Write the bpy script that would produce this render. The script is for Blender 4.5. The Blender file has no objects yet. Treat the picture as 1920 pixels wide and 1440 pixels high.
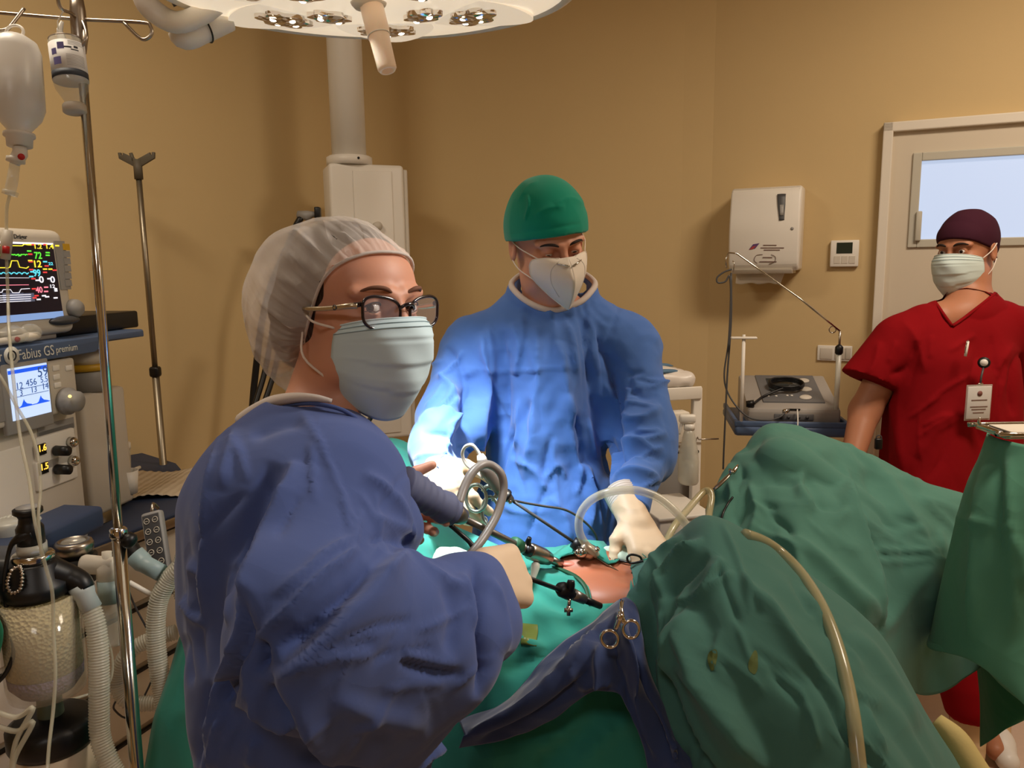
import bpy, bmesh, math, random
import numpy as np
from mathutils import Vector, Matrix, Euler
from mathutils.bvhtree import BVHTree
import openvdb
random.seed(7)
R = math.radians
SC = bpy.context.scene
COL = SC.collection

# ------------------------------------------------------------------ camera, world, lights, exposure
F = 1442.0
PITCH, ROLL, CAMZ = R(8.8), R(0.8), 1.62
_r0 = np.array((1, 0, 0.0)); _f = np.array((0, math.cos(PITCH), -math.sin(PITCH))); _u0 = np.array((0, math.sin(PITCH), math.cos(PITCH)))
CU = _u0 * math.cos(ROLL) + _r0 * math.sin(ROLL)
CR = _r0 * math.cos(ROLL) - _u0 * math.sin(ROLL)
CF = _f
C0 = np.array((0, 0, CAMZ))
cam_data = bpy.data.cameras.new('camera'); cam_data.lens = F / 1920 * 36; cam_data.sensor_width = 36
cam_data.clip_start = 0.05
cam = bpy.data.objects.new('camera', cam_data); COL.objects.link(cam)
m = Matrix.Identity(4)
for i in range(3):
    m[i][0] = CR[i]; m[i][1] = CU[i]; m[i][2] = -CF[i]; m[i][3] = C0[i]
cam.matrix_world = m
SC.camera = cam
SC.view_settings.view_transform = 'Standard'; SC.view_settings.look = 'None'
SC.cycles.max_bounces = 8; SC.cycles.diffuse_bounces = 4; SC.cycles.glossy_bounces = 4; SC.cycles.transmission_bounces = 6; SC.cycles.transparent_max_bounces = 10
SC.cycles.caustics_reflective = False; SC.cycles.caustics_refractive = False
SC.view_settings.gamma = 1.0; SC.view_settings.exposure = 0.0

def P(px, py, d):
    return C0 + d * (CF + (px - 960) / F * CR - (py - 720) / F * CU)
def proj(V):
    q = np.asarray(V) - C0
    z = q @ CF
    return np.stack([960 + F * (q @ CR) / z, 720 - F * (q @ CU) / z, z], -1)
def hit(px, py, p0, n):
    d = CF + (px - 960) / F * CR - (py - 720) / F * CU
    t = np.dot(np.asarray(p0) - C0, n) / np.dot(d, n)
    return C0 + t * d
def PZ(px, py, z): return hit(px, py, (0, 0, z), (0, 0, 1.0))

W = bpy.data.worlds.new('world'); SC.world = W; W.use_nodes = True
W.node_tree.nodes['Background'].inputs[0].default_value = (1.0, 0.86, 0.68, 1)
W.node_tree.nodes['Background'].inputs[1].default_value = 0.05

def light(name, kind, loc, target, power, color, size=0.5, size_y=None, spot=None, blend=0.3, spread=None):
    l = bpy.data.lights.new(name, kind); l.energy = power; l.color = color
    if kind == 'AREA':
        l.size = size
        if size_y: l.shape = 'RECTANGLE'; l.size_y = size_y
        if spread: l.spread = spread
    else: l.shadow_soft_size = size
    if kind == 'SPOT': l.spot_size = spot; l.spot_blend = blend
    o = bpy.data.objects.new(name, l); COL.objects.link(o)
    o.location = loc
    o.rotation_euler = (Vector(target) - Vector(loc)).to_track_quat('-Z', 'Y').to_euler()
    return o
# dimmed ceiling fixtures of the room
light('ceiling_fixture_light', 'AREA', (1.6, 1.5, 2.95), (1.6, 1.5, 0), 36, (1.0, 0.84, 0.66), 0.7, 0.4)
light('ceiling_fixture_light', 'AREA', (-1.2, 1.5, 2.95), (-1.2, 1.5, 0), 17, (1.0, 0.86, 0.68), 0.6, 0.4)
light('ceiling_fixture_light', 'AREA', (-0.4, -0.9, 2.95), (-0.4, -0.5, 0), 9.5, (1.0, 0.94, 0.88), 0.6, 0.4)
LAMP = P(690, -15, 1.25)
# the operating lamp's two beams
light('surgical_lamp_beam', 'SPOT', LAMP - (0, 0, 0.06), P(820, 872, 1.56), 340, (0.97, 0.98, 1.0), 0.04, spot=R(12), blend=0.9)
light('surgical_lamp_beam', 'SPOT', LAMP - (0, 0, 0.06), P(895, 992, 1.60), 128, (0.88, 0.97, 1.0), 0.08, spot=R(50), blend=1.0)
light('mask_fill_beam', 'SPOT', (0.95, 1.05, 2.15), P(760, 830, 1.12), 38, (1.0, 0.97, 0.93), 0.10, spot=R(46), blend=0.9)  # added fill spot with no lamp body, brightens the woman's mask and face

# ------------------------------------------------------------------ materials
def mat(name, col, rough=0.6, metal=0.0, bump=None, spec=0.5, sheen=0.0, trans=0.0, ior=1.45, emit=None, es=1.0,
        alpha=1.0, var=0.0, varscale=8.0, sss=0.0, coat=0.0):
    """col in sRGB 0-255; bump = list of (kind, scale, strength, distance)"""
    M = bpy.data.materials.new(name); M.use_nodes = True
    nt = M.node_tree; N = nt.nodes; L = nt.links
    b = N['Principled BSDF']
    def lin(c): return tuple(((x / 255) / 12.92 if x / 255 <= 0.04045 else ((x / 255 + 0.055) / 1.055) ** 2.4) for x in c)
    c = lin(col) + (1,)
    b.inputs['Base Color'].default_value = c
    b.inputs['Roughness'].default_value = rough; b.inputs['Metallic'].default_value = metal
    b.inputs['Specular IOR Level'].default_value = spec; b.inputs['IOR'].default_value = ior
    b.inputs['Transmission Weight'].default_value = trans; b.inputs['Alpha'].default_value = alpha
    b.inputs['Sheen Weight'].default_value = sheen; b.inputs['Coat Weight'].default_value = coat
    if sss:
        b.inputs['Subsurface Weight'].default_value = sss; b.inputs['Subsurface Radius'].default_value = (0.012, 0.004, 0.002)
        b.inputs['Subsurface Scale'].default_value = 1.0
    if emit is not None:
        b.inputs['Emission Color'].default_value = lin(emit) + (1,); b.inputs['Emission Strength'].default_value = es
    tc = N.new('ShaderNodeTexCoord')
    if var:
        nz = N.new('ShaderNodeTexNoise'); nz.inputs['Scale'].default_value = varscale; nz.inputs['Detail'].default_value = 5
        L.new(tc.outputs['Object'], nz.inputs['Vector'])
        mx = N.new('ShaderNodeMix'); mx.data_type = 'RGBA'
        mx.inputs[6].default_value = tuple(x * (1 - var) for x in c[:3]) + (1,)
        mx.inputs[7].default_value = tuple(min(1, x * (1 + var)) for x in c[:3]) + (1,)
        L.new(nz.outputs['Fac'], mx.inputs[0]); L.new(mx.outputs[2], b.inputs['Base Color'])
    prev = None
    for kind, scale, stren, dist in (bump or []):
        if kind == 'noise':
            t = N.new('ShaderNodeTexNoise'); t.inputs['Scale'].default_value = scale; t.inputs['Detail'].default_value = 6; out = t.outputs['Fac']
        elif kind == 'voro':
            t = N.new('ShaderNodeTexVoronoi'); t.inputs['Scale'].default_value = scale; out = t.outputs['Distance']
        elif kind == 'crumple':
            t = N.new('ShaderNodeTexNoise'); t.noise_type = 'RIDGED_MULTIFRACTAL'; t.inputs['Scale'].default_value = scale; t.inputs['Detail'].default_value = 2; out = t.outputs['Fac']
        elif kind == 'wave':
            t = N.new('ShaderNodeTexWave'); t.inputs['Scale'].default_value = scale; t.inputs['Distortion'].default_value = 0.3; out = t.outputs['Fac']
        elif kind == 'facet':
            t = N.new('ShaderNodeTexVoronoi'); t.inputs['Scale'].default_value = scale; out = t.outputs['Distance']
            wn = N.new('ShaderNodeTexNoise'); wn.inputs['Scale'].default_value = scale * .5; wn.inputs['Detail'].default_value = 1
            vm = N.new('ShaderNodeMix'); vm.data_type = 'VECTOR'; vm.inputs[0].default_value = .18
            L.new(tc.outputs['Object'], wn.inputs['Vector']); L.new(tc.outputs['Object'], vm.inputs[4]); L.new(wn.outputs['Color'], vm.inputs[5])
        if kind == 'facet': L.new(vm.outputs[1], t.inputs['Vector'])
        else: L.new(tc.outputs['Object'], t.inputs['Vector'])
        bp = N.new('ShaderNodeBump'); bp.inputs['Strength'].default_value = stren; bp.inputs['Distance'].default_value = dist
        L.new(out, bp.inputs['Height'])
        if prev: L.new(prev.outputs['Normal'], bp.inputs['Normal'])
        prev = bp
    if prev: L.new(prev.outputs['Normal'], b.inputs['Normal'])
    return M

cloth_bump = [('facet', 6.0, 0.22, 0.02), ('facet', 16.0, 0.25, 0.008), ('noise', 900, 0.12, 0.0004)]
M_wall = mat('wall_paint', (208, 182, 134), 0.8, var=0.03, varscale=3, bump=[('noise', 220, 0.12, 0.0015)])
M_ceil = mat('ceiling_paint', (215, 200, 175), 0.9)
M_floor = mat('floor_vinyl', (208, 184, 168), 0.35, var=0.05, varscale=60)
M_white = mat('white_plastic', (232, 227, 218), 0.4, bump=[('noise', 300, 0.03, 0.0005)])
M_offwhite = mat('cream_plastic', (205, 197, 184), 0.45)
M_grey = mat('grey_plastic', (150, 148, 146), 0.45)
M_dgrey = mat('dark_grey_plastic', (70, 70, 72), 0.45)
M_black = mat('black_plastic', (14, 14, 16), 0.4)
M_rubber = mat('black_rubber', (20, 20, 20), 0.6)
M_blueplastic = mat('slate_blue_plastic', (78, 98, 132), 0.45)
M_navy = mat('navy_mat', (44, 56, 82), 0.6)
M_steel = mat('polished_steel', (200, 195, 185), 0.14, 1.0)
M_bsteel = mat('brushed_steel', (170, 160, 148), 0.3, 1.0)
M_dsteel = mat('dull_pole_steel', (150, 140, 122), 0.38, 0.9)
M_brass = mat('brass', (200, 150, 80), 0.25, 1.0)
M_glass = mat('clear_glass', (240, 242, 240), 0.03, trans=1.0, ior=1.35)
M_clearpl = mat('clear_plastic', (225, 225, 215), 0.12, alpha=0.33, spec=0.8)
M_hazy = mat('hazy_plastic', (214, 212, 200), 0.25, alpha=0.62, spec=0.6)
M_tube = mat('clear_tube', (226, 222, 200), 0.18, alpha=0.45, spec=0.9)
M_tantube = mat('stained_tube', (196, 184, 140), 0.2, alpha=0.55, spec=0.9)
M_greytube = mat('grey_cable', (132, 124, 118), 0.35)
M_red = mat('red_plastic', (190, 30, 30), 0.4)
M_yellow = mat('yellow_plastic', (205, 160, 40), 0.45)
M_paper = mat('paper', (226, 218, 204), 0.85, bump=[('noise', 30, 0.2, 0.003)])
M_label = mat('paper_label', (214, 212, 210), 0.6)
M_ink = mat('dark_ink', (40, 42, 52), 0.6)
M_purple = mat('purple_ink', (92, 84, 140), 0.6)
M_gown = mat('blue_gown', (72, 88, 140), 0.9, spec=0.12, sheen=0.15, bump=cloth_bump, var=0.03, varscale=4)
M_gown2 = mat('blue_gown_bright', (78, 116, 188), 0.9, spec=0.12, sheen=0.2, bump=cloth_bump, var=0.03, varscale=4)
M_binding = mat('white_binding', (200, 190, 184), 0.8, bump=[('noise', 400, 0.2, 0.0008)])
M_greencap = mat('green_cap', (16, 134, 110), 0.9, spec=0.12, sheen=0.2, bump=[('crumple', 9, 0.2, 0.006), ('noise', 700, 0.15, 0.0004)])
M_drape = mat('green_drape', (54, 138, 124), 0.9, spec=0.12, sheen=0.15, bump=cloth_bump, var=0.05, varscale=3)
M_draped = mat('deep_green_drape', (40, 112, 82), 0.9, spec=0.12, sheen=0.1, bump=cloth_bump, var=0.05, varscale=3)
M_bluecloth = mat('dark_blue_cloth', (54, 68, 108), 0.9, spec=0.12, sheen=0.3, bump=cloth_bump, var=0.08, varscale=20)
M_redscrub = mat('red_scrubs', (134, 12, 20), 0.9, spec=0.12, bump=[('crumple', 3, 0.3, 0.015), ('noise', 900, 0.2, 0.0004)], var=0.04)
M_maroon = mat('maroon_cap', (64, 30, 44), 0.9, spec=0.12, bump=[('noise', 500, 0.2, 0.0006)])
M_skin = mat('skin', (206, 148, 122), 0.5, sss=0.15, var=0.06, varscale=25, bump=[('noise', 260, 0.08, 0.0008)])
M_skin_tan = mat('tan_skin', (176, 118, 88), 0.5, sss=0.12, var=0.07, varscale=20, bump=[('noise', 260, 0.08, 0.0008)])
M_skin_pat = mat('patient_skin', (172, 104, 76), 0.45, sss=0.2, var=0.05, varscale=14, bump=[('noise', 120, 0.08, 0.001)])
M_hair = mat('brown_hair', (44, 28, 20), 0.55, bump=[('wave', 60, 0.5, 0.002)])
M_brow = mat('eyebrow_hair', (112, 74, 56), 0.8)
M_browd = mat('dark_eyebrow_hair', (40, 28, 22), 0.8)
M_glove = mat('latex_glove', (216, 190, 160), 0.5, bump=[('crumple', 25, 0.35, 0.003), ('noise', 120, 0.2, 0.001)])
M_mask = mat('pale_blue_mask', (200, 222, 230), 0.9, spec=0.12, bump=[('noise', 900, 0.2, 0.0004), ('crumple', 12, 0.2, 0.002)])
M_maskw = mat('white_mask', (228, 218, 204), 0.9, spec=0.12, bump=[('noise', 900, 0.2, 0.0004)])
M_loop = mat('ear_loop', (230, 218, 206), 0.7)
M_eye = mat('eye_white', (222, 214, 208), 0.15)
M_iris = mat('iris_brown', (70, 48, 36), 0.1)
M_pupil = mat('pupil', (6, 6, 8), 0.05)
M_frame = mat('black_glasses_frame', (22, 14, 26), 0.18, coat=0.5)
M_temple = mat('champagne_metal', (190, 176, 150), 0.25, 0.8)
M_lens = mat('coated_lens', (238, 230, 244), 0.02, alpha=0.10, spec=0.8)
M_bouffant = None

# ------------------------------------------------------------------ object helpers
MATR = {}
def _mesh(name, V, Fc, mats, smooth=True, fm=None):
    me = bpy.data.meshes.new(name)
    V = np.asarray(V, dtype=np.float32)
    if isinstance(Fc, np.ndarray):
        k = Fc.shape[1]; n = len(Fc)
        me.vertices.add(len(V)); me.vertices.foreach_set('co', V.ravel())
        me.loops.add(n * k); me.loops.foreach_set('vertex_index', Fc.astype(np.int32).ravel())
        me.polygons.add(n); me.polygons.foreach_set('loop_start', np.arange(0, n * k, k, dtype=np.int32))
        me.update(calc_edges=True)
    else:
        me.from_pydata([tuple(map(float, v)) for v in V], [], [tuple(int(i) for i in f) for f in Fc])
    if not isinstance(mats, (list, tuple)): mats = [mats]
    for x in mats: me.materials.append(x)
    if fm is not None: me.polygons.foreach_set('material_index', np.asarray(fm, dtype=np.int32))
    me.polygons.foreach_set('use_smooth', np.full(len(me.polygons), bool(smooth)))
    me.update()
    return me

def thing(name, label, cat, loc=(0, 0, 0), rot=0.0, group=None):
    o = bpy.data.objects.new(name, None); COL.objects.link(o); o.empty_display_size = 0.05
    loc = Vector(tuple(float(x) for x in loc))
    o.location = loc; o.rotation_euler = (0, 0, rot)
    o['label'] = label; o['category'] = cat
    if group: o['group'] = group
    MATR[o] = Matrix.Translation(loc) @ Matrix.Rotation(rot, 4, 'Z')
    return o
def tag(o, label, cat, group=None):
    o['label'] = label; o['category'] = cat
    if group: o['group'] = group
    return o
def obj(name, G, mt, parent=None, smooth=True, local=False, label=None, fm=None, auto=None):
    """G=(V,F) in world coordinates (or the parent's local frame when local=True)."""
    V, Fc = G
    V = np.asarray(V, dtype=float).reshape(-1, 3)
    if parent is not None:
        Mx = MATR[parent]
        if not local:
            inv = np.array(Mx.inverted())
            V = V @ inv[:3, :3].T + inv[:3, 3]
        o = bpy.data.objects.new(name, _mesh(name, V, Fc, mt, smooth, fm)); COL.objects.link(o)
        o.parent = parent; MATR[o] = Mx
    else:
        c = V.mean(0); c[2] = V[:, 2].min()
        o = bpy.data.objects.new(name, _mesh(name, V - c, Fc, mt, smooth, fm)); COL.objects.link(o)
        o.location = c; MATR[o] = Matrix.Translation(Vector(c))
    if label: o['label'] = label
    if smooth and auto is not None:
        try: o.data.set_sharp_from_angle(angle=R(auto))
        except Exception: pass
    return o
def struct(name, G, mt, smooth=False):
    o = obj(name, G, mt, None, smooth); o['kind'] = 'structure'; return o

def join(*Gs):
    V = []; Fc = []; n = 0
    for v, f in Gs:
        v = np.asarray(v, dtype=float).reshape(-1, 3)
        V.append(v); Fc += [tuple(int(i) + n for i in q) for q in f]; n += len(v)
    return np.concatenate(V), Fc
def frame_of(d, up=(0, 0, 1)):
    d = np.asarray(d, float); d = d / np.linalg.norm(d)
    u = np.asarray(up, float)
    if abs(np.dot(d, u)) > 0.98: u = np.array((1, 0, 0.0))
    a = np.cross(u, d); a /= np.linalg.norm(a); b = np.cross(d, a)
    return a, b, d
def box(c, s, ax=None, bev=0.0, seg=2):
    """box centre c, size s, axes rows ax"""
    bm = bmesh.new(); bmesh.ops.create_cube(bm, size=1)
    for v in bm.verts: v.co = Vector((v.co.x * s[0], v.co.y * s[1], v.co.z * s[2]))
    if bev: bmesh.ops.bevel(bm, geom=bm.edges[:], offset=min(bev, min(s) * 0.49), segments=seg, affect='EDGES', profile=0.5)
    V = np.array([v.co[:] for v in bm.verts]); bm.verts.index_update(); Fc = [tuple(v.index for v in f.verts) for f in bm.faces]
    bm.free()
    if ax is not None: V = V @ np.asarray(ax, float)
    return V + np.asarray(c, float), Fc
def prism(poly, h0, h1, bev=0.0):
    """polygon in xy extruded z h0..h1"""
    bm = bmesh.new(); vs = [bm.verts.new((x, y, h0)) for x, y in poly]; f = bm.faces.new(vs)
    r = bmesh.ops.extrude_face_region(bm, geom=[f]); 
    for v in r['geom']:
        if isinstance(v, bmesh.types.BMVert): v.co.z = h1
    bmesh.ops.recalc_face_normals(bm, faces=bm.faces[:])
    if bev: bmesh.ops.bevel(bm, geom=bm.edges[:], offset=bev, segments=2, affect='EDGES', profile=0.5)
    bm.verts.index_update(); V = np.array([v.co[:] for v in bm.verts]); Fc = [tuple(v.index for v in f.verts) for f in bm.faces]
    bm.free(); return V, Fc
def cr(pts, n=8, closed=False):
    """Catmull-Rom resample"""
    pts = np.asarray(pts, float); k = len(pts)
    if k < 3 and not closed:
        t = np.linspace(0, 1, n + 1)[:, None]; return pts[0] * (1 - t) + pts[-1] * t
    out = []
    rng = range(k) if closed else range(k - 1)
    for i in rng:
        if closed: p0, p1, p2, p3 = pts[i - 1], pts[i], pts[(i + 1) % k], pts[(i + 2) % k]
        else:
            p1, p2 = pts[i], pts[i + 1]
            p0 = pts[i - 1] if i > 0 else 2 * p1 - p2
            p3 = pts[i + 2] if i + 2 < k else 2 * p2 - p1
        for j in range(n):
            t = j / n
            out.append(0.5 * ((2 * p1) + (-p0 + p2) * t + (2 * p0 - 5 * p1 + 4 * p2 - p3) * t * t + (-p0 + 3 * p1 - 3 * p2 + p3) * t ** 3))
    if not closed: out.append(pts[-1])
    return np.array(out)
def tube(pts, r, n=12, smooth=0, closed=False, ribs=None, flat=1.0, cap=True):
    """tube along pts; r number or list; smooth = catmull steps; ribs=(pitch, amp)"""
    pts = np.asarray(pts, float)
    rr = np.full(len(pts), r) if np.isscalar(r) else np.asarray(r, float)
    if smooth:
        q = cr(np.c_[pts, rr], smooth, closed); pts, rr = q[:, :3], q[:, 3]
    if ribs:
        seg = np.r_[0, np.cumsum(np.linalg.norm(np.diff(pts, axis=0), axis=1))]
        L = seg[-1]; m_ = int(L / ribs[0] * 4) + 2; s = np.linspace(0, L, m_)
        pts = np.stack([np.interp(s, seg, pts[:, k]) for k in range(3)], -1); rr = np.interp(s, seg, rr) + ribs[1] * np.sin(np.arange(m_) * math.pi / 2)
    k = len(pts)
    T = np.gradient(pts, axis=0)
    if closed: T = np.roll(pts, -1, 0) - np.roll(pts, 1, 0)
    T /= np.linalg.norm(T, axis=1)[:, None] + 1e-12
    a, b, _ = frame_of(T[0]); A = [a]
    for i in range(1, k):
        a = A[-1] - T[i] * np.dot(A[-1], T[i]); a /= np.linalg.norm(a) + 1e-12; A.append(a)
    A = np.array(A); B = np.cross(T, A)
    th = np.arange(n) * 2 * math.pi / n
    V = pts[:, None] + rr[:, None, None] * (A[:, None] * np.cos(th)[None, :, None] + flat * B[:, None] * np.sin(th)[None, :, None])
    V = V.reshape(-1, 3)
    Fc = []
    for i in range(k if closed else k - 1):
        i2 = (i + 1) % k
        for j in range(n):
            j2 = (j + 1) % n
            Fc.append((i * n + j, i * n + j2, i2 * n + j2, i2 * n + j))
    if cap and not closed:
        Fc.append(tuple(range(n))[::-1]); Fc.append(tuple((k - 1) * n + j for j in range(n)))
    return V, Fc
def cyl(a, b, r, r2=None, n=20): return tube([a, b], [r, r if r2 is None else r2], n)
def lathe(prof, org, axis=(0, 0, 1), n=28, sx=1.0):
    """prof list of (r,h) along axis from org"""
    a, b, d = frame_of(axis, (0, 1, 0) if abs(axis[2]) > 0.9 else (0, 0, 1))
    th = np.arange(n) * 2 * math.pi / n
    V = []; Fc = []
    for r, h in prof:
        for t in th: V.append(np.asarray(org) + d * h + r * (a * math.cos(t) * sx + b * math.sin(t)))
    k = len(prof)
    for i in range(k - 1):
        for j in range(n):
            j2 = (j + 1) % n; Fc.append((i * n + j, i * n + j2, (i + 1) * n + j2, (i + 1) * n + j))
    if prof[0][0] > 1e-5: Fc.append(tuple(range(n))[::-1])
    if prof[-1][0] > 1e-5: Fc.append(tuple((k - 1) * n + j for j in range(n)))
    return np.array(V), Fc
def ellipsoid_g(c, r, ax=None, n=24):
    th = np.linspace(0, math.pi, n // 2 + 1); ph = np.arange(n) * 2 * math.pi / n
    V = np.array([(r[0] * math.sin(t) * math.cos(p), r[1] * math.sin(t) * math.sin(p), r[2] * math.cos(t)) for t in th for p in ph])
    Fc = [(i * n + j, (i + 1) * n + j, (i + 1) * n + (j + 1) % n, i * n + (j + 1) % n) for i in range(n // 2) for j in range(n)]
    if ax is not None: V = V @ np.asarray(ax, float)
    return V + np.asarray(c, float), Fc
def torus_g(c, R_, r, axis, n=36, m_=10, sx=1.0, sy=1.0, a=None):
    A, B, D = frame_of(axis)
    if a is not None: A = np.asarray(a, float); B = np.cross(D, A)
    t = np.arange(n) * 2 * math.pi / n
    pts = np.asarray(c) + R_ * (sx * np.cos(t)[:, None] * A + sy * np.sin(t)[:, None] * B)
    return tube(pts, r, m_, closed=True)
def text_g(s, size, org, ax, ay, depth=0.0006, bold=False, center=False):
    cu = bpy.data.curves.new('t', 'FONT'); cu.body = s; cu.size = size; cu.extrude = depth / 2; cu.resolution_u = 3
    if center: cu.align_x = 'CENTER'
    if bold: cu.offset = size * 0.02
    o = bpy.data.objects.new('t', cu); COL.objects.link(o)
    dg = bpy.context.evaluated_depsgraph_get(); me = o.evaluated_get(dg).to_mesh()
    V = np.array([v.co[:] for v in me.vertices]).reshape(-1, 3); Fc = [tuple(p.vertices) for p in me.polygons]
    o.evaluated_get(dg).to_mesh_clear()
    bpy.data.objects.remove(o); bpy.data.curves.remove(cu)
    ax = np.asarray(ax, float); ay = np.asarray(ay, float); az = np.cross(ax, ay)
    return np.asarray(org) + V[:, :1] * ax + V[:, 1:2] * ay + V[:, 2:] * az, Fc

# ------------------------------------------------------------------ noise, folds
_rs = np.random.RandomState(5); _tab = _rs.rand(64, 64, 64).astype(np.float32)
def vnoise(X):
    i = np.floor(X).astype(int); f = X - i; f = f * f * (3 - 2 * f)
    r = 0
    for a in (0, 1):
        for b in (0, 1):
            for c in (0, 1):
                w = (f[:, 0] if a else 1 - f[:, 0]) * (f[:, 1] if b else 1 - f[:, 1]) * (f[:, 2] if c else 1 - f[:, 2])
                r = r + w * _tab[(i[:, 0] + a) % 64, (i[:, 1] + b) % 64, (i[:, 2] + c) % 64]
    return r * 2 - 1
def ridged(X): return 1 - 2 * np.abs(vnoise(X))
def crease(X, sc, amp, seed=0.0, stretch=(1, 1, 1)):
    """crisp facets like crumpled non-woven cloth: warped triangle waves"""
    X = X * np.asarray(stretch, float)
    wv = np.stack([vnoise(X * sc * .45 + seed + 11 * k) for k in range(3)], -1)
    Y = X * sc + wv * 1.1
    rs = np.random.RandomState(int(seed * 10) + 3); h = 0
    for k in range(4):
        d = rs.randn(3); d /= np.linalg.norm(d); u = Y @ d + rs.rand() * 5
        tri = np.abs((u % 1.0) - .5) * 2
        m_ = np.clip(vnoise(X * sc * .6 + seed * 2 + 31 * k) * 1.6 + .25, 0, 1)
        h = h + (tri - .5) * m_
    return h * amp * .9
def poly_dist(q, pl):
    """distance of pixels q to polyline, signed side, and param 0..1"""
    pl = np.asarray(pl, float); best = np.full(len(q), 1e9); side = np.zeros(len(q)); par = np.zeros(len(q))
    sl = np.linalg.norm(np.diff(pl, axis=0), axis=1); L = sl.sum(); acc = 0
    for k in range(len(pl) - 1):
        a, b = pl[k], pl[k + 1]; ab = b - a; t = np.clip(((q - a) @ ab) / (ab @ ab), 0, 1)
        dv = q - (a + t[:, None] * ab); dd = np.hypot(dv[:, 0], dv[:, 1])
        s = np.sign(ab[0] * dv[:, 1] - ab[1] * dv[:, 0]); u = dd < best
        best[u] = dd[u]; side[u] = s[u]; par[u] = (acc + t[u] * sl[k]) / L; acc += sl[k]
    return best, side, par
def vnormals(V, Fc):
    Fc = np.asarray(Fc); n = np.zeros_like(V)
    fn = np.cross(V[Fc[:, 2]] - V[Fc[:, 0]], V[Fc[:, 3]] - V[Fc[:, 1]])
    for k in range(4): 
        for c in range(3): n[:, c] += np.bincount(Fc[:, k], fn[:, c], len(V))
    return n / (np.linalg.norm(n, axis=1)[:, None] + 1e-12)
def folds(V, Nr, fl, mask=None):
    """fl entries: (polyline px, width px, amplitude m, kind) ; kind 'r' ridge, 's' step (the left side of the line stands proud)"""
    q = proj(V)[:, :2]; h = np.zeros(len(V))
    facing = ((C0 - V) * Nr).sum(1) > -0.05 * np.linalg.norm(C0 - V, axis=1)
    for pl, w, amp, kind in fl:
        pl = cr(np.array(pl, float), 4)
        lo = pl.min(0) - 3.2 * w; hi = pl.max(0) + 3.2 * w
        ix = np.where((q[:, 0] > lo[0]) & (q[:, 0] < hi[0]) & (q[:, 1] > lo[1]) & (q[:, 1] < hi[1]) & facing)[0]
        if not len(ix): continue
        d, s, t = poly_dist(q[ix], pl)
        tap = np.clip(np.minimum(t, 1 - t) * 5, 0, 1) ** 0.7
        tap = np.where((t <= 0) | (t >= 1), 0.0, tap)
        if kind == 'r': g = np.exp(-(d / w) ** 1.25)
        elif kind == 'g': g = np.exp(-(d / w) ** 2)
        elif kind == 's':
            x = d * s / w
            g = np.where(x < 0, np.exp(-(np.abs(x) / 1.4)), np.exp(-(x / 0.38) ** 2)) 
        elif kind == 't':
            x = -d * s / w
            g = np.where(x < 0, np.exp(-(np.abs(x) / 1.4)), np.exp(-(x / 0.38) ** 2)) 
        h[ix] += amp * 1.35 * g * tap
    return V + Nr * h[:, None]

def push_out(V, f, off, it=6):
    for _ in range(it):
        v = f(V); k = np.where(v < off)[0]
        if not len(k): break
        e = .002; g = np.stack([f(V[k] + np.eye(3)[a] * e) - f(V[k] - np.eye(3)[a] * e) for a in range(3)], -1); g /= np.linalg.norm(g, axis=1)[:, None] + 1e-9
        V[k] += g * (off - v[k])[:, None]
    return V
def rand_folds(x0, y0, x1, y1, n, ang, dang, ln, w, amp, seed):
    rs = random.Random(seed); out = []
    for _ in range(n):
        x, y = rs.uniform(x0, x1), rs.uniform(y0, y1); a = R(ang + rs.uniform(-dang, dang)); L = ln * rs.uniform(.5, 1.4); b = R(rs.uniform(-12, 12))
        p0 = (x - math.cos(a) * L / 2, y + math.sin(a) * L / 2); p1 = (x, y); p2 = (x + math.cos(a + b) * L / 2, y - math.sin(a + b) * L / 2)
        out.append(([p0, p1, p2], w * rs.uniform(.7, 1.4), amp * rs.uniform(.5, 1.3) * rs.choice((1, 1, -1)), rs.choice('rrg')))
    return out
# ------------------------------------------------------------------ signed distance modelling
def s_cap(a, b, ra, rb=None, fl=None):
    a = np.asarray(a, float); b = np.asarray(b, float); rb = ra if rb is None else rb; ab = b - a; l2 = ab @ ab + 1e-12
    def f(X):
        t = np.clip(((X - a) @ ab) / l2, 0, 1)
        q = X - a - t[:, None] * ab
        return np.sqrt((q * q).sum(1)) - (ra + (rb - ra) * t)
    return f
def s_ell(c, r, ax=None):
    c = np.asarray(c, float); r = np.asarray(r, float); A = np.eye(3) if ax is None else np.asarray(ax, float)
    def f(X):
        q = (X - c) @ A.T
        k0 = np.sqrt(((q / r) ** 2).sum(1)); k1 = np.sqrt(((q / (r * r)) ** 2).sum(1)) + 1e-9
        return k0 * (k0 - 1) / k1
    return f
def s_box(c, s, rad, ax=None):
    c = np.asarray(c, float); h = np.asarray(s, float) / 2 - rad; A = np.eye(3) if ax is None else np.asarray(ax, float)
    def f(X):
        q = np.abs((X - c) @ A.T) - h
        return np.linalg.norm(np.maximum(q, 0), axis=1) + np.minimum(q.max(1), 0) - rad
    return f
def s_pl(p, n):
    p = np.asarray(p, float); n = np.asarray(n, float); n = n / np.linalg.norm(n)
    return lambda X: (X - p) @ n
def smin(a, b, k):
    if k <= 0: return np.minimum(a, b)
    h = np.clip(0.5 + 0.5 * (b - a) / k, 0, 1); return b * (1 - h) + a * h - k * h * (1 - h)
def s_union(items):
    """items: (f, k) ; negative k = smooth subtraction"""
    def f(X):
        d = None
        for g, k in items:
            v = g(X)
            if d is None: d = v
            elif k >= 0: d = smin(d, v, k)
            else: d = -smin(-d, v, -k)
        return d
    return f
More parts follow.
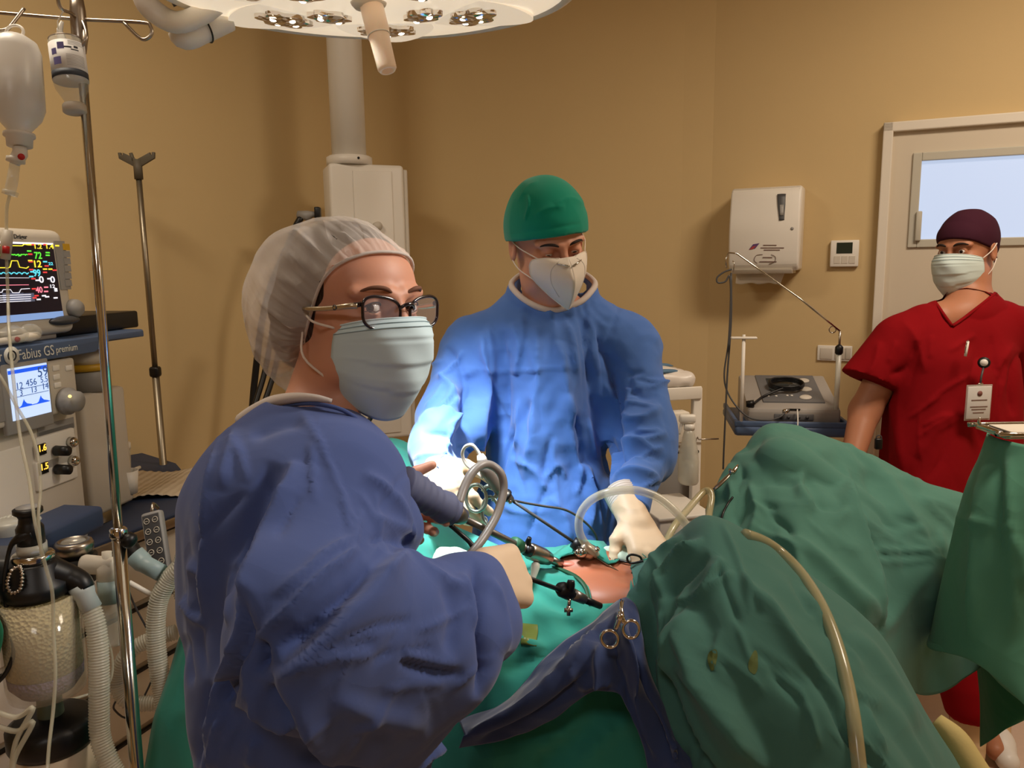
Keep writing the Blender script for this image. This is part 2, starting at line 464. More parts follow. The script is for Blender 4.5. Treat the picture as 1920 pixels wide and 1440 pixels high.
def sdf_mesh(f, lo, hi, h):
    lo = np.asarray(lo, float); hi = np.asarray(hi, float)
    B = 8
    nb = np.ceil((hi - lo) / (h * B)).astype(int); n = nb * B
    arr = np.empty(tuple(n), np.float32)
    ii = np.stack(np.meshgrid(*[np.arange(k) for k in nb], indexing='ij'), -1).reshape(-1, 3)
    ctr = lo + (ii * B + B / 2 - 0.5) * h
    dc = f(ctr); act = np.abs(dc) < h * B * 1.25 + 0.004
    blk = arr.reshape(nb[0], B, nb[1], B, nb[2], B)
    blk[:] = np.where(dc > 0, 3 * h, -3 * h).reshape(nb[0], 1, nb[1], 1, nb[2], 1)
    off = np.stack(np.meshgrid(*[np.arange(B)] * 3, indexing='ij'), -1).reshape(-1, 3)
    ai = ii[act]
    for s in range(0, len(ai), 400):
        c = ai[s:s + 400]
        X = (lo + (c[:, None] * B + off[None]) * h).reshape(-1, 3)
        v = np.clip(f(X), -3 * h, 3 * h).reshape(-1, B, B, B)
        blk[c[:, 0], :, c[:, 1], :, c[:, 2], :] = v
    g = openvdb.FloatGrid(3 * h); g.copyFromArray(arr)
    pts, quads = g.convertToQuads(0.0)
    pts = np.asarray(pts, float) * h + lo
    q = np.asarray(quads).astype(np.int64)
    # orient outward
    Nn = vnormals(pts, q); e = h * 0.5
    sm = slice(0, len(pts), max(1, len(pts) // 500))
    if (f(pts[sm] + Nn[sm] * e) - f(pts[sm] - Nn[sm] * e)).mean() < 0: q = q[:, ::-1]
    return pts, q
def relax(V, Fc, it=2, w=0.5):
    Fc = np.asarray(Fc); n = len(V)
    for _ in range(it):
        s = np.zeros_like(V); c = np.zeros(n)
        for k in range(4):
            i, j = Fc[:, k], Fc[:, (k + 1) % 4]
            for x in range(3): s[:, x] += np.bincount(i, V[j, x], n) + np.bincount(j, V[i, x], n)
            c += np.bincount(i, minlength=n) + np.bincount(j, minlength=n)
        V = V * (1 - w) + w * s / c[:, None]
    return V
def gather_noise(V, amp, sc, seed=0.0, stretch=(1, 1, 1)):
    return ridged(V * np.asarray(stretch) * sc + seed) * amp

def inside(p, poly):
    r_ = np.zeros(len(p), bool); n = len(poly)
    for i in range(n):
        a, b = poly[i], poly[(i + 1) % n]; c = ((a[1] > p[:, 1]) != (b[1] > p[:, 1])) & (p[:, 0] < (b[0] - a[0]) * (p[:, 1] - a[1]) / (b[1] - a[1] + 1e-9) + a[0]); r_ ^= c
    return r_
def cut_opening(V, q, hole, snap=12, front=True, snapline=None):
    """open the sheet inside a pixel outline and pull its rim onto the outline"""
    q = np.asarray(q); pr_ = proj(V); ins = inside(pr_[:, :2], np.array(hole, float))
    if front: ins &= ((C0 - V) * vnormals(V, q)).sum(1) > 0
    q = q[~(ins[q].sum(1) >= 3)]
    hp_ = np.array(snapline if snapline is not None else hole + [hole[0]], float); ec = {}
    near = poly_dist(pr_[:, :2], hp_)[0] < snap * 2.5
    for f_ in q[near[q].any(1)]:
        for a_ in range(4): e_ = tuple(sorted((f_[a_], f_[(a_ + 1) % 4]))); ec[e_] = ec.get(e_, 0) + 1
    used = {v for f_ in q for v in ()}
    bd_ = np.unique([v for e_, k_ in ec.items() if k_ == 1 for v in e_]); bd_ = bd_[poly_dist(pr_[bd_, :2], hp_)[0] < snap]
    for v in bd_:
        best = None
        for a_, b_ in zip(hp_[:-1], hp_[1:]):
            t_ = np.clip(((pr_[v, :2] - a_) @ (b_ - a_)) / ((b_ - a_) @ (b_ - a_)), 0, 1); x_ = a_ + t_ * (b_ - a_); dd_ = np.linalg.norm(pr_[v, :2] - x_)
            if best is None or dd_ < best[0]: best = (dd_, x_)
        V[v] = P(best[1][0], best[1][1], pr_[v, 2])
    return V, q
def loft(rows, nu=8, nv=8):
    """rows of equal-length 3-D control points -> dense quad grid (V,F)"""
    rows = np.asarray(rows, float); a = np.array([cr(r_, nu) for r_ in rows])       # rows x U x 3
    b = np.array([cr(a[:, j], nv) for j in range(a.shape[1])])                       # U x Vn x 3
    b = b.transpose(1, 0, 2); m_, n_ = b.shape[:2]
    i, j = np.meshgrid(np.arange(m_ - 1), np.arange(n_ - 1), indexing='ij')
    i = i.ravel(); j = j.ravel()
    q = np.stack([i * n_ + j, i * n_ + j + 1, (i + 1) * n_ + j + 1, (i + 1) * n_ + j], -1)
    return b.reshape(-1, 3), q
def thicken(V, Fc, t):
    """closed shell of a quad sheet"""
    Fc = np.asarray(Fc); N = vnormals(V, Fc); n = len(V)
    V2 = np.concatenate([V, V - N * t]); 
    e = {}
    for k in range(4):
        for a, b in zip(Fc[:, k], Fc[:, (k + 1) % 4]): e[(a, b)] = 1
    side = [(b, a, a + n, b + n) for (a, b) in e if (b, a) not in e]
    F2 = np.concatenate([Fc, Fc[:, ::-1] + n] + ([np.array(side)] if side else []))
    return V2, F2
def facing_cam(V, Fc):
    """flip so that normals look to the camera side"""
    N = vnormals(V, Fc)
    return Fc if ((C0 - V) * N).sum() > 0 else np.asarray(Fc)[:, ::-1]
# ------------------------------------------------------------------ the room
UP = np.array((0, 0, 1.0))
def plan(px, D):
    p = P(px, 495, D); return np.array((p[0], p[1]))
K1 = plan(672, 3.55); KL = plan(0, 2.55); K2 = plan(1276, 3.30); K3 = plan(1331, 3.27); KR = plan(1920, 2.80)
KL2 = KL + (KL - K1) * 1.2; KR2 = KR + (KR - K3) * 0.9
HC = 3.0
def wall_g(a, b, t=0.12):
    a = np.array(a); b = np.array(b); d = (b - a) / np.linalg.norm(b - a); n = np.array((-d[1], d[0]))
    c = (a + b) / 2 + n * t / 2 
    return box((c[0], c[1], HC / 2), (np.linalg.norm(b - a), t, HC), [(d[0], d[1], 0), (n[0], n[1], 0), (0, 0, 1)])
struct('wall_left', wall_g(KL2, K1 + (K1 - KL) * 0.03), M_wall)
struct('wall_back', wall_g(K1, K2), M_wall)
struct('wall_corner', wall_g(K2, K3), M_wall)
struct('wall_right', wall_g(K3, KR2), M_wall)
struct('wall_side_right', wall_g(KR2, (KR2[0] + 0.1, -2.2)), M_wall)
struct('wall_behind', wall_g((KR2[0] + 0.1, -2.2), (KL2[0] - 0.1, -2.2)), M_wall)
struct('wall_side_left', wall_g((KL2[0] - 0.1, -2.2), KL2), M_wall)
struct('floor', box((0, 0.9, -0.05), (8.6, 7, 0.1)), M_floor)
struct('ceiling', box((0, 0.9, HC + 0.05), (8.6, 7, 0.1)), M_ceil)
wd = np.array((*(KR - K3), 0.0)); wd /= np.linalg.norm(wd)          # along the right wall
wn = np.array((wd[1], -wd[0], 0.0))                                   # out of the right wall into the room
K33 = np.array((*K3, 0.0))
def RW(px, py, off=0.0): return hit(px, py, K33 + wn * off, wn)
AXW = [wd, UP, wn]
def rw_box(x0, y0, x1, y1, off0, off1, bev=0.0):
    """box on the right wall from pixel corners"""
    a = RW(x0, y0, (off0 + off1) / 2); b = RW(x1, y1, (off0 + off1) / 2); c = (a + b) / 2
    w = abs((b - a) @ wd); h = abs(b[2] - a[2])
    return box(c, (w, h, off1 - off0), AXW, bev)
# door with its lit pane
dl = RW(1672, 300)[:2]; dtop = RW(1672, 250)[2]
def dpt(s, z, off): return np.array((dl[0], dl[1], 0)) + wd * s + UP * z + wn * off
DW = 1.25
def dbox(s0, s1, z0, z1, o0, o1, bev=0.0): return box(dpt((s0 + s1) / 2, (z0 + z1) / 2, (o0 + o1) / 2), (s1 - s0, z1 - z0, o1 - o0), AXW, bev)
M_door = mat('door_laminate', (210, 198, 178), 0.5, var=0.02)
M_doorframe = mat('door_frame_white', (226, 218, 204), 0.45)
wl = RW(1728, 300); wb = RW(1728, 449)[2]; wt = RW(1728, 303)[2]; ws = (wl - dpt(0, 0, 0)) @ wd
dr = struct('door_1', join(dbox(0.0, ws - 0.03, 0.01, dtop, 0.002, 0.02), dbox(ws - 0.03, DW, 0.01, wb - 0.03, 0.002, 0.02), dbox(ws - 0.03, DW, wt + 0.03, dtop, 0.002, 0.02)), M_door)
tr = struct('trim_1', join(dbox(-0.035, 0, 0, dtop + 0.035, 0.0, 0.045, 0.004), dbox(-0.035, DW + 0.035, dtop, dtop + 0.035, 0.0, 0.045, 0.004)), M_doorframe)
M_pane = mat('frosted_lit_pane', (120, 130, 150), 0.5, emit=(196, 212, 240), es=0.85)
M_paneframe = mat('pane_frame', (190, 186, 172), 0.5)
obj('window_frame', join(dbox(ws - 0.03, ws, wb - 0.03, wt + 0.03, 0.004, 0.03, 0.003), dbox(ws, DW, wt, wt + 0.03, 0.004, 0.03, 0.003), dbox(ws, DW, wb - 0.03, wb, 0.004, 0.03, 0.003)), M_paneframe, dr, False)
obj('window_pane', dbox(ws, DW, wb, wt, 0.006, 0.012), M_pane, dr, False)
hb = RW(1721, 450)
obj('pane_bracket', box(RW(1722, 424, 0.034), (0.02, 0.11, 0.02), AXW, 0.004), M_paneframe, dr)
for kk, (wa, wb2) in enumerate(((K3, np.array(dl)), )):
    g = box(((K3[0] + dl[0]) / 2 + wn[0] * 0.008, (K3[1] + dl[1]) / 2 + wn[1] * 0.008, 0.05), (np.linalg.norm(np.array(dl) - K3) - 0.1, 0.1, 0.012), AXW, 0.002)
    struct('baseboard_right', g, M_floor)

# towel dispenser
t = thing('towel_dispenser', 'white wall-mounted paper towel dispenser with an oval level window', 'dispenser', RW(1440, 505, 0.0))
a = RW(1374, 430, 0.1); b = RW(1503, 430, 0.1)
dw = (b - a) @ wd; zt = RW(1440, 352, 0.1)[2]; zb = RW(1440, 507, 0.1)[2]; dc = (a + b) / 2
def tdp(s, z, o): return np.array((dc[0], dc[1], 0)) - wn * 0.1 + wd * s + UP * z + wn * o
prof = [(0.0, zb), (0.165, zb), (0.185, zb + 0.03), (0.195, zb + 0.12), (0.19, zb + 0.2), (0.165, zt - 0.02), (0.13, zt), (0, zt)]
pr = cr([(o, z, 0) for o, z in prof[1:-1]], 4)[:, :2]
sec = [(0.0, zb)] + [tuple(x) for x in pr] + [(0.0, zt)]
def sweep(sec, s0, s1, fr, bev=0.0):
    V, Fc = prism(sec, s0, s1, bev); return np.array([fr(v[2], v[1], v[0]) for v in V]), Fc
obj('cover', sweep(sec, -dw / 2, dw / 2, tdp, 0.008), M_white, t, True, auto=50)
def dfo(z): return float(np.interp(z, [p[1] for p in pr], [p[0] for p in pr]))
lw = [(RW(1466, y, dfo(RW(1466, y, .19)[2]) + 0.001)) for y in (364, 384, 404, 413)]
obj('level_window', tube([lw[0], lw[1], lw[2], lw[3]], [0.017, 0.015, 0.011, 0.010], 14, 3, flat=0.25), M_dgrey, t)
obj('level_strip', tube([lw[1] + wn * .003, lw[2] + wn * .004], [0.008, 0.007], 10, 3, flat=0.25), M_grey, t)
obj('key_lock', ellipsoid_g(tdp(dw * 0.4, zt - 0.165, dfo(zt - 0.165) + 0.001), (0.006, 0.006, 0.003), AXW, 12), M_grey, t)
M_dink = mat('print_ink', (120, 92, 84), 0.6); M_dlogo = mat('logo_violet', (98, 70, 120), 0.6); M_dlogor = mat('logo_red', (178, 70, 70), 0.6)
def dsp(px, py, extra=0.0016):
    z = RW(px, py, .19)[2]; return RW(px, py, dfo(z) + extra)
def quadp(pts, tt=0.001, n=wn):
    p = np.array(pts); V = np.r_[p, p - n * tt]; k = len(p)
    return V, [tuple(range(k)), tuple(range(2 * k - 1, k - 1, -1))] + [(i, i + k, (i + 1) % k + k, (i + 1) % k) for i in range(k)]
lg = obj('logo', quadp([dsp(1404, 468), dsp(1412, 458), dsp(1424, 456), dsp(1416, 466)]), M_dlogo, t, False)
obj('logo_stripe', quadp([dsp(1405, 468, .002), dsp(1411, 462, .002), dsp(1418, 461, .002), dsp(1412, 467, .002)]), M_dlogor, lg, False)
for y0, x0, x1 in ((459, 1431, 1456), (464, 1426, 1470), (468, 1432, 1462), (482, 1430, 1448), (490, 1424, 1456)):
    obj('print_line', quadp([dsp(x0, y0 + 1.6), dsp(x1, y0 + 1.6), dsp(x1, y0), dsp(x0, y0)]), M_dink, t, False)
obj('arrow_arc', (tube([dsp(1420, 494), dsp(1414, 488), dsp(1418, 479), dsp(1430, 477)], .001, 5, 4)), M_dink, t)
obj('arrow_arc', (tube([dsp(1446, 477), dsp(1454, 482), dsp(1452, 491), dsp(1442, 495)], .001, 5, 4)), M_dink, t)
obj('outlet_lip', sweep([(0.02, zb - 0.012), (0.17, zb - 0.012), (0.182, zb + 0.006), (0.02, zb + 0.004)], -dw * 0.46, dw * 0.42, tdp, 0.002), M_offwhite, t)
rows = []
for k, z in enumerate(np.linspace(zb - 0.005, zb - 0.052, 5)):
    rows.append([tdp(s, z + (0.003 * math.sin(s * 90) if k == 4 else 0), 0.12 + 0.004 * math.sin(s * 25 + k)) for s in np.linspace(-dw * 0.42, dw * 0.30 - k * 0.004, 9)])
V, q = loft(rows, 4, 3); tag(obj('paper_towel', thicken(V, facing_cam(V, q), 0.0012), M_paper), 'torn white paper towel hanging from the wall dispenser', 'paper towel')

# thermostat
t = thing('thermostat', 'square white wall thermostat with a dark display beside the door', 'thermostat', RW(1583, 500, 0))
obj('housing', rw_box(1558, 451, 1609, 500, 0.0, 0.02, 0.004), M_white, t)
obj('display', rw_box(1569, 455, 1598, 475, 0.018, 0.0215, 0.001), mat('lcd', (44, 52, 44), 0.2), t, False)
for k in range(3):
    obj('button', rw_box(1564 + k * 14, 480, 1575 + k * 14, 494, 0.018, 0.022, 0.001), M_offwhite, t, False)
# switch plate
t = thing('switch_plate', 'white rocker switch and socket plate on the ochre wall', 'switch', RW(1565, 680, 0))
obj('plate', rw_box(1533, 647, 1597, 678, 0.0, 0.009, 0.003), M_white, t)
obj('socket_face', rw_box(1538, 652, 1560, 674, 0.008, 0.012, 0.002), M_offwhite, t)
for k in range(3): obj('rocker', rw_box(1566 + k * 10, 652, 1574 + k * 10, 674, 0.008, 0.013, 0.002), M_offwhite, t)

# ------------------------------------------------------------------ right-hand device cart
CD = 2.62
cn = np.array((-0.16, -1, 0.0)); cn /= np.linalg.norm(cn); ca = np.array((-cn[1], cn[0], 0.0)); AXC = [ca, UP, cn]
TZ = P(1480, 797, CD)[2]
cc = P(1482, 797, CD)
t = thing('equipment_cart', 'slim cart with a slate blue tray beside the ochre wall, carrying a grey medical unit', 'cart', (cc[0], cc[1], 0))
def cp(s, z, o): return np.array((cc[0], cc[1], 0)) + ca * s + UP * z + cn * o
HW = (1585 - 1378) / 2 / F * CD
obj('tray', box(cp(0, TZ - 0.018, -0.15), (HW * 2, 0.036, 0.36), AXC, 0.012), M_blueplastic, t)
obj('tray_rim', join(box(cp(0, TZ + 0.006, 0.022), (HW * 2, 0.02, 0.012), AXC, 0.004), box(cp(HW - 0.008, TZ + 0.006, -0.15), (0.014, 0.02, 0.35), AXC, 0.004), box(cp(-HW + 0.008, TZ + 0.006, -0.15), (0.014, 0.02, 0.35), AXC, 0.004)), M_blueplastic, t)
obj('pedestal', box(cp(-0.02, TZ / 2 - 0.02, -0.16), (0.09, TZ - 0.1, 0.09), AXC, 0.01), M_offwhite, t)
obj('base', box(cp(0, 0.08, -0.15), (0.34, 0.05, 0.36), AXC, 0.02), M_dgrey, t)
for sx in (-1, 1):
    for so in (0, -0.3): obj('castor', cyl(cp(sx * 0.14 - 0.012, 0.035, so), cp(sx * 0.14 + 0.012, 0.035, so), 0.035, n=18), M_rubber, t)
p0 = P(1397, 633, CD); p1 = P(1390, 780, CD)
t = thing('cable_holder', 'white plastic post with a flat crossbar standing on the left end of the blue tray', 'holder', cp(-HW + .02, TZ, -0.02))
bx_ = p1; top = np.array((bx_[0], bx_[1], p0[2]))
obj('post', tube([(bx_[0], bx_[1], TZ + 0.001), top], 0.006, 10), M_white, t)
obj('crossbar', box(top + UP * 0.003, (0.085, 0.008, 0.022), AXC, 0.003), M_white, t)
obj('knob', cyl(top, top + UP * 0.014, 0.005), M_white, t)
q1 = P(1566, 797, CD - 0.01); q0 = P(1566, 655, CD - 0.01); 
t = thing('wire_arm', 'clear post with black collar and long bent chrome wire arm carrying hanging leads', 'arm', (q1[0], q1[1], TZ))
b0 = np.array((q1[0], q1[1], TZ + 0.001)); b1 = np.array((q1[0], q1[1], q0[2])); b2 = np.array((q1[0], q1[1], P(1566, 618, CD)[2]))
obj('post', tube([b0, b1], 0.0085, 12), M_hazy, t)
obj('collar', tube([b1 - UP * .015, b1 - UP * .008, b1 + UP * .012, b1 + UP * .02], [.007, .013, .013, .006], 14), M_black, t)
obj('upper_rod', tube([b1, b2], 0.004, 8), M_bsteel, t)
obj('spring_loop', torus_g(P(1561, 618, CD), 0.011, 0.002, cn), M_steel, t)
arm = [b2, P(1500, 560, CD), P(1430, 510, CD), P(1381, 475, CD), P(1366, 474, CD), P(1361, 486, CD), P(1362, 503, CD)]
obj('wire', tube(arm, 0.0032, 8), M_steel, t)
obj('hook_tip', tube([P(1375, 510, CD), P(1377, 495, CD), P(1374, 489, CD)], 0.002, 6), M_steel, t)
tag(obj('lead', tube([P(1371, 512, CD), P(1371, 600, CD), P(1364, 700, CD), P(1361, 760, CD), P(1357, 850, CD), (P(1356, 880, CD))], 0.0032, 8, 6), M_dgrey), 'thin dark lead hanging straight down from the wire arm hook', 'cable')
tag(obj('lead', tube([P(1372, 505, CD), P(1358, 510, CD), P(1345, 520, CD), P(1346, 530, CD), P(1360, 528, CD), P(1368, 518, CD), P(1370, 560, CD), P(1366, 640, CD), P(1358, 700, CD), P(1364, 735, CD), P(1386, 768, CD - .02), P(1410, 785, CD - .03), P(1440, 788, CD - .05), P(1462, 782, CD - 0.04), P(1472, 773, CD - .03)], 0.003, 8, 6), M_dgrey), 'thin lead coiled at the wire arm hook and plugged into the grey unit', 'cable')
tag(obj('lead', tube([P(1495, 768, CD - .02), P(1496, 790, CD - .05), P(1494, 830, CD - .06)], 0.0022, 6, 4), M_white), 'short white lead dropping from the front of the grey unit over the tray', 'cable')
# the grey unit
ZU = TZ
uw = (1572 - 1405) / 2 / F * CD
t = thing('medical_unit', 'grey desktop medical unit with sloping round-buttoned panel on the blue tray', 'medical device', cp(0, TZ, 0))
def uS(s, z, o): return cp(s + 0.01, z, o)
HB = 0.105
sec = [(0.0, ZU + 0.001), (0.0, ZU + 0.048), (-0.01, ZU + 0.058), (-0.26, ZU + HB + .03), (-0.27, ZU + HB + .02), (-0.27, ZU + 0.001)]
obj('case', sweep(sec, -uw, uw, uS, 0.008), mat('unit_case', (158, 152, 146), 0.4), t, auto=40)
def top_pt(s, f, lift=0.0):
    o = -0.015 - f * 0.24; z = ZU + 0.058 + (f * 0.24) / 0.25 * (HB + .03 - 0.058) + lift
    return uS(s, z, o)
M_uface = mat('unit_panel', (104, 104, 106), 0.45)
obj('control_panel', (np.array([top_pt(s, f, l) for l in (0.0, 0.006) for s, f in ((-uw * .62, 0.12), (uw * .72, 0.12), (uw * .72, .97), (-uw * .62, .97))]), [(0, 1, 2, 3)[::-1], (4, 5, 6, 7), (0, 1, 5, 4), (1, 2, 6, 5), (2, 3, 7, 6), (3, 0, 4, 7)]), M_uface, t, False)
obj('display', (np.array([top_pt(s, f, 0.0075) for s, f in ((-uw * .4, .45), (uw * .18, .45), (uw * .18, .85), (-uw * .4, .85))]), [(0, 1, 2, 3)]), mat('unit_lcd', (56, 60, 60), 0.2), t, False)
nn = np.cross(top_pt(1, 0) - top_pt(0, 0), top_pt(0, 1) - top_pt(0, 0)); nn /= np.linalg.norm(nn)
for s, f in ((.45, .78), (.42, .5), (.34, .25)):
    bt = top_pt(uw * s, f, 0.006); obj('button', lathe([(0.0, .006), (.012, .006), (.016, .003), (.017, 0)], bt, nn, 18, 1.3), M_offwhite, t)
for s, f in ((-.48, .28), (-.3, .28), (-.05, .3), (.05, .3)):
    obj('small_button', ellipsoid_g(top_pt(uw * s, f, 0.007), (.005, .005, .003), None, 10), M_white, t)
obj('socket_panel', box(uS(0.0, ZU + .028, 0.001), (uw * .85, .022, .004), AXC, .002), M_uface, t)
for s in (-.3, -.12, .1, .28): obj('socket', cyl(uS(uw * s, ZU + .028, 0), uS(uw * s, ZU + .028, .008), .0055, n=12), M_dgrey, t)
obj('vent_slot', box(uS(0, ZU + .054, -0.002), (.04, .004, .006), AXC), M_black, t, False)
tag(obj('cable_plug', tube([P(1471, 772, CD - .035), P(1478, 770, CD - .02)], [.009, .007], 12), M_steel), 'silver plug in the front socket of the grey unit', 'plug')
ring = []
cco = top_pt(-uw * .02, .52, 0.014)
cab = []
for k in range(30):
    an = k * 0.62; cab.append(cco + ca * 0.058 * math.cos(an) + (top_pt(0, 1) - top_pt(0, 0)) / 0.25 * 0.042 * math.sin(an) + nn * (0.002 + k * .0006))
tail = [cab[-1] - ca * .03, top_pt(-uw * .55, .25, .012), top_pt(-uw * .75, .1, .012), top_pt(-uw * .86, .0, .012)]
t = thing('power_cord', 'coiled black power cord with plug lying on top of the grey unit', 'cord', cco)
obj('coil', tube(cab + tail, 0.0042, 8, 3), M_black, t)
obj('plug', tube([tail[-1], tail[-1] - ca * .025 - UP * .002], [.013, .011], 12), M_black, t)

# ------------------------------------------------------------------ white trolley behind the surgeon
TD = 2.45
ta = np.array((-0.55, 0.83, 0)); ta /= np.linalg.norm(ta); tn = np.array((-ta[1], ta[0], 0)); 
c1 = P(1312, 726, TD)
t = thing('steel_trolley', 'white framed trolley with upright posts behind the standing surgeon', 'trolley', (c1[0], c1[1], 0))
ZT = c1[2]
tx = np.array((-1.0, -0.25, 0)); tx /= np.linalg.norm(tx); ty = np.array((0.25, -1.0, 0)); ty /= np.linalg.norm(ty)
def tp(a, b, z): return np.array((c1[0], c1[1], 0)) + tx * a - ty * b * -1 + UP * z
AXT = [tx, ty, UP]
for a_, b_ in ((0.01, 0), (0.44, 0), (0.01, -.3), (.44, -.3)): obj('post', box(tp(a_, b_, ZT / 2), (.03, .022, ZT), AXT, .003), M_white, t)
obj('top_shelf', box(tp(.225, -.15, ZT - .02), (.42, .3, .025), AXT, .005), M_offwhite, t)
obj('top_rail', box(tp(.225, .012, ZT - .015), (.45, .01, .04), AXT, .003), M_white, t)
for z in (.30, .62): obj('shelf', box(tp(.225, -.15, z), (.41, .29, .02), AXT, .004), M_offwhite, t)
for z in (.78, 1.02): obj('hole_plug', cyl(tp(.01, .008, z), tp(.01, .014, z), .006, n=10), M_black, t)
# package on top
pc = tp(.14, -.07, ZT - .006)
t = thing('wipes_package', 'white and blue soft package lying on top of the white trolley', 'package', pc)
g = sdf_mesh(s_union([(s_box(pc + UP * .03, (.25, .16, .05), .022, AXT), 0), (s_ell(pc + UP * .045, (.09, .06, .03)), .02)]), pc - (.17, .17, .01), pc + (.17, .17, .1), .005)
V = g[0] + vnormals(*g) * gather_noise(g[0], .003, 22)[:, None]
obj('pouch', (V, g[1]), mat('pouch_film', (222, 214, 206), 0.35), t)
M_bprint = mat('blue_print', (84, 120, 150), 0.45)
for k, (o0, dz) in enumerate(((-.03, .062), (.03, .05))):
    pts = [pc + tx * (s) + ty * (o0 + .035 * math.cos(s * 20)) + UP * (dz + .012 - 1.2 * s * s) for s in np.linspace(-.1, .1, 7)]
    obj('printed_band', tube(pts, [.004, .014, .016, .016, .016, .014, .004], 10, 4, flat=.45), M_bprint, t)
# spray bottle hanging on the post
sb = P(1290, 905, TD - .12)
t = thing('spray_bottle', 'clear plastic bottle with white trigger head hanging on the trolley post', 'bottle', sb)
scl = (TD - .12) / F
obj('bottle', lathe([(.0, 0), (.034, 0), (.038, .006), (.038, 42 * scl), (.034, 62 * scl), (.02, 95 * scl), (.014, 104 * scl)], sb, n=24, sx=.8), M_hazy, t)
obj('liquid', lathe([(.0, .003), (.032, .003), (.034, .01), (.034, 40 * scl)], sb, n=20, sx=.8), M_hazy, t)
sh = sb + UP * 105 * scl
obj('collar', cyl(sh - UP * .006, sh + UP * .012, .016), M_white, t)
obj('trigger_head', join(box(sh + UP * .028 - CR * .006, (.05, .022, .026), None, .007), tube([sh + UP * .02 - CR * .02, sh - CR * .026 + UP * .0, sh - CR * .03 - UP * .02], [.006, .005, .004], 8, 3)), M_white, t)
tag(obj('wall_hook', tube([tp(.01, .012, ZT - .16), tp(.01, .02, ZT - .165), tp(-.06, .02, ZT - .168)], .0025, 8), M_bsteel), 'thin metal hook pin sticking out of the trolley post', 'hook')
pk = P(1268, 800, TD - .02)
tag(obj('glove_box', box(pk, (.07, .05, .1), AXT, .006), M_paper), 'small crumpled paper packet on the trolley beside the spray bottle', 'packet')
# folded grey bin & cardboard box on the floor behind the trolley
for (px, py, d, s, lab, mt) in ((1255, 985, 2.25, (.16, .2, .1), 'long white carton with a sloping lid below the white trolley', M_white), (1240, 890, 2.6, (.12, .2, .2), 'grey plastic bin on the trolley shelf behind the spray bottle', M_grey)):
    t = thing('storage_box', lab, 'box', P(px, py, d) - UP * s[2] / 2)
    obj('carton', box(P(px, py, d), s, AXT, .006), mt, t)
    obj('lid', box(P(px, py, d) + UP * (s[2] / 2 + .006), (s[0] + .008, s[1] + .008, .012), AXT, .004), mt, t)
t = thing('pedestal_stool', 'white boxy stand supporting the carton by the trolley', 'stand', (*P(1255, 985, 2.25)[:2], 0))
zz = P(1255, 985, 2.25)[2] - .05
obj('column', box((*P(1255, 985, 2.25)[:2], zz / 2 + .01), (.14, .18, zz - .03), AXT, .01), M_offwhite, t)
obj('foot', box((*P(1255, 985, 2.25)[:2], .012), (.2, .22, .024), AXT, .006), M_dgrey, t)

# ------------------------------------------------------------------ ceiling pendant column
PD = 3.0
pc = P(655, 300, PD)
t = thing('ceiling_pendant', 'white ceiling supply column with round pipe and boxy lower head in the back corner', 'supply pendant', (pc[0], pc[1], P(700, 840, PD)[2]))
px_ = np.array((pc[0], pc[1], 0.0))
zjoint = P(655, 306, PD)[2]
obj('pipe', tube([px_ + UP * zjoint, px_ + UP * HC], 0.066, 32), M_white, t)
obj('ceiling_flange', tube([px_ + UP * (HC - .06), px_ + UP * HC], 0.12, 32), M_white, t)
obj('collar', lathe([(.0, 0), (.088, 0), (.088, .03), (.078, .036), (0.0, .036)], px_ + UP * (zjoint - .01), n=36), M_white, t)
obj('collar_screw', ellipsoid_g(px_ + UP * (zjoint + .01) + (.05, -.073, 0), (.005, .005, .005), None, 10), M_black, t)
zb0 = P(700, 838, PD)[2]; zt0 = zjoint - .01
bc = px_ + (0.045, 0.03, 0)
pa = np.array((0.93, 0.36, 0)); pa /= np.linalg.norm(pa); pn = np.array((pa[1], -pa[0], 0))
AXP = [pa, pn, UP]
obj('head', box(bc + UP * (zb0 + zt0) / 2, (.29, .17, zt0 - zb0), AXP, .014, 3), M_white, t)
obj('side_cover', box(bc + pa * .152 + UP * (zb0 + zt0) / 2, (.02, .15, zt0 - zb0 - .03), AXP, .006), M_offwhite, t)
obj('front_panel', box(bc + pn * .087 + pa * .02 + UP * (zb0 + zt0) / 2, (.15, .006, zt0 - zb0 - .05), AXP, .002), M_white, t)
obj('gas_outlet', cyl(bc + pn * .09 + pa * .03 + UP * (zt0 - .235), bc + pn * .105 + pa * .03 + UP * (zt0 - .235), .018), M_offwhite, t)
# microphone-like lamp arm and hoses on the column
e0 = P(596, 402, PD - .05)
t = thing('monitor_arm', 'small grey jointed arm clamped on the left of the white column', 'arm', e0)
obj('clamp', box(e0, (.02, .035, .055), None, .004), M_black, t)
obj('joint', tube([e0, P(585, 402, PD - .05), P(577, 405, PD - .05), P(558, 402, PD - .05)], [.01, .012, .02, .014], 14), M_grey, t)
obj('lower_arm', tube([P(566, 405, PD - .05), P(548, 440, PD - .05), P(500, 560, PD - .03), P(480, 690, PD), P(470, 800, PD)], .013, 12, 3), M_black, t)
for k, lab in enumerate(('black hose behind the bouffant cap, the left of two', 'black hose behind the bouffant cap, the right of two')):
    tag(obj('hose', tube([P(520 + k * 20, 560, 2.8), P(498 + k * 18, 690, 2.75), P(474 + k * 16, 775, 2.7), P(462 + k * 16, 850, 2.65)], .010, 10, 5), M_black), lab, 'hose')
tag(obj('microphone_stem', tube([P(712, 746, 1.9), P(708, 756, 1.9), P(694, 785, 1.9), P(680, 815, 1.9), P(660, 870, 1.9)], [.010, .009, .006, .005, .005], 10, 3), M_dgrey), 'dark thin rod with a rounded tip standing behind the masked woman', 'rod')

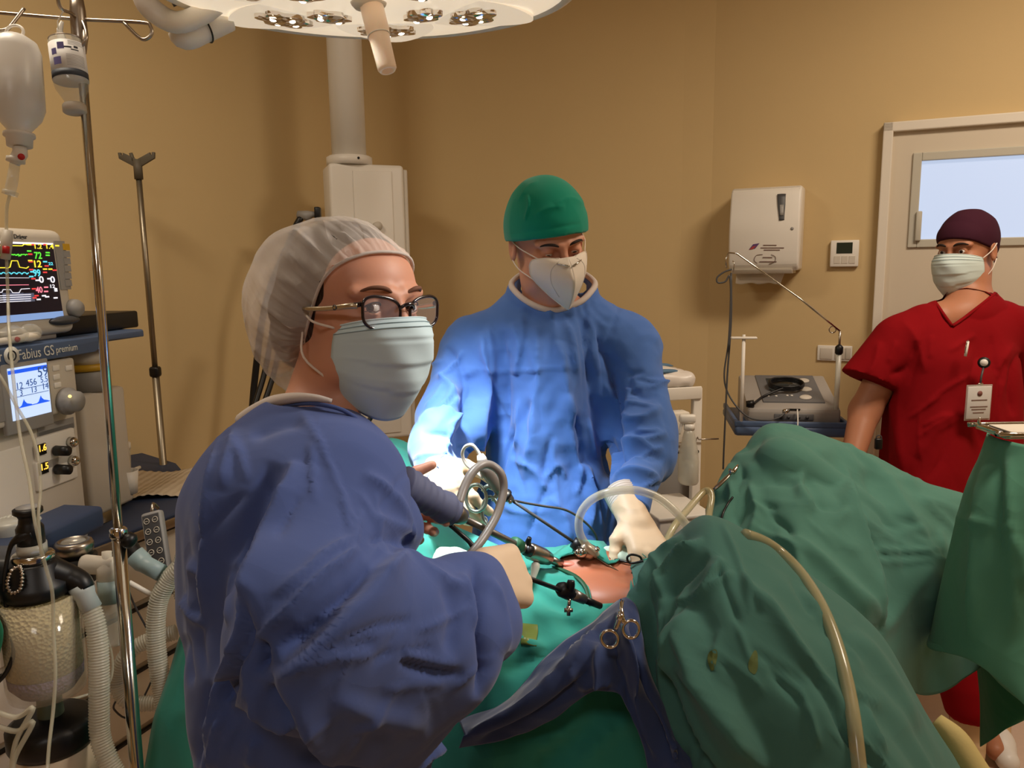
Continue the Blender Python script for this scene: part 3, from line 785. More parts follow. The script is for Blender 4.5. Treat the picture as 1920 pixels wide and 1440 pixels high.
# ------------------------------------------------------------------ surgical lamp
LT = np.array((-0.0, -0.07, 1.0)); LT /= np.linalg.norm(LT)
LC = LAMP
LR = 0.345
t = thing('surgical_lamp', 'round white operating lamp with petal-shaped light clusters at the top of the view', 'operating lamp', LC)
la, lb, _ = frame_of(LT, (0, 1, 0))
M_lampshell = mat('lamp_shell', (232, 224, 210), 0.3)
M_lampface = mat('lamp_face', (238, 226, 206), 0.25, emit=(255, 234, 204), es=0.60)
M_petal = mat('lamp_petal', (226, 214, 196), 0.3, emit=(255, 234, 204), es=0.52)
obj('housing', lathe([(0.0, .10), (.12, .095), (.26, .07), (LR - .01, .03), (LR, .01), (LR - .004, -.002), (LR - .015, -.006), (LR - .02, 0.002)], LC, LT, 72), M_lampshell, t)
obj('face', lathe([(0.0, -.016), (.1, -.017), (.22, -.014), (.30, -.008), (LR - .018, 0.0)][::-1], LC, LT, 72), M_lampface, t)
obj('rim_gasket', torus_g(LC + LT * .004, LR - .001, .003, LT, 90, 8), M_grey, t)
def lp(r, an, h): return LC + r * (la * math.cos(an) + lb * math.sin(an)) + LT * h
M_reflect = mat('faceted_reflector', (238, 230, 222), 0.16, 1.0, bump=[('voro', 60, .8, .01)])
M_led = mat('led_lens', (255, 250, 240), 0.2, emit=(255, 240, 214), es=5.0)
def petal_ring(r0, an, lx, ly, lift, mt, name, star=False):
    """leaf outline prism lying on the lamp face"""
    c = lp(r0, an, 0); er = (la * math.cos(an) + lb * math.sin(an)); et = np.cross(LT, er); pts = []
    n = 32
    for k in range(n):
        th = k * 2 * math.pi / n
        rr = 1.0
        if star: rr = 0.72 + 0.28 * abs(math.cos(th * 3)) 
        pts.append(c + er * lx * math.cos(th) * rr + et * ly * math.sin(th) * rr * (1.0 if star else (1 - .35 * math.cos(th))))
    top = np.array([p - LT * (.012 + lift) for p in pts]); bot = np.array([p + LT * .004 for p in pts])
    V = np.r_[top, bot, [c - LT * (.012 + lift * 1.6)]]
    Fc = [((i + 1) % n, i, 2 * n) for i in range(n)] + [(i, (i + 1) % n, (i + 1) % n + n, i + n) for i in range(n)]
    return obj(name, (V, Fc), mt, t, True, auto=35)
angs = [R(-90 + 60 * k) for k in range(6)]
# angle pointing away from the camera is the visible part of the face
for k in range(6):
    an = R(90) + k * R(60)
    petal_ring(.205, an, .105, .085, .003, M_petal, 'petal')
    cl = petal_ring(.19, an, .040, .058, .010, M_reflect, 'light_cluster', True)
    for dr_, dt_ in ((-.018, 0), (.016, .0), (0, .026), (0, -.026)):
        er = (la * math.cos(an) + lb * math.sin(an)); et = np.cross(LT, er)
        obj('led', ellipsoid_g(lp(.19, an, -.0225) + er * dr_ + et * dt_, (.0075, .0075, .004), None, 10), M_led, cl)
    
obj('handle_mount', lathe([(.032, -.01), (.028, -.02), (.022, -.026), (.0, -.026)], LC, LT, 30), M_lampshell, t)
for an in (R(42), R(138), R(222), R(318)):
    cl = petal_ring(.108, an, .030, .042, .012, M_reflect, 'light_cluster', True)
    er = (la * math.cos(an) + lb * math.sin(an)); et = np.cross(LT, er)
    for dt_ in (-.018, .018): obj('led', ellipsoid_g(lp(.108, an, -.026) + et * dt_, (.0065, .0065, .004), None, 10), M_led, cl)
M_handle = mat('handle_cover', (232, 206, 178), 0.35, sss=0.2, emit=(255, 214, 176), es=0.10)
hd = P(727, 133, 1.24) - LC; hl = np.linalg.norm(hd); hd /= hl
obj('handle', lathe([(.019, .02), (.019, hl * .5), (.0165, hl * .62), (.0155, hl - .004), (.013, hl), (.009, hl), (.009, hl - .012), (0, hl - .012)], LC, hd, 28), M_handle, t)
obj('handle_ring', torus_g(LC + hd * hl * .56, .0178, .0012, hd, 28, 6), M_white, t)
# yoke arm on the left
ya = [P(262, -60, 1.30), P(272, -5, 1.30), P(290, 22, 1.30), P(330, 42, 1.31), P(372, 30, 1.32), P(405, 8, 1.33)]
obj('yoke', tube(ya, [.022, .021, .021, .021, .020, .02], 16, 4, flat=.8), M_white, t)
obj('joint', tube([P(325, 52, 1.33), P(345, 66, 1.34), P(380, 54, 1.36), P(430, 36, 1.38)], [.014, .024, .024, .02], 18, 4), M_white, t)
obj('joint_cap', torus_g(P(385, 54, 1.36), .0235, .0015, P(430, 36, 1.38) - P(345, 66, 1.34), 24, 6), M_black, t)
obj('dark_gap', tube([P(326, -14, 1.31), P(338, 8, 1.32)], .012, 12), M_black, t)
# spring arm to the ceiling
obj('ceiling_arm', tube([ya[0], ya[0] + np.array((-.02, .02, .18)), LC + np.array((0, 0, .35)), LC + np.array((.02, .02, .5))], .03, 16, 5), M_white, t)
obj('ceiling_tube', tube([LC + np.array((.02, .02, .48)), (LC[0] + .02, LC[1] + .02, HC)], .045, 20), M_white, t)
# ------------------------------------------------------------------ anaesthesia machine on the left (front faces +X)
ma = np.array((0.17, 0.985, 0)); ma /= np.linalg.norm(ma); mn = np.array((ma[1], -ma[0], 0.0))
MO = P(0, 600, 1.75); MO = np.array((MO[0], MO[1], 0.0))
AXM = [ma, mn, UP]
def MP(px, py, off=0.0): return hit(px, py, MO + mn * off, mn)
def ml(p): p = np.asarray(p) - MO; return float(p @ ma), float(p[2])
def mpt(s, z, o=0.0): return MO + ma * s + UP * z + mn * o
def mbox(s0, s1, z0, z1, o0, o1, bev=0.0, seg=2):
    return box(mpt((s0 + s1) / 2, (z0 + z1) / 2, (o0 + o1) / 2), (s1 - s0, o1 - o0, z1 - z0), AXM, bev, seg)
def mq(px0, py0, px1, py1, o0, o1, bev=0.0):
    """box whose front face (offset o1) spans two pixel corners (left-top, right-bottom)"""
    s0, z1 = ml(MP(px0, py0, o1)); s1, z0 = ml(MP(px1, py1, o1)); return mbox(s0, s1, z0, z1, o0, o1, bev)
zsh = ml(MP(0, 652, .02))[1]                       # shelf top
s_r = ml(MP(270, 620, .02))[0]
s_l = -0.42
t = thing('anaesthesia_machine', 'large grey anaesthesia machine with slate blue shelf and two small displays', 'anaesthesia machine', MO + mn * -.2)
zw = 0.93; 
# cabinet / column
s_c = ml(MP(150, 700, .0))[0]
obj('shelf', mbox(s_l, s_r, zsh - .022, zsh, -.36, .02, .006), M_blueplastic, t)
sA = ml(MP(200, 640, .022))[0]
zband = ml(MP(0, 690, .03))[1]
V, Fc = prism([(s_l, zsh - .002), (s_l, zband), (sA - .06, zband + .002), (sA, zsh - .016), (s_r - .02, zsh - .02), (s_r - .02, zsh - .002)], 0, .03, .003)
obj('name_band', (np.array([mpt(v[0], v[1], .018 + v[2] * .5) for v in V]), Fc), M_blueplastic, t)
sT, zT = ml(MP(35, 681, .034))
M_white_ink = mat('white_lettering', (225, 225, 220), 0.5)
tsz = .033
def fit_text(s_, x0, y0, x1, off, size, mt, nm='lettering', par=None, bold=False, z_ax=UP):
    a0 = MP(x0, y0, off); sx = ml(MP(x1, y0, off))[0] - ml(a0)[0]
    V, Fc = text_g(s_, size, (0, 0, 0), (1, 0, 0), (0, 1, 0), .0008, bold)
    wv = V[:, 0].max() - V[:, 0].min(); k = sx / wv
    V2 = a0 + np.outer((V[:, 0] - V[:, 0].min()) * k, ma) + np.outer(V[:, 1], UP) + np.outer(V[:, 2], mn)
    return obj(nm, (V2, Fc), mt, par if par is not None else t, False)
fit_text('Fabius GS', 35, 675, 103, .0345, .034, M_white_ink)
fit_text('premium', 106, 662, 146, .0345, .024, M_white_ink)
rc = MP(21, 667, .034)
lgo = obj('round_emblem', lathe([(.0, .002), (.021, .002), (.021, 0)], rc, mn, 28), M_white_ink, t)
obj('emblem_mark', torus_g(rc + mn * .002, .011, .0018, mn, 20, 6), M_ink, lgo)
obj('emblem_drop', ellipsoid_g(rc + mn * .002, (.004, .002, .008), [ma, mn, UP], 12), M_ink, lgo)
fit_text('r', 0, 678, 5, .0345, .034, M_white_ink)
# head unit under the shelf
s1, z1 = ml(MP(142, 676, .03)); s2, z2 = ml(MP(152, 770, .03))
obj('display_housing', mbox(s_l, s1 + .0, z2 + .005, zband - .003, -.3, .028, .008), M_offwhite, t)
obj('display_bezel', mq(0, 684, 103, 795, .02, .034, .004), M_grey, t)
M_scr_w = mat('white_screen', (190, 210, 245), 0.3, emit=(196, 220, 255), es=0.85)
M_scr_b = mat('blue_screen_bar', (30, 80, 220), 0.3, emit=(26, 90, 235), es=0.9)
M_scr_k = mat('screen_text', (60, 90, 150), 0.3, emit=(60, 92, 150), es=0.45)
sc_ = obj('ventilator_screen', mq(14, 692, 97, 772, .030, .0355), M_scr_w, t, False)
s0v, z0v = ml(MP(14, 692, .036)); s1v, z1v = ml(MP(97, 772, .036)); zbv = ml(MP(14, 772, .036))[1]
z0v = ml(MP(50, 690, .036))[1]; zbv = ml(MP(50, 768, .036))[1]
wv_, hv_ = s1v - s0v, z0v - zbv
obj('screen_bar', mbox(s0v, s1v, z0v - hv_ * .09, z0v, .0355, .0362), M_scr_b, sc_, False)
def scr_text(s_, u, v, size, mt, par, O=(0, 0), WH=(1, 1), off=.0366, right=False):
    V, Fc = text_g(s_, size, (0, 0, 0), (1, 0, 0), (0, 1, 0), .0004)
    if right: V = V - np.array((V[:, 0].max(), 0, 0))
    V2 = mpt(O[0] + u * WH[0], O[1] + v * WH[1], off) + np.outer(V[:, 0], ma) + np.outer(V[:, 1], UP) + np.outer(V[:, 2], mn)
    return obj('reading', (V2, Fc), mt, par, False)
O = (s0v, zbv); WH = (wv_, hv_)
for s_, u, v, sz in (('59', .72, .73, .034), ('12', .14, .53, .022), ('456', .40, .56, .022), ('5.5', .78, .58, .02), ('3', .22, .36, .02), ('13', .50, .38, .02), ('14', .80, .40, .022)):
    scr_text(s_, u, v, sz, M_scr_k, sc_, O, WH)
for v in (.51, .34): obj('rule_line', mbox(O[0] + wv_ * .12, O[0] + wv_ * .98, O[1] + hv_ * v, O[1] + hv_ * v + .0012, .0355, .0362), M_scr_k, sc_, False)
for u0 in (.18, .62):
    pts = [(u0, .09), (u0 + .06, .13), (u0 + .13, .27), (u0 + .15, .21), (u0 + .2, .15), (u0 + .32, .11), (u0 + .32, .09)]
    p = np.array([mpt(O[0] + u * wv_, O[1] + v * hv_, .0366) for u, v in pts]); obj('flow_wave', (p, [tuple(range(len(p)))]), M_scr_b, sc_, False)
obj('baseline', mbox(O[0] + wv_ * .08, O[0] + wv_ * .98, O[1] + hv_ * .075, O[1] + hv_ * .095, .0355, .0362), M_scr_b, sc_, False)
for k, (x, y) in enumerate(((105, 690), (106, 707), (108, 722), (129, 690))): obj('soft_key', box(MP(x, y, .029), (.022, .004, .014), AXM, .002), M_white, t)
kc = MP(124, 752, .03); obj('rotary_knob', lathe([(.034, 0), (.034, .01), (.027, .014), (.025, .034), (.0, .036)], kc, mn, 28), M_grey, t)
obj('status_light', ellipsoid_g(MP(131, 743, .066), (.004, .004, .004), None, 10), mat('led_warm', (255, 220, 120), .3, emit=(255, 220, 120), es=2), t)
obj('key_pad', mbox(s_l + .02, ml(MP(2, 700, .03))[0], z2 + .02, zband - .02, .026, .031, .002), M_grey, t)
# body column under the display
s3 = ml(MP(148, 800, .0))[0]
obj('column', mbox(s_l, s3 - .01, zw - .01, z2 + .006, -.3, .005, .006), M_offwhite, t)
obj('column_recess', mbox(s_l + .02, ml(MP(40, 820, .0))[0], zw + .02, z2 - .05, -.01, .008, .004), M_white, t)
for k in range(2):
    x0, y0, x1, y1 = ((68, 822, 146, 862), (68, 868, 148, 895))[k]
    obj('flow_module', mq(x0, y0, x1, y1, -.01, .016, .004), M_white, t)
M_led_y = mat('amber_digits', (255, 180, 60), .3, emit=(255, 190, 70), es=1.6)
for k, (s_, x, y) in enumerate((('1.6', 70, 843), ('1.5', 74, 878))):
    md = obj('digit_window', mq(x, y - 8, x + 18, y + 7, .014, .02), M_black, t, False)
    a0 = MP(x + 2, y + 5, .0208); V, Fc = text_g(s_, .022, a0, ma, UP, .0004, True); obj('digits', (V, Fc), M_led_y, md, False)
    kc = MP(105 + 2 * k, y + 2, .02); obj('flow_knob', lathe([(.013, 0), (.012, .035), (.0, .036)], kc, mn, 18), M_black, t)
    obj('metal_cap', lathe([(.014, 0), (.013, .012), (.009, .018), (.006, .018), (0, .014)], MP(131 + 3 * k, y - 14, .016), mn, 20), M_steel, t)
for k, y in enumerate((800, 812)): obj('edge_line', mq(70, y, 140, y + 1, .003, .0065), M_grey, t, False)
# side gas unit (receding grey box with yellow band) behind
s5 = ml(MP(148, 700, -.05))[0]; s6 = ml(MP(206, 700, -.08))[0]
obj('vaporizer_body', mbox(s5, s6 + .02, zw + .01, ml(MP(150, 742, -.05))[1], -.16, -.05, .012), M_offwhite, t)
vc = mpt((s5 + s6) / 2 + .01, ml(MP(150, 742, -.05))[1], -.10)
obj('vaporizer_dial', lathe([(.06, 0), (.06, .05), (.052, .06), (0, .06)], vc, UP, 28), M_grey, t)
obj('yellow_band', lathe([(.061, 0), (.061, .016), (.055, .018), (0, .018)], vc + UP * .058, UP, 28), M_yellow, t)
obj('vaporizer_top', lathe([(.05, 0), (.05, .03), (.03, .04), (0, .04)], vc + UP * .076, UP, 28), M_offwhite, t)
obj('rear_post', mbox(s6 + .03, s6 + .06, zw, zsh - .02, -.3, -.26, .004), M_offwhite, t)
# worktop
wt0 = PZ(205, 1010, zw); wt1 = PZ(368, 948, zw); wb1 = PZ(330, 868, zw); wb0 = PZ(232, 838, zw)
wx = np.array((wt0[0], wt0[1])); 
dirf = (wt1 - wt0); dirf[2] = 0; L_ = np.linalg.norm(dirf); dirf /= L_
front0 = wt0 - dirf * .75; front1 = wt1 + dirf * .05
poly = [(front0[0], front0[1]), (front1[0], front1[1]), (wb1[0], wb1[1]), (wb0[0], wb0[1]), (mpt(s_c + .1, 0, -.02)[0], mpt(s_c + .1, 0, -.02)[1]), (mpt(s_l, 0, -.02)[0], mpt(s_l, 0, -.02)[1])]
obj('worktop', prism(poly, zw - .03, zw, .004), M_navy, t)
fn = np.array((-dirf[1], dirf[0], 0)); fn = fn if fn[0] > 0 else -fn
obj('worktop_rail', join(box((front0 + front1) / 2 * (1, 1, 0) + fn * .012 + UP * (zw - .018), (np.linalg.norm(front1 - front0), .008, .026), [dirf, fn, UP], .002)), M_bsteel, t)
# drawer cabinet
cf0 = front0 - fn * .05; cf1 = front1 - fn * .05
def cab(u, z, o=0): return np.array((cf0[0], cf0[1], 0)) + dirf * u + UP * z + fn * o
CL = np.linalg.norm(cf1 - cf0)
AXD = [dirf, fn, UP]
obj('cabinet', box(cab(CL / 2, (zw - .03 + .12) / 2, -.19), (CL, .38, zw - .03 - .12), AXD, .006), M_offwhite, t)
for k, (z0, z1) in enumerate(((.70, .88), (.52, .69), (.34, .51), (.15, .33))):
    dwr = obj('drawer', box(cab(CL * .55, (z0 + z1) / 2, .004), (CL * .86, .012, z1 - z0 - .012), AXD, .003), M_white, t)
    obj('drawer_grip', box(cab(CL * .55, z1 - .004, .008), (CL * .8, .012, .008), AXD, .001), M_black, dwr, False)
obj('plinth', box(cab(CL / 2, .09, -.19), (CL + .04, .42, .06), AXD, .01), M_navy, t)
for u in (.08, CL - .08):
    for o in (-.03, -.33): obj('castor', cyl(cab(u, .035, o) - dirf * .012, cab(u, .035, o) + dirf * .012, .034, n=16), M_rubber, t)

# patient monitor on the shelf
zm0 = ml(MP(60, 606, .0))[1]
t = thing('patient_monitor', 'grey-framed patient monitor showing coloured vital sign curves on the machine shelf', 'monitor', mpt(.02, zsh, -.1))
s1 = ml(MP(143, 590, .0))[0]; z1 = ml(MP(60, 428, 0))[1]; z0 = zsh + .012
def mon(u, v, o=0):      # tilted slightly back
    return mpt(u, z0 + v, o - v * .05)
Hm = z1 - z0
V, Fc = box((0, 0, 0), (s1 + .30, .07, Hm), None, .022, 4)
V = np.array([mon(v[0] + (s1 - .30) / 2, v[2] + Hm / 2, v[1] - .035) for v in V]); 
obj('frame', (V, Fc), M_offwhite, t, True, auto=40)
obj('stand_foot', mbox(-.15, s1 - .05, zsh, zsh + .016, -.15, -.02, .004), M_grey, t)
def inv(px, py, off=0.002):
    p = MP(px, py, off); s_, z_ = ml(p)
    for _ in range(3):
        p = MP(px, py, off - (z_ - z0) * .05); s_, z_ = ml(p)
    return s_, z_ - z0
sr, sv1 = inv(104, 456); _, sv0 = inv(50, 601)
def mpoly(pts, o, mt, nm, par): p = np.array([mon(u, v, o) for u, v in pts]); return obj(nm, (p, [tuple(range(len(p)))]), mt, par, False)
def mrect(u0, v0, u1, v1, o0, o1, mt, nm, par):
    p = [mon(u, v, o) for o in (o0, o1) for u, v in ((u0, v0), (u1, v0), (u1, v1), (u0, v1))]
    return obj(nm, (np.array(p), [(3, 2, 1, 0), (4, 5, 6, 7), (0, 1, 5, 4), (1, 2, 6, 5), (2, 3, 7, 6), (3, 0, 4, 7)]), mt, par, False)
u0, u1, v0, v1 = -.24, sr, sv0, sv1
u1b = inv(112, 590)[0]
u1 = (u1 + u1b) / 2
mscr = mrect(u0, v0, u1, v1, -.002, .003, mat('dark_screen', (16, 14, 22), .15, emit=(20, 16, 30), es=.5), 'screen', t)
def emat(n, c, e=1.0): return mat(n, c, .4, emit=c, es=e)
M_sy, M_sg, M_sc, M_sp, M_sw, M_sr_, M_sb = emat('trace_yellow', (240, 220, 60)), emat('trace_green', (90, 220, 60)), emat('trace_cyan', (90, 210, 230)), emat('trace_pink', (240, 130, 150)), emat('trace_white', (225, 225, 235)), emat('trace_red', (215, 60, 60)), emat('taskbar_blue', (120, 150, 200), .9)
Wm, Hs = u1 - u0, v1 - v0
def su(f): return u0 + f * Wm
def sv(f): return v0 + f * Hs
mrect(su(0), sv(0), su(1), sv(.085), .003, .004, M_sb, 'task_bar', mscr); mrect(su(0), sv(.975), su(1), sv(1), .003, .004, M_sw, 'title_bar', mscr)
# x positions: visible part is roughly the right 55 % of the screen
def fx(px, py): return inv(px, py)[0]
def stx(s_, px, py, size, mt, w=None):
    u, v = inv(px, py, .006)
    V, Fc = text_g(s_, size, (0, 0, 0), (1, 0, 0), (0, 1, 0), .0003, True)
    if w:
        k = (inv(px + w, py)[0] - u) / (V[:, 0].max() - V[:, 0].min()); V = V * (k, 1, 1)
    p = np.array([mon(u + x[0], v + x[1], .0045 + x[2]) for x in V]); return obj('reading', (p, Fc), mt, mscr, False)
stx('1.2', 64, 466, .016, M_sy, 11); stx('1.4', 86, 466, .016, M_sy, 11); stx('72', 66, 485, .023, M_sg, 11); stx('12', 63, 501, .023, M_sy, 11)
stx('99', 64, 518, .023, M_sc, 11); stx('0', 75, 530, .022, M_sw, 6); stx('0', 96, 530, .022, M_sw, 6); stx('40', 69, 549, .02, M_sp, 10); stx('12', 94, 540, .012, M_sw, 6); stx('1', 96, 547, .012, M_sw, 3); stx('22', 92, 497, .01, M_sc, 6)
for i, (x, y, mt) in enumerate(((58, 460, M_sr_), (80, 460, M_sr_), (85, 475, M_sg), (85, 480, M_sg), (52, 478, M_sr_), (53, 492, M_sr_), (54, 507, M_sr_), (56, 511, M_sc), (80, 492, M_sc), (83, 500, M_sr_), (80, 506, M_sy), (80, 512, M_sr_), (90, 506, M_sy), (98, 508, M_sr_), (58, 524, M_sr_), (66, 527, M_sw), (88, 524, M_sw), (59, 543, M_sr_), (82, 540, M_sp), (82, 548, M_sp), (78, 556, M_sw), (84, 558, M_sw), (64, 556, M_sr_), (60, 560, M_sr_), (103, 462, M_sy), (50, 460, M_sy), (50, 472, M_sg), (52, 490, M_sy), (54, 520, M_sc), (68, 563, M_sw), (100, 560, M_sw))):
    u, v = inv(x, y); mrect(u, v, u + .012, v + .0035, .003, .0045, mt, 'small_marking', mscr)
def trace(pts, mt, r=.0012):
    p = []
    for x, y in pts:
        u, v = inv(x, y); p.append(mon(u, v, .0045))
    return obj('trace', tube(p, r, 5), mt, mscr)
def wave(f, x0, x1, y, n=60): return [(x, y - f(x)) for x in np.linspace(x0, x1, n)]
trace([(-12, 460), (40, 461), (44, 458), (50, 459)], M_sy)
rr = random.Random(3); trace([(x, 478 - (rr.uniform(-1, 1) * (7 if 32 < x < 38 else 1.2))) for x in np.linspace(-10, 50, 60)], M_sg)
trace([(-10, 502), (8, 502), (12, 503), (17, 501), (20, 489), (31, 489), (35, 501), (48, 503), (52, 500)], M_sy)
trace(wave(lambda x: 4 * abs(math.sin(x * .32)) ** .6 - 2, -10, 52, 513), M_sc)
trace([(-10, 535), (52, 534)], M_sp, .0008); trace([(-10, 521), (53, 521)], M_sw, .0006)
trace([(-10, 549), (2, 548), (4, 543), (18, 543), (22, 549), (34, 549), (38, 542), (54, 541)], M_sw, .0009)
for y in (553, 557, 561, 565): trace([(-10, y + 2), (56, y - 1)], M_sw, .0009)
for x in (6, 26, 46): u, v = inv(x, 566); mrect(u, v, u + .03, v + .02, .003, .004, emat('grey_button', (90, 96, 120), .5), 'screen_button', mscr)
kp = inv(113, 450); kb = inv(136, 545)
mrect(inv(112, 540)[0] + .004, inv(120, 543)[1], inv(134, 540)[0] - .002, inv(120, 452)[1], -.002, .003, M_grey, 'key_panel', t)
for k in range(6):
    u, v = inv(123 + k * .8, 463 + k * 13.5); o = mrect(u - .011, v - .008, u + .011, v + .008, .002, .005, M_yellow if k == 0 else M_grey, 'key', t)
u, v = inv(138, 578); obj('rotary_knob', lathe([(.024, 0), (.023, .012), (.018, .02), (.0, .022)], mon(u, v, 0), mn, 26), M_grey, t)
u, v = inv(26, 447); V, Fc = text_g('Dräger', .014, mon(u, v, .002), ma, UP, .0006, True); obj('maker_lettering', (V, Fc), M_ink, t, False)

# things on the shelf
q0 = MP(45, 617, .0); q1 = MP(244, 612, -.0)
t = thing('disc_player', 'flat black box unit lying on the blue shelf right of the monitor', 'device', mpt(.2, zsh, -.1))
s0, _ = ml(MP(100, 640, -.02)); s1_, _ = ml(MP(245, 620, -.06))
obj('case', mbox(s0 - .12, s1_, zsh + .001, zsh + .05, -.3, -.03, .006), M_black, t)
obj('lens_cover', ellipsoid_g(mpt(s0 + .02, zsh + .045, .0), (.05, .02, .012), AXM), M_dgrey, t)
t = thing('breathing_bag_part', 'crumpled clear plastic pouch with cream connector lying on the shelf edge', 'breathing connector', MP(40, 640, .02))
pb = mpt(ml(MP(30, 630, .02))[0], zsh + .025, -.01)
g = sdf_mesh(s_union([(s_ell(pb, (.05, .03, .022)), 0), (s_ell(pb + ma * .06, (.035, .025, .02)), .02)]), pb - (.1, .1, .05), pb + (.1, .14, .05), .004)
obj('pouch', (g[0] + vnormals(*g) * gather_noise(g[0], .004, 40)[:, None], g[1]), M_clearpl, t)
obj('connector', tube([mpt(ml(MP(5, 650, .03))[0], zsh + .012, .012), mpt(ml(MP(55, 640, .03))[0], zsh + .014, .012), mpt(ml(MP(68, 637, .03))[0], zsh + .015, .012), mpt(ml(MP(84, 634, .03))[0], zsh + .017, .012)], [.008, .009, .012, .009], 14), M_paper, t)
obj('red_tip', cyl(pb + mn * .03 - UP * .01, pb + mn * .035 - UP * .012, .006), M_red, t)

# suction canister / jar behind the pole
jc = PZ(215, 880, zw); jc = P(205, 800, 2.3)
t = thing('suction_jar', 'milky plastic jar with tube clip behind the chrome pole on the machine worktop', 'jar', (jc[0], jc[1], zw))
jb = np.array((jc[0], jc[1], zw + .001))
obj('jar', lathe([(0, 0), (.04, 0), (.044, .01), (.05, .13), (.05, .16), (.0, .16)], jb, UP, 24), M_hazy, t)
obj('lid', lathe([(.053, 0), (.053, .018), (.03, .026), (0, .026)], jb + UP * .155, UP, 24), M_white, t)
obj('tube_clip', tube([jb + UP * .17, jb + (.03, -.02, .2), jb + (.05, -.03, .21), jb + (.045, -.03, .18)], .003, 8, 4), M_dgrey, t)
obj('cup', lathe([(0, 0), (.025, 0), (.032, .07), (.03, .07), (.024, .005), (0, .004)], jb + (.055, -.03, .03), UP, 20), M_white, t)
# oxygen mask and paper on the worktop
oc = PZ(150, 955, zw + .02)
t = thing('face_mask', 'clear inflatable anaesthesia face mask lying on the dark worktop', 'breathing mask', (oc[0], oc[1], zw))
ob = np.array((oc[0], oc[1], zw + .001))
obj('cushion', torus_g(ob + UP * .014, .05, .013, UP, 32, 12, sx=1.2), M_clearpl, t)
obj('dome', lathe([(.05, .012), (.045, .035), (.03, .052), (.014, .058), (.014, .075), (.011, .075)], ob, UP, 28, 1.2), M_clearpl, t)
oc2 = PZ(95, 925, zw + .02)
t = thing('face_mask', 'smaller clear mask behind the face mask near the machine column', 'breathing mask', (oc2[0], oc2[1], zw))
ob = np.array((oc2[0], oc2[1], zw + .001))
obj('cushion', torus_g(ob + UP * .012, .04, .011, UP, 28, 10), M_clearpl, t)
obj('dome', lathe([(.04, .01), (.036, .03), (.02, .045), (.012, .05), (.012, .065)], ob, UP, 24), M_clearpl, t)
rows = []
for i in range(5):
    rr_ = []
    for j in range(6):
        u, v = i / 4, j / 5
        x = 205 + 165 * v + 22 * (1 - u) * 1; y = 888 + 48 * u - v * 12
        p = PZ(x, y, zw + .012); rr_.append(p + UP * .006 * math.sin(j * 1.7 + i))
    rows.append(rr_)
V, q = loft(rows, 8, 6)
M_striped = mat('striped_paper', (206, 190, 166), .8, bump=[('wave', 14, .5, .004)])
q = facing_cam(V, q)
V = V + UP * (0.002 * np.sin(V @ (fn * 300)))[:, None]
tag(obj('paper_sheet', thicken(V, q, .0015), M_striped), 'creased beige paper sheet with fine lines on the worktop', 'paper')
a0 = PZ(196, 905, zw + .03); a1 = PZ(262, 876, zw + .035)
tag(obj('marker_pen', tube([a0, a0 * .85 + a1 * .15, a0 * .5 + a1 * .5, a1 * .9 + a0 * .1, a1], [.003, .005, .005, .006, .0055], 12), M_white), 'thin white stick lying across the edge of the paper sheet', 'stick')
# remote keypad hanging on the rail
kc0 = P(258, 968, 1.78); kc1 = P(295, 958, 1.78); kc2 = P(330, 1062, 1.75)
ex = (kc1 - kc0) / np.linalg.norm(kc1 - kc0); ez = kc0 - (kc2 - (kc1 - kc0)); ez /= np.linalg.norm(ez); ez -= ex * (ez @ ex); ez /= np.linalg.norm(ez); ey = np.cross(ez, ex)
if ey @ (C0 - kc0) < 0: ey = -ey
t = thing('table_remote', 'grey table remote with two rows of round keys hanging on the machine rail', 'remote control', (kc0 + kc2) / 2)
Lk = np.linalg.norm(kc2 - kc1); Wk = np.linalg.norm(kc1 - kc0); kcen = (kc0 + kc2) / 2
obj('body', box(kcen, (Wk, .022, Lk), [ex, ey, ez], .006), M_grey, t)
obj('key_sheet', box(kcen + ey * .011, (Wk * .82, .002, Lk * .9), [ex, ey, ez], .002), M_dgrey, t)
for i in range(5):
    for j in range(2):
        c = kcen + ey * .0125 + ex * (j - .5) * Wk * .42 + ez * (2 - i) * Lk * .175
        k = obj('key', torus_g(c, .0062, .0009, ey, 20, 6), M_offwhite, t); obj('key_mark', box(c, (.006, .001, .0015), [ex, ey, ez]), M_offwhite, k, False)
obj('hook', tube([kcen + ez * Lk * .5, kcen + ez * (Lk * .5 + .02) - ey * .01, kcen + ez * (Lk * .5 + .01) - ey * .03], .004, 8, 3), M_bsteel, t)

# ------------------------------------------------------------------ absorber assembly with hoses (lower left)
AD = 1.38
ac = P(88, 1200, AD)
def ap(px, py, d=AD): return P(px, py, d)
t = thing('absorber', 'clear soda lime absorber canister with black head below the worktop at the left edge', 'absorber', P(88, 1330, AD))
axv = UP
zc = lambda py: P(88, py, AD)[2]
base = np.array((ac[0] - .008, ac[1], 0.0))
def ring(z): return base + UP * z
rC = 68 / F * AD
M_lime = mat('soda_lime', (176, 160, 116), .8, bump=[('voro', 160, .9, .006)], var=.15, varscale=120)
M_limep = mat('spent_soda_lime', (110, 92, 118), .8, bump=[('voro', 160, .9, .006)], var=.15, varscale=120)
z_t, z_b, z_p = zc(1105), zc(1310), zc(1255)
obj('granules', lathe([(0, 0), (rC * .93, 0), (rC * .95, z_t - z_p - .004), (0, z_t - z_p - .004)], ring(z_p), UP, 36), M_lime, t)
obj('spent_granules', lathe([(0, 0), (rC * .7, .0), (rC * .92, .02), (rC * .94, z_p - z_b - .013), (0, z_p - z_b - .013)], ring(z_b + .012), UP, 36), M_limep, t)
M_can = mat('clear_canister', (225, 215, 190), .08, alpha=.28, spec=1.0)
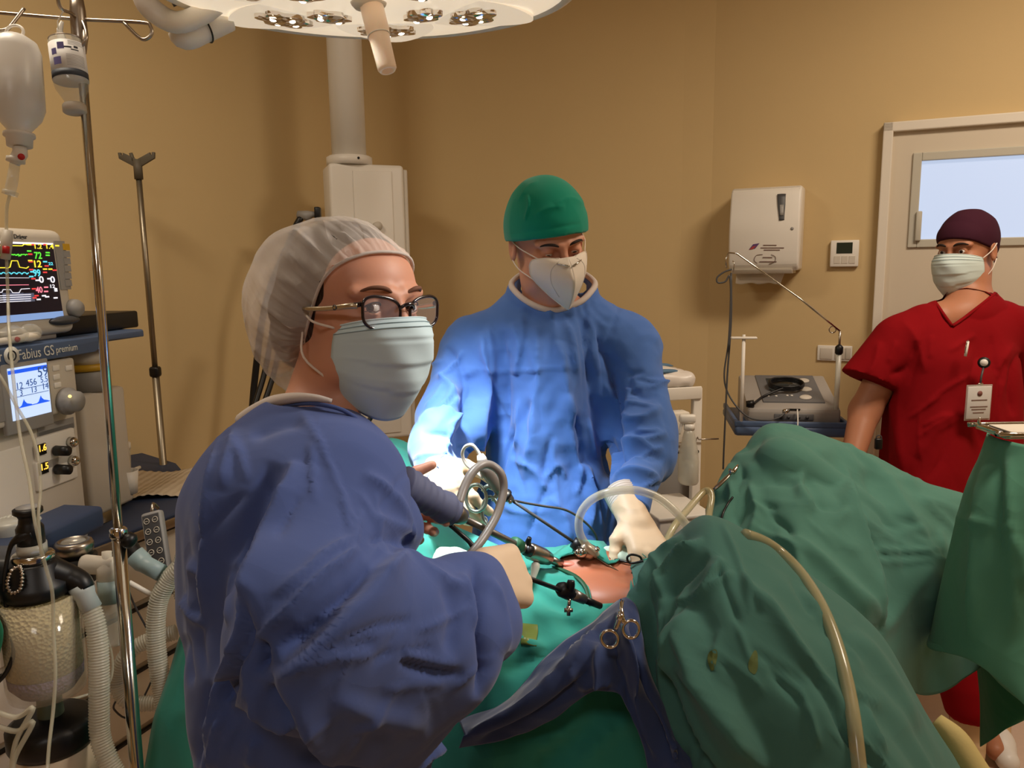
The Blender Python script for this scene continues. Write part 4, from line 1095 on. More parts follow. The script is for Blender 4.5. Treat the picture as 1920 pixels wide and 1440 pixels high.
obj('canister', lathe([(0, 0), (rC * .5, 0), (rC * .95, .012), (rC, .03), (rC * 1.02, z_t - z_b), (rC * .98, z_t - z_b)], ring(z_b - .004), UP, 40), M_can, t)
obj('head_block', lathe([(rC * .8, 0), (rC * .86, .004), (rC * .86, .024), (rC * .66, .032), (rC * .62, .058), (rC * .55, .062), (0, .062)], ring(z_t - .002), UP, 36), M_black, t)
zh = z_t + .060
obj('metal_ring', lathe([(.032, 0), (.034, .005), (.034, .012), (.030, .015), (0, .015)], ring(zh), UP, 32), M_steel, t)
obj('valve_glass', lathe([(.024, 0), (.024, .018), (0, .018)], ring(zh + .014), UP, 28), M_hazy, t)
obj('handle_body', lathe([(.022, 0), (.022, .03), (.017, .038), (.0155, .048), (.018, .053), (.0235, .057), (.0235, .064), (.020, .066), (0, .066)], ring(zh + .031), UP, 32), M_black, t)
obj('handle_cap', lathe([(0.018, 0), (.018, .002), (0, .002)], ring(zh + .0965), UP, 28), M_grey, t)
obj('side_arm', tube([ring(z_t + .05), ap(125, 1082), ap(150, 1092), ap(158, 1105)], [.03, .024, .02, .018], 18, 4), M_black, t)
obj('bracket', join(box(ring(z_t + .03) + (-.13, .03, 0), (.2, .09, .07), None, .012)), M_dgrey, t)
obj('rail_block', box(ap(60, 1010, 1.55), (.3, .1, .05), AXM, .01), M_navy, t)
obj('drain_neck', lathe([(.02, 0), (.022, .03), (.02, .07)], ring(z_b - .072), UP, 20), mat('green_grey', (84, 92, 74), .5), t)
obj('bottom_cap', lathe([(.0, 0), (.07, 0), (.074, .01), (.074, .04), (.06, .05), (.02, .056), (0, .056)], ring(zc(1410)), UP, 36), M_black, t)
obj('lower_cup', lathe([(.066, 0), (.069, .08), (0, .08)], ring(zc(1410) - .082), UP, 32), mat('cream_cup', (214, 196, 172), .5), t)
obj('retainer_chain', tube([ap(36, 1062, 1.32), ap(22, 1070, 1.31), ap(14, 1095, 1.31), ap(22, 1112, 1.31), ap(38, 1105, 1.31), ap(42, 1080, 1.31), ap(38, 1062, 1.32)], .0028, 8, 5, ribs=(.006, .0014)), M_bsteel, t)
obj('sensor_cable', tube([ap(58, 1000, 1.34), ap(35, 1010, 1.33), ap(18, 1030, 1.33), ap(8, 1100, 1.32), ap(18, 1170, 1.32), ap(26, 1220, 1.32), ap(12, 1260, 1.32), ap(-10, 1285, 1.32)], [.012, .008] + [.0038] * 6, 10, 5), M_black, t)
# gauge
gz = ap(138, 1022, 1.52)
t = thing('valve_dome', 'round metal-rimmed valve window lying level beside the absorber head', 'valve', gz)
obj('rim', lathe([(.034, -.02), (.036, 0), (.033, .008), (.026, .01), (.026, .004)], gz, UP, 32), M_bsteel, t)
obj('window', lathe([(.027, .002), (.02, .010), (0, .013)], gz, UP, 28), M_clearpl, t)
obj('disc', lathe([(.02, 0), (.02, .003), (0, .003)], gz, UP, 24), M_paper, t)
obj('mount', lathe([(.04, 0), (.04, .05), (0, .05)], gz - UP * .072, UP, 24), M_black, t)
# coiled sensor hose & white caps on the far left
t = thing('filter_canister', 'stack of milky ribbed filter caps at the left edge beside the black handle', 'filter', ap(20, 1040, 1.5))
f0 = ap(25, 1050, 1.52)
for k, (r_, z0_, z1_) in enumerate(((.05, 0, .03), (.034, .034, .05), (.03, .05, .08))): obj('cap', lathe([(r_, 0), (r_ * 1.02, .004), (r_ * 1.02, z1_ - z0_ - .004), (r_ * .95, z1_ - z0_), (0, z1_ - z0_)], f0 + UP * z0_, UP, 30), M_hazy, t)
tag(obj('corrugated_hose', tube([ap(-30, 1000, 1.6), ap(0, 985, 1.58), ap(40, 975, 1.58), ap(80, 985, 1.6), ap(110, 1000, 1.62)], .014, 12, 8, ribs=(.008, .0016)), M_hazy), 'milky corrugated hose lying behind the absorber handle at the left edge', 'hose')

M_corr = mat('corrugated_clear', (216, 212, 196), .22, alpha=.62, spec=.8)
# hose 1 : from black side arm down
t = thing('breathing_hose', 'corrugated clear breathing hose dropping from the absorber arm, left of the pole', 'hose', ap(190, 1400))
obj('cuff', tube([ap(150, 1098), ap(157, 1112), ap(160, 1118), ap(172, 1142)], [.020, .020, .017, .018], 20), mat('grey_cuff', (176, 184, 184), .4), t)
obj('hose', tube([ap(168, 1135), ap(178, 1165), ap(184, 1210), ap(186, 1270), ap(186, 1330), ap(188, 1380), ap(205, 1430), ap(235, 1480)], .0165, 16, 10, ribs=(.0052, .0015)), M_corr, t)
# hose 2 : right of pole
HD = 1.62
t = thing('breathing_hose', 'corrugated clear hose curving down right of the pole from the black elbow', 'hose', ap(300, 1350, HD))
obj('elbow', tube([ap(228, 1008, 1.66), ap(246, 1028, 1.65), ap(258, 1048, 1.64)], [.018, .017, .016], 16, 3), M_black, t)
obj('cuff', tube([ap(252, 1040, 1.64), ap(268, 1055, 1.64), ap(272, 1058, 1.63), ap(302, 1074, HD)], [.021, .021, .018, .018], 18), mat('blue_cuff', (150, 172, 176), .4), t)
obj('hose', tube([ap(350, 1030, 1.64), ap(340, 1060, HD), ap(318, 1085, HD), ap(298, 1125, HD), ap(292, 1180, HD), ap(296, 1240, HD), ap(305, 1300, HD), ap(312, 1350, 1.6)], .0185, 16, 10, ribs=(.0055, .0015)), M_corr, t)
t = thing('breathing_hose', 'second milky hose crossing behind the curved hose beside the green drape', 'hose', ap(350, 1150, 1.7))
obj('hose', tube([ap(330, 1080, 1.72), ap(345, 1120, 1.72), ap(362, 1160, 1.74), ap(380, 1200, 1.76)], .018, 14, 8, ribs=(.0055, .0015)), M_corr, t)
t = thing('breathing_hose', 'short milky hose looping low behind the pole in front of the drawers', 'hose', ap(260, 1300, 1.66))
obj('hose', tube([ap(330, 1185, 1.68), ap(280, 1200, 1.67), ap(240, 1225, 1.66), ap(222, 1265, 1.66), ap(226, 1300, 1.66), ap(250, 1318, 1.66), ap(300, 1318, 1.67)], .016, 14, 8, ribs=(.0055, .0015)), M_corr, t)
# white T connector with vertical hose
t = thing('tee_connector', 'white tee connector with pale cuff hanging left of the pole above a clear tube', 'connector', ap(200, 1200, 1.5))
obj('tee_body', join(tube([ap(155, 1058, 1.5), ap(160, 1058, 1.5), ap(188, 1060, 1.5), ap(214, 1062, 1.5)], [.017, .019, .018, .018], 18)), M_paper, t)
obj('tee_stem', tube([ap(200, 1034, 1.5), ap(200, 1045, 1.5), ap(203, 1062, 1.5), ap(205, 1092, 1.5)], [.009, .009, .022, .019], 18), M_paper, t)
obj('cuff', tube([ap(204, 1088, 1.5), ap(206, 1130, 1.5)], [.021, .020], 18), mat('pale_blue_cuff', (158, 178, 180), .4), t)
obj('tube', tube([ap(206, 1128, 1.5), ap(209, 1160, 1.5), ap(214, 1190, 1.5), ap(216, 1210, 1.5)], [.018, .018, .017, .012], 16, 4), M_clearpl, t)
tag(obj('sampling_line', tube([ap(186, 1072, 1.5), ap(185, 1085, 1.5), ap(184, 1115, 1.5), ap(170, 1140, 1.5), ap(190, 1170, 1.52), ap(210, 1230, 1.55), ap(205, 1280, 1.55), ap(170, 1300, 1.55), ap(120, 1315, 1.5)], [.006, .005] + [.0025] * 7, 8, 6), M_tube), 'thin sampling line curling down from the tee connector', 'tube')
tag(obj('sampling_line', tube([ap(232, 1080, 1.68), ap(250, 1130, 1.7), ap(276, 1180, 1.72), ap(300, 1230, 1.72), ap(250, 1340, 1.7), ap(214, 1330, 1.68), ap(222, 1305, 1.68)], .0022, 8, 6), M_dgrey), 'thin dark line crossing the drawer fronts behind the pole', 'tube')
tag(obj('side_pipe', tube([ap(242, 1092, 1.72), ap(292, 1120, 1.75)], .006, 8), M_white), 'short straight white rod leaning in front of the drawers', 'rod')
for k, (dx, lab) in enumerate(((0, 'loose clear tube looping along the bottom left corner below the canister'), (26, 'second loose clear tube beside the bottom left corner'))):
    tag(obj('loose_tube', tube([ap(-20, 1330 + dx, 1.3), ap(30, 1345 + dx, 1.3), ap(62, 1328 + dx, 1.3), ap(30, 1390 + dx, 1.3), ap(20, 1460, 1.3)], .0045, 8, 6), M_tube), lab, 'tube')
_n = [[P(-95, 1040, 1.36), P(-60, 1035, 1.33), P(-28, 1040, 1.32)], [P(-100, 1120, 1.35), P(-55, 1125, 1.30), P(-8, 1140, 1.30)], [P(-100, 1200, 1.35), P(-50, 1210, 1.29), P(6, 1190, 1.30)], [P(-98, 1270, 1.35), P(-55, 1290, 1.30), P(-10, 1262, 1.31)]]
_V, _q = loft(_n, 10, 10); _q = facing_cam(_V, _q); _V = _V + vnormals(_V, _q) * crease(_V, 20, .006, 2.0)[:, None]
tag(obj('hanging_cloth', thicken(_V, _q, .003), M_draped), 'green cloth corner peeking in at the far left frame edge beside the canister', 'cloth')

# ------------------------------------------------------------------ IV poles
D1 = 1.47
pt_, pb_ = P(146, 60, D1), P(262, 1440, D1)
xy = (P(146, 60, D1)[:2] + P(250, 1300, D1)[:2]) / 2
# vertical line best matching the photo
def vert(px0, py0, px1, py1, d): 
    a, b = P(px0, py0, d), P(px1, py1, d); return a, b
p_hi = P(147, 40, D1); p_lo = np.array((P(255, 1400, D1 * .98)[0], P(150, 700, D1)[1], 0))
p_mid = P(222, 1000, D1)
xy0 = np.array((p_hi[0], p_hi[1])); 
dv = (p_mid - p_hi); dv /= np.linalg.norm(dv)
foot = p_hi + dv * (p_hi[2] / -dv[2])
t = thing('drip_stand', 'tall chrome drip stand with wire hooks in the left foreground', 'drip stand', (foot[0], foot[1], 0))
zj = p_mid + dv * .0
obj('upper_tube', tube([p_hi + (0, 0, .0), p_mid], .0085, 20), M_steel, t)
obj('lower_tube', tube([p_mid - dv * .0, p_hi + dv * (p_hi[2] - .12) / -dv[2]], .0125, 20), M_steel, t)
obj('joint_collar', tube([p_mid - dv * .012, p_mid - dv * .008, p_mid + dv * .006, p_mid + dv * .01], [.012, .016, .016, .013], 20), M_steel, t)
kn = P(243, 1014, D1); obj('locking_knob', tube([p_mid + dv * .03, kn], .004, 8), M_bsteel, t); obj('knob_head', lathe([(.008, -.012), (.015, -.009), (.016, .003), (.010, .010), (0, .012)], kn, kn - p_mid, 16), M_black, t)
obj('top_fitting', tube([p_hi - dv * .06, p_hi - dv * .02, p_hi + dv * .03, p_hi + dv * .06], [.010, .014, .015, .010], 16), M_bsteel, t)
dd = D1
obj('hook_bar', tube([P(-30, 22, dd), P(0, 24, dd), P(146, 36, dd), P(265, 42, dd), P(282, 50, dd), P(284, 64, dd), P(272, 74, dd), P(258, 68, dd), P(232, 42, dd)], .0034, 8, 4), M_bsteel, t)
obj('hook_bar', tube([P(45, 16, dd - .02), P(30, 36, dd - .03), P(14, 54, dd - .04), P(-5, 56, dd - .05), P(-16, 40, dd - .04)], .0034, 8, 4), M_bsteel, t)
obj('hook_bar', tube([P(146, 36, dd), P(132, 24, dd - .03), P(117, 18, dd - .05), P(110, 6, dd - .06), P(108, -12, dd - .07)], .0034, 8, 4), M_bsteel, t)
obj('hook_bar', tube([P(148, 30, dd), P(158, 48, dd - .01), P(162, 70, dd - .02), P(152, 88, dd - .02)], .0034, 8, 4), M_bsteel, t)
obj('hub', lathe([(.0, 0), (.028, 0), (.028, .03), (.018, .04), (0, .04)], (foot[0], foot[1], .09), UP, 20), M_dgrey, t)
for k in range(5):
    an = k * math.tau / 5 + .3; e = np.array((foot[0] + .26 * math.cos(an), foot[1] + .26 * math.sin(an), .05))
    lg = obj('leg', tube([(foot[0], foot[1], .11), e + UP * .03], [.014, .011], 10), M_steel, t)
    obj('castor', cyl(e - UP * .026 - (.008, 0, 0), e - UP * .026 + (.008, 0, 0), .023, n=16), M_rubber, lg)

# glass bottle
bd = D1 - .02
b_top, b_bot = P(123, 74, bd), P(141, 212, bd)
ax_ = b_bot - b_top; BL = np.linalg.norm(ax_); ax_ /= BL
t = thing('glass_infusion_bottle', 'small upside-down glass infusion bottle with a printed white label', 'infusion bottle', b_top)
r_ = 30 / F * bd
obj('glass', lathe([(0, .002), (r_ * .9, 0), (r_, .006), (r_, BL * .60), (r_ * .93, BL * .68), (r_ * .55, BL * .83), (r_ * .5, BL * .88), (r_ * .5, BL * .9)], b_top, ax_, 36), mat('bottle_glass', (235, 235, 225), .05, alpha=.3, spec=1.0), t)
obj('cap', lathe([(r_ * .62, 0), (r_ * .68, .003), (r_ * .68, .014), (r_ * .6, .016), (0, .016)], b_top + ax_ * BL * .885, ax_, 28), M_offwhite, t)
lab_ = lathe([(r_ * 1.015, BL * .09), (r_ * 1.015, BL * .57)], b_top, ax_, 60)
def arc_sel(G, half):
    V, Fc = G; keep = []; tocam = (C0 - b_top); tocam = tocam - ax_ * (tocam @ ax_); tocam /= np.linalg.norm(tocam)
    c_ = np.array([V[list(f)].mean(0) for f in Fc]) - b_top; c_ = c_ - np.outer(c_ @ ax_, ax_); cs = (c_ @ tocam) / np.linalg.norm(c_, axis=1).clip(1e-6)
    return V, [f for f, x in zip(Fc, cs) if x > math.cos(R(half))]
obj('paper_label', arc_sel(lab_, 95), M_label, t)
lb_ = obj('label_band', arc_sel(lathe([(r_ * 1.02, BL * .475), (r_ * 1.02, BL * .565)], b_top, ax_, 60), 92), mat('slate_ink', (56, 62, 72), .6), t)
tocam = (C0 - b_top); tocam = tocam - ax_ * (tocam @ ax_); tocam /= np.linalg.norm(tocam); rgt = np.cross(tocam, ax_); 
if rgt @ CR < 0: rgt = -rgt
def bl(an, v, k=1.022): return b_top + ax_ * BL * v + r_ * k * (tocam * math.cos(R(an)) + rgt * math.sin(R(an)))
def bpatch(a0, a1, v0, v1, mt, nm, k=1.022):
    n = 6; p = [bl(a0 + (a1 - a0) * i / n, v0, k) for i in range(n + 1)] + [bl(a1 - (a1 - a0) * i / n, v1, k) for i in range(n + 1)]
    V = np.array(p); Fc = [(i, i + 1, 2 * n - i, 2 * n + 1 - i) for i in range(n)]; return obj(nm, (V, Fc), mt, t)
bpatch(-50, -22, .32, .42, M_purple, 'print_patch'); bpatch(-30, -8, .13, .22, M_purple, 'print_patch'); bpatch(-55, -35, .20, .28, M_purple, 'print_patch')
bpatch(-12, 15, .185, .205, M_ink, 'print_line'); bpatch(12, 38, .215, .23, M_ink, 'print_line'); bpatch(22, 36, .17, .2, M_ink, 'print_line')
for v in (.11, .13, .15, .29, .31, .33, .35, .37, .39, .41, .43): bpatch(-5 if v > .2 else 5, 58, v, v + .007, M_grey, 'print_line')
obj('hanger_tab', join(tube([b_top + CR * -.006, P(112, 56, bd), P(117, 40, bd)], [.010, .006, .003], 6, flat=.2)), M_white, t)
obj('hanger_string', tube([P(109, 56, bd), P(108, 40, bd - .02), P(118, 22, bd - .04)], .0012, 6), M_paper, t)
obj('rim_band', torus_g(b_top + ax_ * .002, r_ * .95, .0012, ax_, 36, 6), M_bsteel, t)

# plastic infusion bag
gd = D1 - .06
g0, g1 = P(28, 62, gd), P(36, 250, gd)
ax_ = g1 - g0; GL = np.linalg.norm(ax_); ax_ /= GL
t = thing('plastic_infusion_bottle', 'large cloudy plastic infusion bottle hanging upside down at the left edge', 'infusion bottle', g0)
rg = 46 / F * gd
ga, gb, _ = frame_of(ax_, (0, 1, 0))
obj('body', lathe([(0, 0), (rg * .5, .002), (rg * .85, .012), (rg, .03), (rg * 1.04, GL * .5), (rg * 1.06, GL * .72), (rg * .9, GL * .82), (rg * .45, GL * .95), (rg * .36, GL)], g0 + ax_ * .005, ax_, 40, .9), mat('cloudy_plastic', (232, 230, 226), .3, alpha=.72, spec=.7, bump=[('noise', 12, .3, .004)]), t)
obj('liquid', lathe([(0, 0), (rg * .93, .0), (rg * .97, GL * .3), (rg * .82, GL * .40), (rg * .35, GL * .53), (0, GL * .53)], g0 + ax_ * GL * .42, ax_, 36, .88), mat('saline', (200, 204, 206), .1, alpha=.35), t)
obj('neck_ring', lathe([(.018, 0), (.026, .001), (.026, .006), (.022, .007), (.021, .024), (0, .024)], g1, ax_, 26), M_white, t)
obj('hanger', torus_g(g0 - ax_ * .002, .012, .0028, CF, 24, 8, sx=1.3), M_white, t)
# drip chamber and line
t = thing('infusion_set', 'clear drip chamber with red dot and long thin line running down to the absorber', 'infusion line', P(20, 330, gd))
s0_ = g1 + ax_ * .026
obj('spike_cap', tube([s0_, s0_ + ax_ * .012, P(30, 300, gd), P(27, 308, gd)], [.012, .013, .012, .008], 16), M_white, t)
obj('vent_cap', cyl(P(40, 294, gd - .012), P(40, 294, gd - .018), .0058), M_red, t)
obj('spike_flange', tube([P(30, 296, gd), P(29, 304, gd)], .0155, 18), M_white, t)
obj('drip_chamber', tube([P(28, 306, gd), P(24, 335, gd), P(20, 355, gd), P(18, 366, gd)], [.0085, .0095, .0095, .008], 16), M_clearpl, t)
obj('chamber_flange', tube([P(20, 358, gd), P(18, 366, gd)], .013, 16), M_clearpl, t)
ln = [P(18, 366, gd), P(13, 390, gd), P(12, 430, gd), P(12, 470, gd), P(15, 560, gd), P(17, 620, 1.35), P(26, 720, 1.30), P(38, 820, 1.28), P(55, 900, 1.26), P(66, 980, 1.22), P(85, 1060, 1.22), P(98, 1110, 1.22), P(100, 1180, 1.24), P(104, 1260, 1.24), P(100, 1330, 1.24), P(92, 1400, 1.22), P(88, 1460, 1.2)]
obj('line', tube(ln, .0028, 8, 6), M_tube, t)
obj('injection_port', tube([P(14, 432, gd - .005), P(12, 460, gd - .005), P(10, 486, gd - .005)], [.009, .0095, .008], 12), M_offwhite, t)
obj('port_stopper', cyl(P(11.5, 462, gd - .014), P(11, 475, gd - .014), .0058), M_red, t)
tag(obj('infusion_line', tube([P(-10, 690, 1.3), P(8, 718, 1.3), P(30, 760, 1.3), P(58, 810, 1.29), P(72, 860, 1.28), P(76, 920, 1.27), P(72, 970, 1.25), P(78, 1040, 1.22)], .0026, 8, 6), M_tube), 'second clear thin line curving in from the left edge past the small screen', 'infusion line')
# rear pole
t_top, t_bot = P(258, 330, 2.68), P(306, 870, 2.68)
dv = t_bot - t_top; dv /= np.linalg.norm(dv); xy = P(283, 600, 2.68)
foot = np.array((xy[0], xy[1], 0)) 
top_ = np.array((xy[0], xy[1], t_top[2])); col = np.array((xy[0], xy[1], P(290, 700, 2.68)[2]))
t = thing('drip_stand', 'dull metal drip stand with empty winged plastic head against the ochre wall', 'drip stand', foot)
obj('upper_tube', tube([top_, col], .0095, 16), M_dsteel, t)
obj('lower_tube', tube([col, foot + UP * .1], .0125, 16), M_dsteel, t)
obj('collar', box(col + UP * .002, (.034, .034, .038), None, .009, 3), M_black, t)
M_head = mat('dull_head_plastic', (92, 84, 70), .6)
hh = top_ + UP * .0
obj('head_socket', tube([hh - UP * .02, hh + UP * .045], .014, 16), M_head, t)
for sx in (-1, 1):
    q_ = [(0, .015), (sx * .06, .048), (sx * .062, .068), (sx * .052, .068), (sx * .052, .06), (sx * .046, .06), (sx * .046, .068), (0, .045)]
    if sx < 0: q_ = q_[::-1]
    V, Fc = prism(q_, -.005, .005, .0015); obj('head_wing', (np.array([hh + (v[0], v[2], v[1]) for v in V]), Fc), M_head, t)
obj('head_stub', tube([hh + UP * .04 + (-.012, 0, 0), hh + UP * .066 + (-.02, 0, 0)], .006, 10), M_red if 0 else M_head, t)
for k in range(4):
    an = k * math.pi / 2 + .4; e = foot + (.17 * math.cos(an), .17 * math.sin(an), .03)
    obj('leg', tube([foot + UP * .09, e], [.013, .010], 8), M_dsteel, t)
obj('hub', lathe([(0, 0), (.025, 0), (.025, .04), (0, .04)], foot + UP * .07, UP, 16), M_black, t)
# ------------------------------------------------------------------ people
def head_frame(c, yaw, pitch=0.0, roll=0.0):
    """yaw from facing the camera (-Y) towards +X; pitch down; roll about the gaze"""
    f = np.array((math.sin(yaw), -math.cos(yaw), 0.0)); u = UP.copy(); r = np.cross(f, u)
    f2 = f * math.cos(pitch) - u * math.sin(pitch); u2 = u * math.cos(pitch) + f * math.sin(pitch)
    u3 = u2 * math.cos(roll) + r * math.sin(roll); r3 = r * math.cos(roll) - u2 * math.sin(roll)
    return dict(c=np.asarray(c, float), f=f2, r=r3, u=u3, ax=np.array([f2, r3, u3]))
def hp(H, f, r, u): return H['c'] + f * H['f'] + r * H['r'] + u * H['u']
def loc(H, X): return (X - H['c']) @ H['ax'].T
EYE_F, EYE_R = 0.079, 0.031
def head_items(H, open_=.0048, gaze_lid=0.0, jaw=1.0, s=1.0, low=0.0, ears=True):
    A = H['ax']; g = lambda f, r, u: hp(H, f * s, r * s, u * s)
    E = lambda f, r, u, a, b, c: s_ell(g(f, r, u), (a * s, b * s, c * s), A)
    it = [(E(-.012, 0, .032 - low, .098, .076, .094 - low * .5), 0), (E(.028, 0, -.045, .066, .058, .078), .03), (E(.066, 0, -.100, .024, .03, .018), .03),
          (E(.045, 0, .045 - low * .9, .045, .06, .045), .02)]
    for sx in (-1, 1):
        it += [(E(.054, sx * .038, -.030, .03, .026, .026), .02), (E(.03, sx * .052, -.075, .035, .018, .03), .02),
               (s_cap(g(.093, sx * .012, .018), g(.076, sx * .052, .019), .008 * s, .007 * s), .012)]
    for sx in (-1, 1):
        it += [(E(.098, sx * .031, -.001, .014, .019, .011), -.010)]
        it += [(s_ell(g(EYE_F, sx * EYE_R, 0), (.0142 * s,) * 3), .004)]
        it += [(s_ell(g(EYE_F + .012, sx * EYE_R, gaze_lid), (.009 * s, .0125 * s, open_ * s), A), -.0015)]
    it += [(s_cap(g(.094, 0, .012), g(.113, 0, -.034), .0065 * s, .011 * s), .012)]
    for sx in (-1, 1): it += [(E(.104, sx * .012, -.038, .011, .008, .007), .006)]
    it += [(E(.096, 0, -.067, .012, .024, .007), .006), (E(.094, 0, -.077, .011, .019, .007), .004)]
    for sx in ((-1, 1) if ears else ()):
        it += [(E(-.008, sx * .081, -.008, .019, .007, .031), .006), (E(-.004, sx * .087, -.004, .010, .006, .019), -.004)]
    return it
def eye(H, par, sx, gaze, iris=None, s=1.0):
    c = hp(H, EYE_F * s, sx * EYE_R * s, 0); n = 28; r_ = .0122 * s
    gz = np.asarray(gaze, float); gz /= np.linalg.norm(gz)
    a, b, d = frame_of(gz, H['u']); V, Fc = ellipsoid_g((0, 0, 0), (r_, r_, r_), None, n)
    V = V @ np.array([a, b, d]) + c
    cs = np.array([(V[list(f)].mean(0) - c) @ d / r_ for f in Fc]); an = np.degrees(np.arccos(np.clip(cs, -1, 1)))
    fm = np.where(an < 13, 2, np.where(an < 32, 1, 0))
    return obj('eye', (V, Fc), [M_eye, iris or M_iris, M_pupil], par, True, fm=fm)
def brow(H, par, sx, mt, s=1.0, thick=.0042, du=0.0):
    p = [hp(H, .0985 * s, sx * .012 * s, (.019 + du) * s), hp(H, .1005 * s, sx * .024 * s, (.0245 + du) * s), hp(H, .093 * s, sx * .040 * s, (.025 + du) * s), hp(H, .078 * s, sx * .053 * s, (.018 + du) * s)]
    return obj('eyebrow', tube(p, [thick * .6, thick, thick * .85, thick * .3], 8, 5, flat=.9), mt, par)

def hand_items(w, d, n, side, curl=(.5, .5, .5, .5), thumb=(.5, .4), s=1.0, inc=0.0, spread=.05):
    """w wrist point, d towards the fingers, n out of the palm, side towards the thumb"""
    d = np.asarray(d, float); d = d / np.linalg.norm(d); n = np.asarray(n, float); n = n - d * (n @ d); n /= np.linalg.norm(n)
    sd = np.cross(n, d); sd = sd if sd @ np.asarray(side, float) > 0 else -sd
    w = np.asarray(w, float); it = []
    ks = []
    for k, off in enumerate((.030, .010, -.010, -.029)):
        kn = w + d * (.092 - .006 * abs(k - 1)) * s + sd * off * s; ks.append(kn)
        it.append((s_cap(w + sd * off * .55 * s + d * .012 * s, kn, (.015 + inc) * s, (.0125 + inc) * s), .012))
    it.append((s_box(w + d * .05 * s, (.075 * s, .075 * s, .025 * s), .012 * s, np.array([d, sd, n])), .010))
    lens = ((.043, .026, .022), (.048, .030, .023), (.043, .028, .022), (.034, .021, .020))
    for k, kn in enumerate(ks):
        p = kn; dd = d + sd * spread * (1.5 - k); dd /= np.linalg.norm(dd); rr = (.0092, .0083, .0076, .0068)
        nn = n - dd * (n @ dd); nn /= np.linalg.norm(nn)
        c = curl[k]
        for j, L_ in enumerate(lens[k]):
            an = c * (1.0, 1.15, .7)[j]
            dd, nn = dd * math.cos(an) + nn * math.sin(an), nn * math.cos(an) - dd * math.sin(an)
            q = p + dd * L_ * s
            it.append((s_cap(p, q, (rr[j] + inc) * s, (rr[j + 1] + inc) * s), .004 if j else .007)); p = q
    tb = w + sd * .022 * s + d * .02 * s; td = d * .65 + sd * .75 + n * .25; td /= np.linalg.norm(td)
    t1 = tb + td * .042 * s; an = thumb[0]; td2 = td * math.cos(an) + (d * .5 + n * .6 - sd * .3) * math.sin(an); td2 /= np.linalg.norm(td2)
    t2 = t1 + td2 * .034 * s; an = thumb[1]; td3 = td2 * math.cos(an) + (n * .6 - sd * .4) * math.sin(an); td3 /= np.linalg.norm(td3); t3 = t2 + td3 * .026 * s
    it += [(s_cap(tb, t1, (.016 + inc) * s, (.0115 + inc) * s), .012), (s_cap(t1, t2, (.0108 + inc) * s, (.0098 + inc) * s), .004), (s_cap(t2, t3, (.0098 + inc) * s, (.008 + inc) * s), .003)]
    return it

def build(name, items, lo, hi, h, mt, par, fl=None, gath=None, rel=1, push=None, hole=None):
    f = s_union(items) if isinstance(items, list) else items
    V, q = sdf_mesh(f, lo, hi, h)
    if rel: V = relax(V, q, rel)
    N = vnormals(V, q)
    if gath is not None:
        for g in gath: V = V + N * g(V)[:, None]
        N = vnormals(V, q)
    if fl:
        V = folds(V, N, fl); V = relax(V, q, 1, .25)
    if push:
        far = np.linalg.norm(V - push[1], axis=1) > push[2]; V[far] = push_out(V[far], push[0], .005)
    if hole: V, q = cut_opening(V, q, *hole)
    return obj(name, (V, q), mt, par, True)
def bounds(pts, pad): 
    p = np.array(pts, float); return p.min(0) - pad, p.max(0) + pad

def surgical_mask(H, par, mt, s=1.0, name='face_mask', pleats=3, drop=0.0, top=-.004, wide=1.0, back=0.0):
    rows = []
    nu, nv = 33, 30
    prof = [(0.0, .112, top, .057, .052), (.12, .124, -.018, .060, .050), (.3, .1325, -.038, .061, .048), (.5, .128, -.062, .061, .046), (.7, .120, -.088, .059, .044), (.88, .106, -.112, .054, .040), (1.0, .082, -.128 - drop, .048, .034)]
    t_ = [p[0] for p in prof]
    for i in range(nv):
        t = i / (nv - 1); fc = np.interp(t, t_, [p[1] for p in prof]); uc = np.interp(t, t_, [p[2] for p in prof]); hw = np.interp(t, t_, [p[3] for p in prof]); fe = np.interp(t, t_, [p[4] for p in prof]) - back; hw = hw * wide
        row = []
        for j in range(nu):
            a = -1 + 2 * j / (nu - 1); th = a * math.pi / 2
            f = fe + (fc - fe) * math.cos(th) ** .85; r = hw * math.sin(th) * (1.0 - .06 * math.cos(th * 2))
            # side edges squeeze towards the middle height
            eu = -.022 + (-.074) * t
            u = uc + (eu - uc) * abs(a) ** 2.2
            w = math.cos(th) ** .5
            if pleats: f += w * .0030 * (((t * pleats * 1.25 + .1 * abs(a)) % 1.0) if .12 < t < .85 else 0)
            f += .0012 * math.sin(a * 9 + t * 11) * w
            row.append(hp(H, f * s, r * s, u * s))
        rows.append(row)
    V, q = loft(np.array(rows), 2, 2); q = np.asarray(q)
    N = vnormals(V, q)
    if (N @ H['f']).mean() < 0: q = q[:, ::-1]
    m_ = obj(name, thicken(V, q, .0014 * s), mt, par)
    rows = np.array(rows)
    obj('edge_seam', tube(rows[0] + H['f'] * .0006, .0011 * s, 6, 2), mt, m_)
    obj('stitch_line', tube(rows[2] + H['f'] * .0012, .0006 * s, 5, 2), M_stitch, m_)
    obj('stitch_line', tube(rows[4] + H['f'] * .0012, .0006 * s, 5, 2), M_stitch, m_)
    return m_, rows
M_stitch = mat('mask_stitching', (132, 156, 164), .8)

